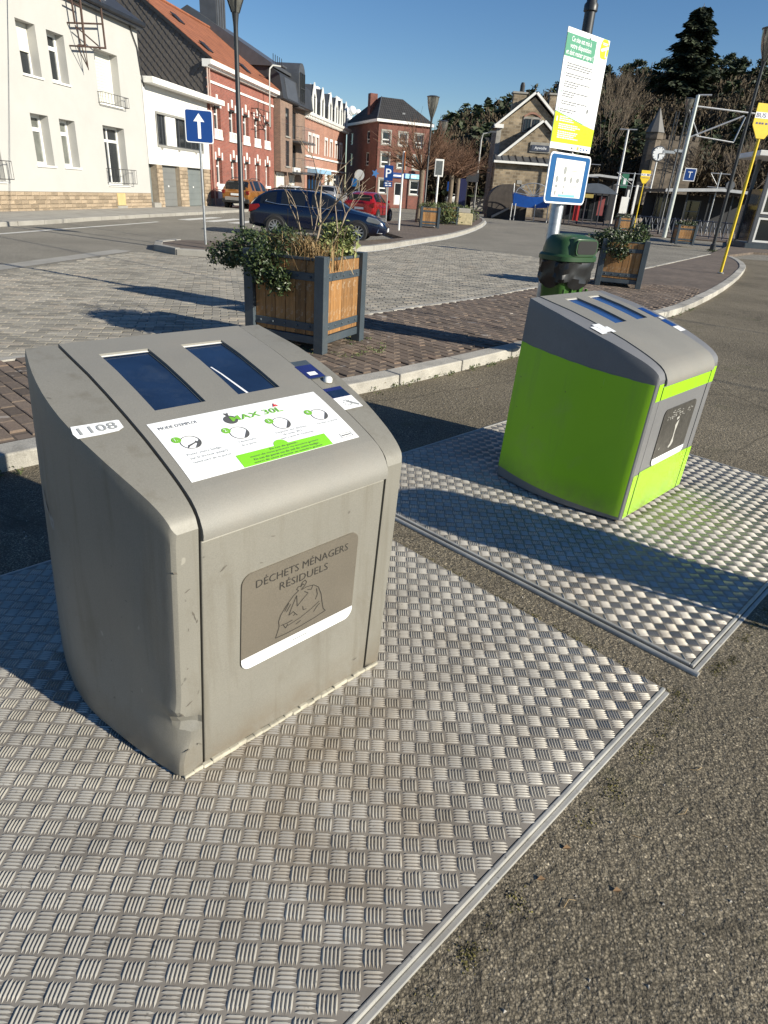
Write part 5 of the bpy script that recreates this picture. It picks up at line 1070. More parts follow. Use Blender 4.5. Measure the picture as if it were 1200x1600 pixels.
# --- white house with garages
h = house('white_house', 'low white house with garage doors and a flat roof', 5.95); s = -5.95; X = lambda v: v+s
wall(h, X(6.0), X(13.32), 2.02, 5.35, [(X(7.10), X(12.42), 2.88, 4.24)], .14, M['whitewall'], back=6)
obj('flat_roof_edge', MB().box(X(6.02), -.55, 5.34, X(14.6), 6, 5.60), M['white'], h, bevel=.02)
obj('window_surround', MB().grid(X(7.02), X(12.5), 2.80, 4.32, [(X(7.12), X(12.40), 2.90, 4.22)], .2, lambda x, z, d: (x, -.03+d, z)), pm('grey_stone_surround', (.25, .245, .225), .8), h)
for a, b, mu in ((7.12, 8.12, [7.45, 7.8]), (9.24, 12.40, [9.7, 10.4, 11.1, 11.7])): window(h, X(a), X(b), 2.90, 4.22, .12, M['zinc'], [X(q) for q in mu], [], .05)
obj('white_panel', MB().box(X(8.14), .02, 2.92, X(9.22), .10, 4.20), M['white'], h)
for q in (7.4, 9.3, 11.4): obj('sill_bracket', MB().box(X(q), -.06, 2.72, X(q)+.12, .0, 2.795), M['conc'], h)
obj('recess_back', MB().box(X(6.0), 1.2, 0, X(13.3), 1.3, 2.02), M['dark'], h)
for a, b in ((6.72, 7.30), (9.22, 10.20), (12.36, 13.20)): obj('pier', MB().box(X(a)+.01, .0, 0, X(b)-.01, .5, 2.015), M['mortar'], h); stones(h, X(a), X(b), .02, 2.0, .0, 11, .24, .04)
for a, b, mt in ((7.30, 9.22, 'garage'), (10.20, 12.36, 'garage2')):
    d = obj('garage_door', MB().box(X(a), .22, .1, X(b), .28, 2.015), M[mt], h)
    for k in range(6): obj('panel', MB().box(X(a)+.03, .205, .13+k*.312, X(b)-.03, .219, .13+k*.312+.302), M[mt], d)
    obj('handle', MB().box(X((a+b)/2)-.05, .18, 1.02, X((a+b)/2)+.05, .204, 1.10), M['upvc'], d)
obj('entrance_door', MB().box(X(6.05), .32, .32, X(6.70), .40, 2.01), M['garage2'], h); obj('door_step', MB().box(X(6.02), -.1, 0, X(6.72), .4, .31), M['conc'], h); obj('house_threshold', MB().box(X(7.3), -.12, 0, X(13.2), .2, .09), M['conc'], h)

# --- red brick house with orange roof
M['redbrick'] = brickm('red_brick', (.29, .072, .046), (.20, .048, .034), (.25, .15, .12)); M['brownbrick'] = brickm('brown_brick', (.23, .135, .095), (.15, .092, .07), (.24, .19, .15)); M['orangebrick'] = brickm('orange_red_brick', (.36, .15, .095), (.27, .10, .065), (.34, .24, .19)); M['darkbrick'] = brickm('dark_red_brick', (.19, .052, .036), (.12, .038, .030), (.16, .09, .07))
def rooftile(name, c):
    t = NT(name); t.b.inputs['Roughness'].default_value = .8
    q = t.node('ShaderNodeTexWave', bands_direction='X'); q.inputs['Scale'].default_value = 1.3; q.inputs['Distortion'].default_value = .3; t.link(t.co, q.inputs['Vector'])
    p = t.node('ShaderNodeTexWave', bands_direction='Z'); p.inputs['Scale'].default_value = 1.6; t.link(t.co, p.inputs['Vector'])
    col = t.mix(1., t.ramp(t.noise(1.5, 6, .7), [(.3, tuple(k*.7 for k in c)), (.7, tuple(k*1.25 for k in c))]), t.ramp(p.outputs['Fac'], [(0., .7), (.3, 1.)]), 'MULTIPLY'); t.link(col, t.b.inputs['Base Color']); t.bump(q.outputs['Fac'], .5, .04); t.bump(p.outputs['Fac'], .5, .04); return t.m
M['tile'] = rooftile('orange_clay_tiles', (.27, .095, .045)); M['slateroof'] = rooftile('dark_slate_roof', (.028, .027, .028))
h = house('red_brick_house', 'red brick house with orange tiled roof and white cornice', 13.4); s = -13.4; X = lambda v: v+s; Wd = 11.75
ups = [(14.22, 15.22), (16.55, 17.58), (18.93, 19.94), (21.06, 22.09), (23.13, 24.15)]; lows = [(14.25, 15.15), (16.6, 17.5), (18.98, 19.86), (21.08, 21.95), (23.2, 24.05)]
hs = [(X(a), X(b), 3.80, 5.40) for a, b in ups] + [(X(a), X(b), 1.30, 2.70) for a, b in lows]
wall(h, 0, Wd, .5, 7.02, hs, .30, M['redbrick'], back=8.5); obj('plinth', MB().box(0.0, -.04, 0, Wd, .3, .5), M['conc'], h)
for (a, b), z0, z1, up in [(q, 3.80, 5.40, 1) for q in ups] + [(q, 1.30, 2.70, 0) for q in lows]:
    window(h, X(a), X(b), z0, z1, .26, M['upvc'], [X((a+b)/2)], [z1-.45], .07)
    for q in ((X(a)-.14, -.03, z1-.12, X(a)+.02, .05, z1+.28), (X(b)-.02, -.03, z1-.12, X(b)+.14, .05, z1+.28), (X((a+b)/2)-.1, -.05, z1+.10, X((a+b)/2)+.1, .05, z1+.52)): obj('lintel_stone', MB().box(*q), M['white'], h, bevel=.01)
    obj('lintel', MB().box(X(a), .02, z1-.09, X(b), .25, z1-.001), M['iron'], h); obj('window_sill', MB().box(X(a)-.12, -.08, z0-.16, X(b)+.12, .26, z0-.001), M['white'], h, bevel=.01)
    if up:
        rl = obj('sill_balustrade', MB().box(X(a)-.06, -.06, z0+.30, X(b)+.06, .0, z0+.38).box(X(a)-.06, -.06, z0, X(a)+.08, 0, z0+.299).box(X(b)-.08, -.06, z0, X(b)+.06, 0, z0+.299), M['white'], h)
        for k in range(3): obj('baluster', MB().box(X(a)+.16+k*.26, -.05, z0, X(a)+.32+k*.26, -.01, z0+.299), M['upvc'], rl)
obj('string_course', MB().box(.1, -.05, 6.38, Wd-.05, .02, 6.50), M['white'], h); obj('cornice', MB().prism([(.05, 7.03), (-.22, 7.03), (-.30, 7.12), (-.46, 7.16), (-.48, 7.38), (.05, 7.38)], 'x', -.35, Wd+.35), M['white'], h)
zr = lambda y: 7.38+.68*(y+.45); RY = 4.5
obj('roof', MB().prism([(-.47, 7.385), (-.47, 7.47), (RY, zr(RY)+.09), (2*RY+.4, 7.47), (2*RY+.4, 7.385), (RY, zr(RY))], 'x', -.12, Wd+.02), M['tile'], h); obj('ridge', MB().tube([(-.12, RY, zr(RY)+.12), (Wd, RY, zr(RY)+.12)], .11, 8), M['tile'], h)
for x, y in ((.9, .5), (2.2, 2.7), (6.2, .2)):
    f_ = MB().box(x, -.35, .09, x+.7, .35, .14).map(lambda a, b, c: (a, y+b*.78-c*.63, zr(y)+b*.63+c*.78+.04)); obj('roof_window', f_, M['iron'], h)
obj('vent', MB().box(1.0, RY-.2, zr(RY)+.1, 1.7, RY+.25, zr(RY)+.55), M['zincd'], h)
obj('gable_wall', MB().add([(.01, .6, 0), (.01, 2*RY-.2, 0), (.01, 2*RY-.2, 7.5), (.01, RY, zr(RY)), (.01, .0, zr(0)), (.01, .0, 5.6)], [tuple(range(6))]), M['slate'], h)
sl_ = MB(); a = .30
for j in range(24):
    for i in range(26):
        y = -.35+i*.38+(.19 if j % 2 else 0); z = 5.5+j*.21
        if z > zr(min(y, 2*RY-y))-.06 or y < .02 or y > 2*RY-.4: continue
        sl_.add([(-.030, y-.19, z), (-.065, y, z-.23), (-.030, y+.19, z), (-.004, y, z+.22)], [(0, 1, 2, 3)])
        sl_.add([(-.030, y-.19, z), (-.065, y, z-.23), (-.002, y, z-.23), (.0, y-.19, z)], [(0, 1, 2, 3)]); sl_.add([(-.030, y+.19, z), (-.065, y, z-.23), (-.002, y, z-.23), (.0, y+.19, z)], [(0, 1, 2, 3)])
obj('slate_cladding', sl_, M['slate'], h, kind='stuff'); obj('verge_board', MB().prism([(-.45, 7.28), (-.45, 7.45), (RY, zr(RY)+.06), (RY, zr(RY)-.14)], 'x', -.135, -.015), M['iron'], h)
obj('downpipe', MB().tube([(.18, -.12, 7.05), (.18, -.12, .1)], .05, 8), pm('pinkish_pipe', (.42, .27, .22), .5), h); obj('downpipe', MB().tube([(-.1, -.12, 7.0), (-.1, -.12, 5.6)], .045, 8), pm('pale_pipe', (.45, .36, .31), .5), h)
obj('shutter_box', MB().box(X(17.9), -.12, 3.0, X(18.35), .0, 3.75), M['white'], h); obj('doorway', MB().box(X(14.3), -.05, .5, X(15.1), .02, 1.2), M['white'], h)
m = MB()
for a, b in (((X(20.2), -.5, 5.85), (X(23.0), -.5, 5.85)), ((X(20.2), -.5, 4.9), (X(23.0), -.5, 5.1)), ((X(20.2), -.5, 5.85), (X(21.8), -.5, 4.6)), ((X(23), -.5, 6.6), (X(23), -.5, 4.9)), ((X(20.5), -.5, 6.3), (X(20.5), -.5, 5.0)), ((X(20.2), -.5, 5.85), (X(22.6), -.5, 5.1)), ((X(20.5), 0, 5.85), (X(20.5), -.5, 5.85)), ((X(23), 0, 5.1), (X(23), -.5, 5.1))): m.tube([a, b], .025, 5)
t = house('cable_bracket', 'rusty cable bracket on the upper wall of the red brick house', 13.4, 0, 'bracket'); obj('frame', m, M['rust'], t)
t = house('wall_street_light', 'curved pale street light arm on the red brick house', 13.4, 0, 'street light'); obj('arm', MB().tube([(X(22.8), -.5, 5.0), (X(22.85), -.5, 8.0), (X(22.95), -.5, 8.4), (X(23.3), -.6, 8.65), (X(24.4), -.9, 8.75)], .05, 8), pm('pale_lamp_arm', (.45, .45, .42), .5), t, smooth=50); obj('lamp_head', MB().box(X(24.2), -1.05, 8.70, X(25.1), -.8, 8.82), M['zinc'], t, bevel=.03)

# --- brown brick block with zinc top
h = house('brown_brick_block', 'brown brick apartment block with balconies and a zinc clad roof', 25.2); s = -25.2; X = lambda v: v+s
wall(h, X(25.22), X(28.2), 2.35, 6.95, [(X(26.45), X(27.35), 4.75, 6.55), (X(26.45), X(27.35), 2.75, 4.45)], .12, M['brownbrick'], y=-.5, back=.9)
for z0, z1 in ((4.75, 6.55), (2.75, 4.45)): window(h, X(26.45), X(27.35), z0, z1, -.42, M['zincd'], [], [z0+.8], .05); obj('window_sill', MB().box(X(26.35), -.58, z0-.1, X(27.45), -.4, z0-.001), M['conc'], h)
wall(h, X(25.22), X(33.4), 0, 7.0, [(X(29.1), X(30.9), 4.75, 6.6), (X(29.1), X(30.9), 2.5, 4.4), (X(25.6), X(27.9), .2, 2.3), (X(28.9), X(30.7), .2, 2.2)], .2, M['brownbrick'], y=0, back=8)
for z0, z1 in ((4.75, 6.6), (2.5, 4.4)): window(h, X(29.1), X(30.9), z0, z1, .14, M['zincd'], [X(29.7), X(30.3)], [], .06)
window(h, X(25.6), X(27.9), .2, 2.3, .14, M['upvc'], [X(26.3), X(27.1)], [], .08, M['shutter']); window(h, X(28.9), X(30.7), .2, 2.2, .14, M['upvc'], [X(29.5), X(30.1)], [], .08, M['shutter'])
for z in (4.6, 2.42):
    b_ = obj('balcony', MB().box(X(28.6), -1.25, z-.12, X(32.2), -.02, z), M['zinc'], h); railing(h, X(28.65), X(32.15), z+.05, z+.95, -1.2, -.05, M['zinc'], 14)
obj('shop_sign', MB().box(X(29.2), -.35, 2.25, X(31.0), -.2, 2.75), M['white'], h); obj('shop_sign_mark', MB().box(X(29.8), -.36, 2.38, X(30.1), -.351, 2.6), M['ink'], h)
obj('parapet', MB().prism([(-.62, 6.96), (-.72, 7.02), (-.45, 8.45), (.3, 8.9), (8, 8.9), (8, 6.96)], 'x', X(25.24), X(33.4)), M['zincd'], h)
obj('cladding_panel', MB().prism([(-.74, 7.1), (-.50, 8.4), (-.46, 8.4), (-.70, 7.1)], 'x', X(26.2), X(29.0)), M['zinc'], h)
obj('gable_cladding', MB().prism([(.35, 7.2), (.35, 8.98), (6.0, 11.9), (10.5, 9.4), (10.5, 7.2)], 'x', X(25.1), X(25.6)), M['zincd'], h); obj('roof', MB().prism([(.0, 8.85), (.0, 9.02), (6.0, 12.1), (11, 9.5), (11, 8.85)], 'x', X(24.9), X(33.3)), M['zinc'], h)
obj('roof_chimney', MB().box(X(25.6), 4.2, 10.4, X(27.3), 5.4, 12.9), M['zinc'], h)
for k in range(4): obj('chimney_rib', MB().box(X(25.7)+k*.42, 4.17, 10.5, X(25.74)+k*.42, 4.199, 12.9), M['zincd'], h)
arc = [(X(29.5)+.85+.85*math.cos(PI-a*PI/10), 9.1+.75*math.sin(PI-a*PI/10)) for a in range(11)]
obj('arched_dormer', MB().prism([(X(29.5), 6.9)] + arc + [(X(31.2), 6.9)], 'y', -.62, 3.5), M['zinc'], h); window(h, X(29.75), X(30.95), 7.2, 9.2, -.66, M['zincd'], [X(30.35)], [8.2], .06)
for k in range(5): obj('standing_seam', MB().box(X(27.1)+k*.5, .6, 8.95, X(27.13)+k*.5, .64, 9.9), M['zincd'], h)

# --- ornate brick house with mansard
h = house('ornate_brick_house', 'orange brick house with mansard roof and white gabled dormers', 33.45); s = -33.45; X = lambda v: v+s
ws = [(34.6, 35.3), (35.9, 36.6), (37.2, 37.9), (40.3, 41.1), (42.3, 43.1), (44.4, 45.2), (46.5, 47.3)]
hs = [(X(a), X(b), 4.1, 5.4) for a, b in ws] + [(X(40.5), X(48.6), .3, 2.75), (X(34.2), X(39.3), .3, 2.5)]
wall(h, X(33.5), X(49.3), 0, 6.55, hs, .22, M['orangebrick'], back=8)
for a, b in ws:
    window(h, X(a), X(b), 4.1, 5.4, .18, M['upvc'], [], [5.0], .07); obj('lintel_stone', MB().box(X(a)-.15, -.04, 5.401, X(b)+.15, .03, 5.62), M['white'], h)
    for x in (X(a)-.14, X(b)+.02): obj('jamb_stone', MB().box(x, -.04, 4.1, x+.12, .03, 5.40), M['white'], h)
for k in range(6): window(h, X(40.5)+k*1.35, X(40.5)+k*1.35+1.35, .3, 2.75, .18, M['upvc'], [], [2.2], .12, M['glass'] if k % 2 else M['shutter'])
window(h, X(34.2), X(39.3), .3, 2.5, .18, M['azure'], [X(35.5), X(36.6), X(37.8)], [], .1); obj('awning', MB().box(X(34.3), -.9, 2.52, X(39.4), .0, 2.85), pm('pale_blue_sign', (.25, .42, .58), .5), h)
for z, d in ((3.72, .12), (2.86, .16)): obj('string_course', MB().box(X(33.5), -d, z, X(49.35), .02, z+.14), M['white'], h)
obj('cornice', MB().prism([(.05, 6.56), (-.12, 6.56), (-.2, 6.72), (-.42, 6.80), (-.5, 7.0), (.05, 7.0)], 'x', X(33.4), X(49.7)), M['white'], h)
for k in range(30): obj('bracket', MB().box(X(33.6)+k*.53, -.34, 6.60, X(33.6)+k*.53+.2, -.13, 6.78), M['white'], h)
obj('mansard', MB().prism([(-.1, 7.0), (.9, 9.2), (4, 10.0), (8, 9.2), (8, 7.0)], 'x', X(33.42), X(49.4)), M['slateroof'], h)
for a in (35.4, 38.2, 41.1, 43.5, 45.6, 47.7):
    d = obj('dormer', MB().prism([(X(a)-.62, 7.0), (X(a)+.62, 7.0), (X(a)+.62, 8.1), (X(a), 9.15), (X(a)-.62, 8.1)], 'y', -.2, 1.1), M['zinc'], h)
    obj('dormer_face', MB().prism([(X(a)-.66, 7.0), (X(a)-.34, 7.0), (X(a)-.34, 8.2), (X(a), 8.6), (X(a)+.34, 8.2), (X(a)+.34, 7.0), (X(a)+.66, 7.0), (X(a)+.66, 8.1), (X(a), 9.3), (X(a)-.66, 8.1)], 'y', -.3, -.201), M['white'], d); obj('pane', MB().box(X(a)-.33, -.23, 7.05, X(a)+.33, -.205, 8.15), M['glass'], d)
t = house('hanging_basket', 'round brown hanging basket on the ornate orange brick house', 33.45, 0, 'basket'); bl = np.random.RandomState(2); quads_obj('dry_plants', leaf_arrays([(X(40.5), -.5, 2.3, .45, .4, .4, 160)], .18, bl, .4, .4), M['straw'], t); obj('bracket', MB().tube([(X(40.5), 0, 2.9), (X(40.5), -.5, 2.85), (X(40.5), -.5, 2.6)], .02, 5), M['iron'], t)

# --- corner house at the end of the street
c0 = Vector((-3.2, 72., 0)); right = Vector((1.67+3.29, 2.14, 0)); rzc = math.atan2(right.y, right.x); Wc = 5.45; Dc = 9.6
h = thing('corner_brick_house', 'dark red brick corner house with a dark hipped roof', 'house', (c0.x, c0.y, 0), rzc)
hs = []
for x in (.42, 2.2, 3.9): hs += [(x, x+.85, 5.62, 6.72), (x, x+.85, 3.65, 4.85)]
hs += [(.35, 1.15, 1.3, 2.55), (2.05, 3.0, .3, 2.35), (3.75, 4.75, 1.35, 2.62)]
wall(h, 0, Wc, 0, 7.45, hs, .18, M['darkbrick'], back=.3)
for k, (a, b, c, d) in enumerate(hs):
    window(h, a, b, c, d, .14, M['upvc'], [], [c+(d-c)*.35] if k != 7 else [], .09)
    if k != 7: obj('window_surround', MB().grid(a-.13, b+.13, c-.12, d+.14, [(a, b, c, d)], .1, lambda x, z, dd: (x, -.03+dd, z)), M['conc'], h)
m = MB().grid(0, Dc, 0, 7.45, [(2.4, 3.3, 5.7, 6.8), (2.4, 3.3, 3.7, 4.9), (7.6, 8.6, 5.7, 6.8), (7.6, 8.6, 3.7, 4.9), (5.4, 6.4, 1.2, 2.6)], .15, lambda y, z, d: (d, y, z)); obj('side_wall', m, M['darkbrick'], h)
for a, b, c, d in ((2.4, 3.3, 5.7, 6.8), (2.4, 3.3, 3.7, 4.9), (7.6, 8.6, 5.7, 6.8), (7.6, 8.6, 3.7, 4.9), (5.4, 6.4, 1.2, 2.6)):
    f_ = MB(); fw = .07
    for q in ((a, a+fw, c, d), (b-fw, b, c, d), (a+fw, b-fw, c, c+fw), (a+fw, b-fw, d-fw, d), (a+fw, b-fw, c+.32, c+.39)): f_.box(.08, q[0], q[2], .13, q[1], q[3])
    w_ = obj('window', f_, M['upvc'], h); obj('pane', MB().box(.10, a+fw, c+fw, .125, b-fw, d-fw), M['glass'], w_)
obj('rear_wall', MB().box(.2, Dc, 0, Wc, Dc+.05, 7.45), M['darkbrick'], h); obj('right_wall', MB().box(Wc-.05, .3, 0, Wc, Dc, 7.45), M['darkbrick'], h)
obj('cornice', MB().box(-.3, -.3, 7.451, Wc+.3, Dc+.3, 7.68), M['white'], h); obj('string_course', MB().box(-.03, -.05, 5.15, Wc+.02, .0, 5.27), M['darkbrick'], h)
rx = MB().add([(-.3, -.3, 7.681), (Wc+.3, -.3, 7.681), (Wc+.3, Dc+.3, 7.681), (-.3, Dc+.3, 7.681), (1.0, 2.3, 9.75), (3.3, 2.3, 9.75), (3.3, 2.9, 9.75), (1.0, 2.9, 9.75)], [(0, 1, 5, 4), (1, 2, 6, 5), (2, 3, 7, 6), (3, 0, 4, 7), (4, 5, 6, 7)]); obj('roof', rx, M['slateroof'], h)
obj('hip_flashing', MB().tube([(-.3, -.3, 7.7), (1.0, 2.3, 9.77)], .05, 5), M['zinc'], h); obj('chimney', MB().box(.0, 2.7, 8.2, .75, 3.4, 10.0), M['darkbrick'], h); obj('roof_vent', MB().box(2.6, .5, 8.05, 2.9, .8, 8.45), M['zinc'], h)
obj('fascia_sign', MB().box(1.4, -.12, 2.75, 5.2, -.04, 3.22), M['blue'], h); obj('fascia_light_panel', MB().box(3.1, -.15, 2.78, 4.9, -.121, 3.19), pm('pale_blue_panel', (.30, .60, .74), .4), h)
t = MB()
for k, x in enumerate((3.75, 3.95, 4.15)): t.box(x, -.17, 2.86, x+.13, -.151, 3.08)
t.box(1.8, -.14, 2.88, 2.7, -.121, 3.02); obj('sign_marks', t, M['print_white'], h); obj('star_emblem', MB().prism([(-.22+.42*(1 if k % 2 == 0 else .45)*math.cos(k*PI/5), 3.0+.42*(1 if k % 2 == 0 else .45)*math.sin(k*PI/5)) for k in range(10)], 'y', -.3, -.24), M['azure'], h)
obj('door_panel', MB().box(2.15, .05, .35, 2.9, .10, 1.2), M['upvc'], h)

# --- station building
M['rubble'] = brickm('brown_rubble_stone', (.32, .25, .165), (.15, .115, .075), (.26, .215, .155), .52, .27, .035, .4, .8)
h = thing('station_building', 'brown stone station building with two gables and white verges', 'station', (8.9, 75., 0), .03)
hs = [(2.62, 3.25, 7.95, 9.0), (3.5, 4.12, 7.95, 9.0)]
def gable(x0, x1, z0, ze, zp, y, depth, mat, name='gable_wall', px=None):
    xm = px if px is not None else (x0+x1)/2; return obj(name, MB().prism([(x0, z0), (x1, z0), (x1, ze), (xm, zp), (x0, ze)], 'y', y, y+depth), mat, h)
gable(-.1, 6.6, 0, 8.2, 10.9, 1.6, 3.6, M['rubble'], px=3.35); gable(.2, 8.2, 0, 5.3, 8.45, -.6, 2.19, M['rubble'], 'porch_gable', px=4.1)
obj('porch_wall', MB().box(-.3, -1.6, 0, 8.6, -.61, 4.75), M['rubble'], h)
for x0, z0, x1, z1, y in ((-.35, 8.05, 3.35, 11.15, 1.2), (7.05, 8.05, 3.35, 11.15, 1.2), (-.05, 5.15, 4.1, 8.6, -.95), (8.4, 5.1, 4.1, 8.6, -.95)):
    dx, dz = x1-x0, z1-z0; L = math.hypot(dx, dz); nx, nz = -dz/L, dx/L
    if nz < 0: nx, nz = -nx, -nz
    obj('verge', MB().prism([(x0, z0), (x1, z1), (x1+nx*.22, z1+nz*.22), (x0+nx*.22, z0+nz*.22)], 'y', y, y+.35), M['white'], h)
    obj('roof', MB().prism([(x0+nx*.02, z0+nz*.02), (x1+nx*.02, z1+nz*.02), (x1+nx*.15, z1+nz*.15), (x0+nx*.15, z0+nz*.15)], 'y', y+.351, 5.3 if y > 0 else 1.6), M['slateroof'], h)
obj('porch_roof', MB().prism([(-2.1, 4.85), (-2.1, 4.95), (-.61, 5.5), (-.61, 4.85)], 'x', -.5, 8.8), M['zinc'], h)
for k in range(13): obj('roof_seam', MB().prism([(-2.08, 4.955), (-2.08, 5.03), (-.62, 5.58), (-.62, 5.5)], 'x', -.4+k*.72, -.34+k*.72), M['zincd'], h)
obj('eaves_board', MB().box(-.55, -2.16, 4.76, 8.85, -2.101, 4.96), M['white'], h); obj('corbel', MB().box(-.45, 1.3, 8.0, .5, 1.62, 8.35), M['white'], h); obj('quoin', MB().box(-.12, 1.55, 5.6, .35, 1.63, 8.0), M['conc'], h)
for a, b, c, d in hs: obj('window_surround', MB().box(a-.16, 1.53, c-.15, b+.16, 1.59, d+.18), M['conc'], h); w_ = window(h, a, b, c, d, 1.50, M['zincd'], [(a+b)/2], [], .06)
obj('arched_lintel', MB().prism([(2.5+1.7*k/8, 9.25+.35*math.sin(PI*k/8)) for k in range(9)] + [(4.2-1.7*k/8, 9.08+.35*math.sin(PI*(8-k)/8)) for k in range(9)], 'y', 1.5, 1.6), M['orangebrick'], h)
obj('name_panel', MB().box(3.1, -.72, 5.95, 5.2, -.601, 6.85), M['conc'], h); obj('name_sign', MB().box(3.25, -.80, 6.08, 5.05, -.721, 6.6), pm('slate_blue_sign', (.05, .06, .09), .5), h)
t = MB(); text(t, 'Aywaille', lambda x, z: (x, -.81, z), 4.15, 6.24, .24, 1.2, 'c'); obj('station_name', t, M['print_white'], h)
for x, z, w_, hh in ((2.1, 3.0, .5, .35), (2.6, 2.7, .35, .3), (2.15, 2.2, .3, .3)): obj('stone_plaque', MB().box(x, -1.66, z, x+w_, -1.601, z+hh), M['conc'], h)
for x, zt in ((1.3, 11.2), (5.0, 11.3)):
    cs = obj('chimney', MB().box(x, 2.4, 9.2, x+1.3, 3.4, zt), M['rubble'], h); obj('chimney_cap', MB().box(x-.12, 2.3, zt+.001, x+1.42, 3.5, zt+.16), M['conc'], cs); obj('chimney_pot', MB().lathe([(.2, 0), (.24, .1), (.24, .6), (.16, .85)], 10, (x+.85, 2.9, zt+.16)), M['iron'], cs)
h = thing('white_house', 'white two-storey house with dark roof behind the station', 'house', (8.4, 95, .6), .05); obj('wall', MB().box(0, 0, -.6, 4.2, 5, 5.6), M['whitewall'], h)
for x, z in ((1.0, 3.7), (.9, 1.5), (2.2, 1.5)): window(h, x, x+.8, z, z+1.3, -.02, M['iron'], [x+.4], [], .06)
obj('roof', MB().prism([(-.3, 5.6), (2.4, 8.0), (5.3, 5.6)], 'x', -.3, 4.5), M['slateroof'], h); obj('yard_wall', MB().box(-.2, -2.5, -.6, 4.6, -2.2, 1.2), M['conc'], h)
# ---------------------------------------------------------------- station forecourt on the right
def P3(root, name, x0, y0, z0, x1, y1, z1, m, bev=0): return obj(name, MB().box(x0, y0, z0, x1, y1, z1), m, root, bevel=bev)
fc = MB().prism([(16, 47), (40, 40), (60, 60), (60, 95), (8, 95), (8, 74), (14.5, 56)], 'z', -.15, .06); obj('station_forecourt', fc, M['paving_far'], kind='structure')
t = thing('blue_hull', 'bright blue hull-shaped panel on a pale metal frame before the station', 'sculpture', (8.9, 60, 0)); m = MB(); n = 12
for y0, y1 in ((0, .9),):
    top_ = [(k*3.3/n, 0, 2.0+.10*(abs(k-n/2)/(n/2))**2*1.2-.12*math.sin(PI*k/n)) for k in range(n+1)]; bot = [(.15+k*3.0/n, .35, 1.15-.12*math.sin(PI*k/n)) for k in range(n+1)]
    for k in range(n): m.quad(top_[k], top_[k+1], bot[k+1], bot[k]); m.quad(*[(x, .9-y, z) for x, y, z in (top_[k], top_[k+1], bot[k+1], bot[k])]); m.quad(bot[k], bot[k+1], (bot[k+1][0], .55, bot[k+1][2]), (bot[k][0], .55, bot[k][2]))
    m.quad(top_[0], bot[0], (bot[0][0], .55, bot[0][2]), (top_[0][0], .9, top_[0][2])); m.quad(top_[-1], bot[-1], (bot[-1][0], .55, bot[-1][2]), (top_[-1][0], .9, top_[-1][2]))
obj('hull', m, pm('bright_blue_panel', (.012, .10, .45), .45), t); m = MB()
for x in (0, .3, 2.0, 3.1): m.tube([(x, .1, 0), (x*.98, .1, 1.3)], .05, 6)
for a in range(7): m.tube([(1.7, .4, 1.95), (1.7+1.5*math.cos(.2+a*.46), .4, 1.95+.95*math.sin(.2+a*.46))], .03, 5)
m.tube([(1.7+1.5*math.cos(a*PI/16), .4, 1.95+.95*math.sin(a*PI/16)) for a in range(17)], .04, 6); m.tube([(0, .1, 2.0), (-.05, .1, 2.8)], .05, 6); obj('frame', m, M['steel'], t)
t = thing('dark_arch', 'dark arched wooden structure left of the blue hull', 'shed', (7.2, 62, 0)); obj('arch', MB().prism([(-.1, 0)] + [(1.6-1.7*math.cos(k*PI/12), 1.4+1.35*math.sin(k*PI/12)) for k in range(13)] + [(3.3, 0)], 'y', 0, 2.2), pm('dark_stained_wood', (.055, .045, .038), .8, var=.3), t); obj('ramp', MB().prism([(.3, 0), (1.7, .8), (1.7, .95), (.3, .2)], 'y', -.4, -.05), M['conc'], t)
t = thing('grey_information_panel', 'dark square panel on legs in the side street left of the station', 'panel', (5.0, 56, 0)); P3(t, 'board', -.5, 0, 2.6, .45, .08, 3.25, M['zincd']); P3(t, 'leg', -.4, .02, 0, -.32, .07, 2.6, M['iron']); P3(t, 'leg', .28, .02, 0, .36, .07, 2.6, M['iron'])
t = thing('blue_banner_post', 'tall dark blue banner panel at the side street corner', 'banner', (4.4, 57, 0)); P3(t, 'panel', -.3, 0, .2, .3, .12, 2.8, pm('navy_panel', (.012, .016, .07), .5)); P3(t, 'foot', -.35, -.05, 0, .35, .2, .2, M['iron'])
lamp('old street lamp with pale round head by the side street', (4.1, 60, 0), 4.6, .9); 
t = thing('tall_street_light', 'tall pale street light with a short curved arm left of the station', 'street light', (6.65, 70, 0)); obj('pole', MB().tube([(0, 0, 0), (0, 0, 6.4), (.1, 0, 6.9), (.9, -.1, 7.1)], [.09, .07, .06, .05], 8), pm('pale_pole', (.38, .38, .36), .5), t, smooth=40); P3(t, 'lamp_head', .7, -.2, 7.05, 1.3, 0, 7.18, M['zinc'])
# dark bus shelter with red panel
t = thing('domed_shelter', 'dark domed bus shelter with a red panel inside', 'bus shelter', (13.4, 58, .05)); pc = pm('dark_shelter_frame', (.045, .045, .055), .5)
obj('roof', MB().prism([(-.15+3.7*k/12, 2.42+.70*math.sin(PI*k/12)) for k in range(13)], 'y', -.2, 2.0), pm('blue_grey_dome', (.085, .10, .125), .35), t, smooth=40)
for x in (0, 1.1, 2.3, 3.35):
    for y in (0, 1.8): P3(t, 'post', x-.04, y-.04, 0, x+.04, y+.04, 2.41, pc)
for a, b in ((.05, 1.05), (1.15, 2.25), (2.35, 3.30)): P3(t, 'glass_panel', a, 1.78, .3, b, 1.80, 2.3, M['glass'])
P3(t, 'red_panel', .35, .3, .3, .78, .5, 2.2, pm('red_panel_paint', (.42, .02, .02), .5)); P3(t, 'red_poster', 2.45, 1.2, .8, 2.95, 1.25, 2.2, pm('dull_red_poster', (.22, .05, .05), .5)); P3(t, 'yellow_sign', .9, -.1, 2.05, 1.6, -.06, 2.32, pm('dull_yellow', (.35, .27, .07), .5)); P3(t, 'bench', .9, 1.2, .4, 2.3, 1.6, .46, pc)
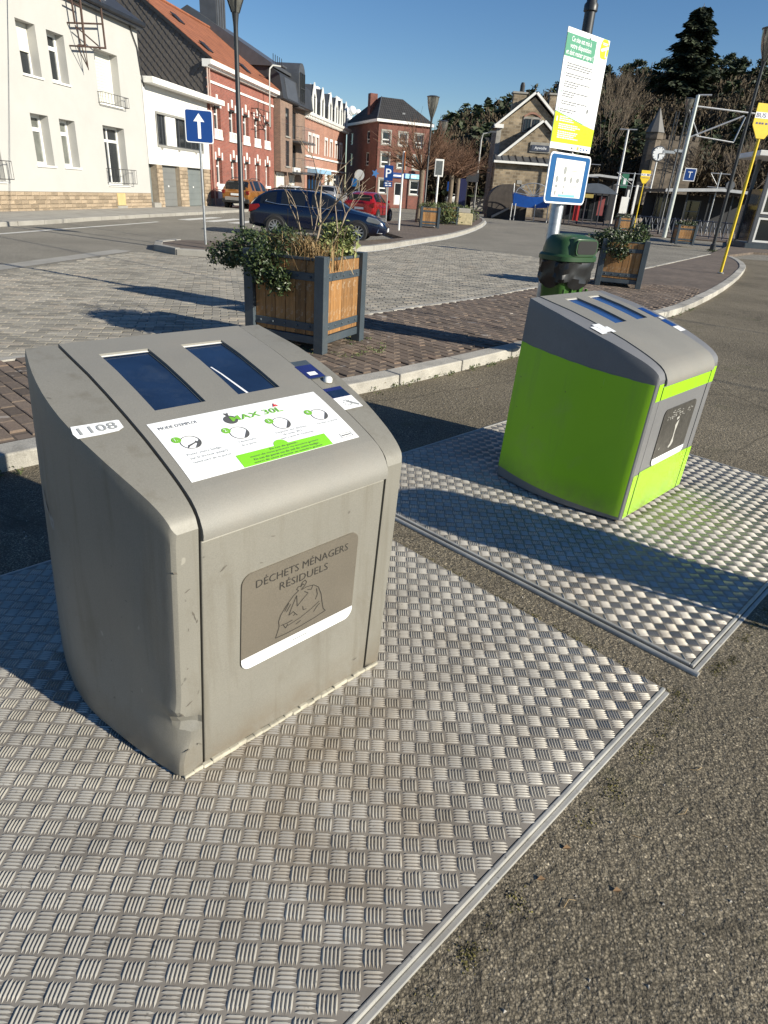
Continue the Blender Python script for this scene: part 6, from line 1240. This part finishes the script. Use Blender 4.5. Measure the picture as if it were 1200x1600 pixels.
t = thing('stone_planter', 'low ochre stone planter box left of the railing', 'planter', (17.3, 55.5, .06)); P3(t, 'box', 0, 0, 0, 1.2, .9, .85, M['plinth'], .03); P3(t, 'dark_side', -.5, .1, 0, -.02, .8, 1.1, M['iron'])
t = thing('poster_board', 'white poster board beside the domed shelter', 'poster board', (17.6, 59, .06)); P3(t, 'panel', 0, 0, .5, .62, .1, 2.3, M['white'], .01); P3(t, 'leg', .05, .02, 0, .12, .08, .5, M['steel']); P3(t, 'leg', .5, .02, 0, .57, .08, .5, M['steel'])
for n, x in enumerate((18.3, 18.95)): 
    t = thing('white_post', ('slim white post left of its taller twin behind the poster board', 'taller slim white post with dark cap behind the poster board')[n], 'post', (x, 60, .06)); P3(t, 'shaft', 0, 0, 0, .16, .16, 2.9+.4*n, M['white']); P3(t, 'cap', -.05, -.05, 2.9+.4*n, .22, .2, 3.1+.4*n, M['iron'])
t = thing('station_clock', 'round white station clock on a pale post', 'clock', (23.45, 70, .06)); obj('post', MB().lathe([(.10, 0), (.08, 5.7)], 10), M['upvc'], t); cm_ = MB().lathe([(.62, -.15), (.66, -.1), (.66, .1), (.62, .15)], 24).map(lambda x, y, z: (x, z, y+6.25)); obj('case', cm_, M['zinc'], t)
obj('dial', MB().lathe([(.56, 0), (0, .001)], 24).map(lambda x, y, z: (x, -.152-z, y+6.25)), M['print_white'], t); hm = MB()
for k in range(12): a = k*PI/6; hm.tube([(.46*math.cos(a), -.16, 6.25+.46*math.sin(a)), (.53*math.cos(a), -.16, 6.25+.53*math.sin(a))], .025, 4)
hm.tube([(0, -.165, 6.25), (.40, -.165, 6.27)], .035, 4); hm.tube([(0, -.165, 6.25), (.05, -.165, 5.85)], .04, 4); obj('hands', hm, M['ink'], t)
t = thing('green_sign_mast', 'tall pale mast with a T-shaped top and a green sign', 'mast', (20.3, 70, .06)); obj('mast', MB().tube([(0, 0, 0), (-.1, 0, 8.0)], [.14, .09], 8), M['upvc'], t); obj('cross_arm', MB().tube([(-.9, 0, 8.0), (.7, 0, 8.05)], .06, 6), M['steel'], t); P3(t, 'green_sign', .2, -.05, 3.2, .85, .05, 4.4, pm('green_sign_face', (.02, .14, .08), .5)); P3(t, 'pictogram', .4, -.07, 3.5, .65, -.051, 4.0, M['print_white'])
# catenary masts
def mast(name, label, base, top_, r0, mat, extra=()):
    t = thing(name, label, 'mast', base); b = Vector(base); obj('mast', MB().tube([(0, 0, 0), tuple(Vector(top_)-b)], [r0, r0*.7], 10), mat, t, smooth=40)
    for n, a, c, r in extra: obj(n, MB().tube([tuple(Vector(a)-b), tuple(Vector(c)-b)], r, 6), M['steel'], t)
    return t
mast('catenary_mast', 'tall silver catenary mast carrying long pale cross arms', (16.6, 45, .05), (16.62, 45, 7.75), .15, pm('silver_mast', (.50, .53, .50), .4, .3), (('cantilever', (16.6, 45, 7.2), (20.9, 46, 7.15), .05), ('cantilever', (16.55, 45, 5.55), (19.8, 45.5, 6.95), .05), ('stay', (17.1, 45, 5.7), (19.6, 45.5, 5.55), .04), ('stay', (19.9, 45.5, 6.9), (19.6, 45.5, 5.6), .04), ('stay', (16.3, 45, 7.0), (17.3, 45.2, 5.7), .03), ('top_arm', (16.6, 45, 7.75), (17.4, 45, 7.8), .05)))
s = thing('track_number_sign', 'dark blue track sign on the silver mast', 'sign', (16.95, 45, 3.35)); P3(s, 'plate', 0, -.05, 0, .62, .0, .62, M['blue']); P3(s, 'border', -.04, -.045, -.04, .66, -.005, .66, M['print_white']); t = MB(); text(t, 'T', lambda x, z: (x, -.055, z), .31, .14, .34, al='c'); obj('letter', t, M['print_white'], s)
for n, (x, H, lab) in enumerate(((19.6, 8.8, 'left one of a pair of dark lattice masts behind the clock'), (20.5, 9.0, 'right one of a pair of dark lattice masts behind the clock'))):
    t = thing('lattice_mast', lab, 'mast', (x+2.0, 62, .05)); m = MB()
    for dx in (-.12, .12): m.tube([(dx, 0, 0), (dx, 0, H)], .045, 5)
    for k in range(16): m.tube([(-.12 if k % 2 else .12, 0, k*H/16), (.12 if k % 2 else -.12, 0, (k+1)*H/16)], .025, 4)
    obj('lattice', m, M['blacksteel'], t); P3(t, 'insulator', -.5, -.1, H*.66, .5, .1, H*.66+.2, M['steel'])
lamp('street lamp with pale glass head beside the silver mast', (18.0, 50, .05), 8.2, .92)
for n, (a, b, h_) in enumerate((((20.4, 66), 3.2, 4.4), ((25.5, 60), 1.6, 4.6), ((15.9, 66), 2.6, 4.9))):
    t = thing('rail_mast', ('thin grey frame mast between the green sign and the clock', 'slim grey mast at the dark platform canopy', 'thin T-shaped rail mast above the domed shelter')[n], 'mast', (a[0], a[1], .05)); obj('mast', MB().tube([(0, 0, 0), (0, 0, h_)], .06, 6), M['steel'], t); obj('cross_arm', MB().tube([(-b/2, 0, h_-.1), (b/2, 0, h_-.1)], .04, 5), M['steel'], t); obj('cross_arm', MB().tube([(-b/2, 0, h_-1.1), (b/2, 0, h_-1.1)], .035, 5), M['steel'], t); obj('brace', MB().tube([(-b/2, 0, h_-.1), (0, 0, h_-1.0)], .03, 5), M['steel'], t)
# platform canopies
def canopy(label, x0, x1, y, z, d, n):
    t = thing('platform_canopy', label, 'canopy', (x0, y, .05)); L = x1-x0; obj('roof', MB().prism([(-.3, z-.3), (L*.45, z), (L+.3, z-.2), (L+.3, z), (L*.45, z+.25), (-.3, z-.05)], 'y', -.5, d), M['zincd'], t); obj('fascia', MB().prism([(-.32, z-.28), (L*.45, z+.02), (L+.32, z-.18), (L+.32, z+.02), (L*.45, z+.25), (-.32, z-.05)], 'y', -.56, -.501), pm('pale_fascia', (.40, .41, .42), .5), t)
    for k in range(n): P3(t, 'post', L*k/(n-1)-.06, .3, 0, L*k/(n-1)+.06, .42, z-.25, M['blacksteel'])
    P3(t, 'back_wall', -.1, d-.3, 0, L+.1, d-.2, z-.3, pm('dark_back_wall', (.020, .021, .026), .7)); return t
c_ = canopy('long dark platform canopy with pale edge behind the railing', 21.5, 31, 60, 3.2, 5, 6); canopy('platform canopy with glazed roof behind the domed shelter', 17.6, 24., 79, 4.3, 5, 5)
w_ = window(c_, 3.6, 4.9, .6, 2.5, 4.6, M['zinc'], [], [1.6], .07); window(c_, .8, 2.2, .3, 2.6, 4.6, M['zinc'], [1.5], [], .07)
t = thing('kiosk_booth', 'round pale clock-topped kiosk roof above the dark canopy', 'kiosk', (25.2, 57, .05)); obj('post', MB().tube([(0, 0, 0), (0, 0, 3.4)], .05, 6), M['steel'], t); obj('round_sign', MB().lathe([(.34, -.05), (.34, .05)], 16).map(lambda x, y, z: (x, z, y+3.6)), M['zinc'], t)
# iron railing with crossed bars
ra, rb_ = Vector((15.9, 53.5)), Vector((23.4, 45.6)); Lr = (rb_-ra).length; rr_ = math.atan2(rb_.y-ra.y, rb_.x-ra.x); t = thing('iron_railing', 'blue-grey iron railing with crossed bars along the station forecourt', 'railing', (ra.x, ra.y, .06), rr_); bm_ = pm('blue_grey_iron', (.10, .115, .15), .5)
for z in (.12, 1.05): obj('rail', MB().tube([(0, 0, z), (Lr, 0, z)], .03, 6), bm_, t)
pm1 = MB().tube([(0, 0, 0), (0, 0, 1.12)], .035, 6).mesh('post', bm_); xm = MB().tube([(0, 0, .12), (.30, 0, 1.05)], .022, 5).tube([(.30, 0, .12), (.15, 0, .58), (0, 0, 1.05)], .022, 5).mesh('crossed_bars', bm_)
for k in range(int(Lr/.9)+1): put('post', pm1, t, (k*.9, 0, 0)); put('crossed_bars', xm, t, (k*.9+.08, 0, 0)); put('crossed_bars', xm, t, (k*.9+.48, 0, 0))
# glazed shelter at the right
t = thing('glazed_bus_shelter', 'white framed glazed bus shelter on a dark base at the right', 'bus shelter', (18.75, 38.2, .05), -.12); fr = pm('grey_white_frame', (.50, .50, .49), .4)
P3(t, 'base', -.25, -.2, 0, 5.2, 2.4, .28, M['anth']); P3(t, 'roof', -1.0, -.7, 4.35, 5.6, 2.9, 4.6, M['white'], .03)
for x in (0, 1.7, 3.4, 5.0):
    for y in (0, 2.1): P3(t, 'post', x-.09, y-.09, .28, x+.09, y+.09, 4.35, M['zinc'])
for a, b in ((.1, 1.6), (1.8, 3.3), (3.5, 4.9)):
    for z0, z1 in ((.34, 1.55), (1.72, 2.95)): window(t, a, b, z0, z1, .0, M['white'], [], [], .1)
for z in (.29, 1.58, 2.98): P3(t, 'transom', .1, -.04, z, 4.9, .06, z+.1, M['zinc'])
P3(t, 'side_glass', -.02, .1, .35, .01, 2.0, 2.9, M['glass']); obj('round_logo', MB().lathe([(.2, 0), (0, .002)], 16).map(lambda x, y, z: (x+.9, -.06-z, y+2.1)), pm('sky_blue_disc', (.06, .25, .5), .5), t)
# stone tower among the trees
t = thing('stone_tower', 'small stone tower with a pointed slate roof among the trees', 'tower', (29.2, 90, 2.)); M['towerstone'] = brickm('dark_tower_stone', (.17, .135, .10), (.10, .082, .062), (.14, .115, .09), .5, .26, .03, .35, .6); obj('wall', MB().lathe([(.98, 0), (.92, 7.0), (1.05, 7.1), (1.05, 7.8)], 8), M['towerstone'], t); obj('spire', MB().lathe([(1.15, 7.801), (.0, 10.4)], 8), pm('grey_spire', (.12, .115, .11), .6), t); P3(t, 'curtain_wall', .8, .2, 0, 5.6, 1.0, 7.2, M['towerstone']); P3(t, 'slit_window', -.15, -1.05, 3.5, .1, -.9, 5.0, M['dark'])
for k in range(6): P3(t, 'merlon', 1.0+k*.8, .15, 7.201, 1.45+k*.8, 1.05, 7.65, M['towerstone'])

# ---------------------------------------------------------------- wooded hillside
RA = [-.6, -.02, .03, .05, .10, .13, .24, .285, .317, .39, .42, .445, .7, 1.4]; RZ = [0, 0, 7, 12.6, 15.6, 17.2, 22.2, 24.2, 24.8, 26, 25.4, 26, 27, 24]
def ridge(a): return float(np.interp(a, RA, RZ))
def hz(x, y):
    q = ridge(x/max(y, 1)); t_ = min(1, max(0, (y-92)/58.)); t_ = t_**.9; far = max(0, y-150)
    return -.3 + max(0, q-3.6)*t_*(1) - far*.02
xs = np.concatenate([np.linspace(-30, 90, 61), np.linspace(100, 320, 12)]); ys = np.concatenate([np.linspace(90, 170, 30), np.linspace(190, 420, 8)])
hv = [(x, y, hz(x, y) + .4*math.sin(x*.7)*math.sin(y*.6)) for y in ys for x in xs]; nx = len(xs)
me = D.meshes.new('hillside'); me.from_pydata(hv, [], [(j*nx+i, j*nx+i+1, (j+1)*nx+i+1, (j+1)*nx+i) for j in range(len(ys)-1) for i in range(nx-1)]); me.materials.append(pm('leaf_litter_slope', (.055, .042, .028), .95, var=.35, vs=.2)); o = put('hillside', me); o['kind'] = 'structure'
M['barewood'] = leafm('bare_winter_twigs', (.042, .033, .019), (.120, .088, .054), .9); M['needle'] = leafm('dark_conifer_needles', (.014, .022, .009), (.058, .078, .030), .7); M['needle2'] = leafm('sequoia_needles', (.014, .022, .010), (.055, .072, .034), .7)
rs = np.random.RandomState(12)
def bare_tree_quads(x, y, z, H, Wd, n):
    """rounded crown of short fine twig sprays over a few slim limbs"""
    d = rs.normal(size=(n, 3)); d /= np.linalg.norm(d, axis=1)[:, None]; d[:, 2] = np.abs(d[:, 2])*.95 - .15; k = .45+.55*rs.rand(n, 1)**.5
    lump = 1 + .25*np.sin(d[:, :1]*5+x)*np.cos(d[:, 1:2]*4+y); c = np.array([x, y, z+H*.42]) + d*k*lump*np.array([Wd, Wd, H*.55])
    a = d*.55 + rs.normal(0, .45, (n, 3)) + np.array([0, 0, .45]); a /= np.linalg.norm(a, axis=1)[:, None]; a *= .36*(.6+.8*rs.rand(n, 1)); sd = rs.normal(0, 1, (n, 3)); sd -= a*(sd*a).sum(1)[:, None]/((a*a).sum(1)[:, None]); sd /= np.linalg.norm(sd, axis=1)[:, None]; sd *= .055+.05*rs.rand(n, 1)
    q = np.stack([c-a-sd*.5, c-a+sd*.5, c+a+sd, c+a-sd], 1); m = 7
    th = rs.rand(m)*6.283; b0 = np.array([x, y, z])+rs.normal(0, .12, (m, 3))*[1, 1, 0]; b1 = np.stack([x+np.cos(th)*Wd*.55, y+np.sin(th)*Wd*.55, z+H*(.55+.3*rs.rand(m))], 1); b1[0] = [x, y, z+H*.8]; w_ = np.array([[.07, .03, 0]])*np.ones((m, 1))
    return np.concatenate([q, np.stack([b0-w_, b0+w_, b1+w_*.4, b1-w_*.4], 1)])
Q1, Q2 = [], []
def vis(x, y): a = x/y; return -.05 < a < .60
cnt = 0
for k in range(6400):
    y = 93+rs.rand()**1.2*62; x = y*(-.02+rs.rand()*.60); z = hz(x, y)
    if z < -.29 and y > 110: continue
    if rs.rand() > .6: continue
    if 100 < y < 123 and abs(x/y-.347) < .055 and rs.rand() < .8: continue
    ever = rs.rand() < (.26 if y < 128 else .6) + (.3 if x/y < .07 else 0)
    H = 5.+rs.rand()*4.
    if y > 134: H *= .58
    if ever:
        n = 120; u = rs.rand(n, 1); th = rs.rand(n, 1)*6.283; w_ = (1-u)**.7*1.7+.3; c = np.concatenate([x+np.cos(th)*w_*rs.rand(n, 1)**.5, y+np.sin(th)*w_*rs.rand(n, 1)**.5, z+H*(.25+.75*u)], 1); d1 = rs.normal(0, 1, (n, 3))*[.30, .30, .17]; d2 = rs.normal(0, 1, (n, 3))*[.30, .30, .17]; Q2.append(np.stack([c-d1, c+d2, c+d1, c-d2], 1))
    else: Q1.append(bare_tree_quads(x, y, z, H*1.05, 2.5, 330))
quads_obj('bare_woodland', np.concatenate(Q1), M['barewood'], kind='stuff'); quads_obj('evergreen_woodland', np.concatenate(Q2), M['needle'], kind='stuff')
# giant conifer
sx, sy, sz = 43.4, 124, 3.2; t = thing('giant_conifer', 'giant dark conifer towering over the wooded hillside', 'tree', (sx, sy, sz)); obj('trunk', MB().lathe([(.9, 0), (.6, 12), (.2, 25), (.02, 27)], 9), M['bark'], t, smooth=60)
n = 13000; u = rs.rand(n, 1)**.85; th = rs.rand(n, 1)*6.283; prof = np.interp(u, [0, .12, .3, .5, .7, .85, .95, 1.], [5.6, 5.8, 5.6, 4.7, 3.7, 2.7, 1.8, .7]); lay = .78+.30*np.sin(u*85+np.sin(th*3)*1.5) + .25*np.sin(th*5+u*30); rad = prof*np.clip(lay, .25, 1.25)*(.45+.55*rs.rand(n, 1)**.5)
c = np.concatenate([np.cos(th)*rad, np.sin(th)*rad, u*26.4-.10*rad], 1); o_ = np.concatenate([np.cos(th), np.sin(th), -.35+0*th], 1)*(.42+.4*rs.rand(n, 1)); s_ = np.concatenate([-np.sin(th), np.cos(th), 0*th], 1)*(.2+.16*rs.rand(n, 1)) + rs.normal(0, .12, (n, 3)); quads_obj('crown', np.stack([c-o_*.6, c+s_, c+o_, c-s_], 1), M['needle2'], t)
for k in range(34): pass
# single pines along the skyline
tops = [(59.1, 27.8), (61.2, 27.4), (56.0, 28.3), (44.0, 26.5), (42.2, 26.4), (39.9, 25.7), (9.6, 15.7), (7.7, 14.6), (48.7, 26.6), (36.0, 24.7), (64.5, 27.8)]
labs = ['tallest flat-topped pine on the skyline at right of the giant conifer', 'spreading pine on the skyline next to the right edge lamp', 'pine on the skyline just right of the giant conifer', 'pine crown on the skyline left of the giant conifer', 'second pine left of the giant conifer on the skyline', 'low pine on the ridge above the tower', 'dark conifer at the left end of the wooded ridge', 'leftmost small conifer on the wooded ridge', 'pine half hidden behind the giant conifer', 'pine on the ridge beside the white notice board', 'pine on the skyline behind the right-hand lamp head']
for (x, zt), lb_ in zip(tops, labs):
    y = 146; z0 = hz(x, y); H = max(6, zt-z0); t = thing('pine_tree', lb_, 'tree', (x, y, z0), 0, 'pines along the skyline'); obj('trunk', MB().tube([(0, 0, -.5), (.15, 0, H*.5), (0, 0, H*.93)], [.22, .16, .05], 6), M['bark'], t)
    V = []
    for q in range(9): V.append(leaf_arrays([(rs.normal()*1.3, rs.normal()*1.2, H*(.55+.45*q/8.)-.4, 1.5-.7*q/8., 1.4-.7*q/8., .6, 130)], .5, rs, .5, .2))
    quads_obj('crown', np.concatenate(V), M['needle'], t)
# bare trees in front of the slope
for n, (x, y, H, lb_) in enumerate(((15.6, 84, 12, 'tall bare tree behind the notice board near the station'), (24.8, 96, 13, 'bare tree left of the stone tower'), (34.5, 92, 9, 'low bare tree right of the stone tower'), (39, 84, 9, 'bare tree above the dark platform canopy'), (27, 104, 12, 'bare tree behind the station clock'))):
    t = thing('bare_tree', lb_, 'tree', (x, y, hz(x, y)), 0, 'bare trees at the foot of the slope'); m = MB(); r_ = random.Random(40+n); m.tube([(0, 0, 0), (.1, 0, H*.3)], [.2, .15], 6)
    for k in range(6): branch(m, (.1, 0, H*.3-.02*k), (r_.uniform(-.6, .6), r_.uniform(-.6, .6), 1), H*.27, .09, 4, r_, .55, .3, 5, (2, 4), .74)
    obj('branches', m, M['bark'], t)
# round trees on the island with upright red-brown twigs
for n, (x, y, k, lb_) in enumerate(((.72, 40.0, 1.0, 'round bare tree with red-brown twigs on the traffic island'), (2.75, 46., .85, 'second bare tree behind the display board'), (3.6, 52., .8, 'third bare tree farther along the island'))):
    t = thing('round_bare_tree', lb_, 'tree', (x, y, .1), 0, 'round bare trees on the island'); obj('trunk', MB().tube([(0, 0, 0), (.04, 0, 1.4), (.02, 0, 2.75)], [.17, .14, .15], 9), M['bark'], t, smooth=50); r_ = random.Random(60+n); m = MB()
    for q in range(52):
        a = r_.uniform(0, 6.283); e = r_.uniform(.15, 1.35); d = Vector((math.cos(a)*math.cos(e), math.sin(a)*math.cos(e), math.sin(e)*.9)); L = (3.0 if e < .8 else 2.8)*k*r_.uniform(.7, 1.1); p0 = Vector((.02, 0, 2.6)); p1 = p0+d*L*.35; p2 = p1+(d+Vector((0, 0, .18))).normalized()*L*.35; m.tube([p0, p1, p2], [.04, .024, .014], 4, False)
        for j in range(11):
            b = p1.lerp(p2, r_.random()) if j else p2; dd = (d+Vector((r_.gauss(0, .3), r_.gauss(0, .3), r_.gauss(.15, .3)))).normalized(); e1 = b+dd*L*r_.uniform(.2, .45); m.tube([b, e1], [.011, .004], 3, False)
            e2 = b.lerp(e1, .5)+Vector((r_.gauss(0, .3), r_.gauss(0, .3), r_.gauss(.15, .3)))*L*.3; m.tube([b.lerp(e1, .4), e2], [.008, .003], 3, False)
    obj('crown', m, M['twigs_red'], t)
for n, (x, y, w_, h_, lb_) in enumerate(((3.6, 46, 1.3, .9, 'low green hedge behind the stone block'), (2.3, 39.7, .75, .95, 'green shrubs around the foot of the display board'))):
    t = thing('hedge', lb_, 'hedge', (x, y, .1)); leaves('foliage', [(0, 0, h_*.55, w_, .6, h_*.55, 900)], .13, M['weed'], t, 70+n, .5, .4)
# overhead cables hung from the house fronts across the square
for n, (a, b, lb_) in enumerate((((-14.7, 22.5, 7.3), (19, -1.2, 7.0), 'overhead cable from the grey house across the square'), ((-13.9, 26.6, 7.3), (22, 2.0, 7.6), 'second overhead cable from the grey house roof across the square')  )):
    p = [Vector(a).lerp(Vector(b), k/24)-Vector((0, 0, 1.1*4*(k/24)*(1-k/24))) for k in range(25)]; tag(obj('overhead_cable', MB().tube(p, .022, 5), M['iron']), lb_, 'cable', 'overhead cables')
# small clouds
def cloud(label, c, parts, mt):
    t = thing('cloud', label, 'cloud', c); m = MB()
    for x, y, z, r_ in parts: m.lathe([(r_*math.sin(PI*k/9), -r_*math.cos(PI*k/9)) for k in range(10)], 16, (x, y, z))
    return obj('puff', m, mt, t, smooth=180)
cm1 = NT('cloud_white'); cm1.b.inputs['Base Color'].default_value = (.85, .85, .86, 1); cm1.b.inputs['Roughness'].default_value = 1
rc = random.Random(4); pts = []
for k in range(46):
    u = rc.uniform(-1, 1); pts.append((u*26+rc.gauss(0, 3), rc.uniform(-6, 6), -u*9+rc.gauss(0, 4.5)-3, rc.uniform(3, 8.5)*(1-.5*abs(u))))
cloud('small white cloud behind the roof of the ornate brick house', (-97, 900, 88), pts, cm1.m)
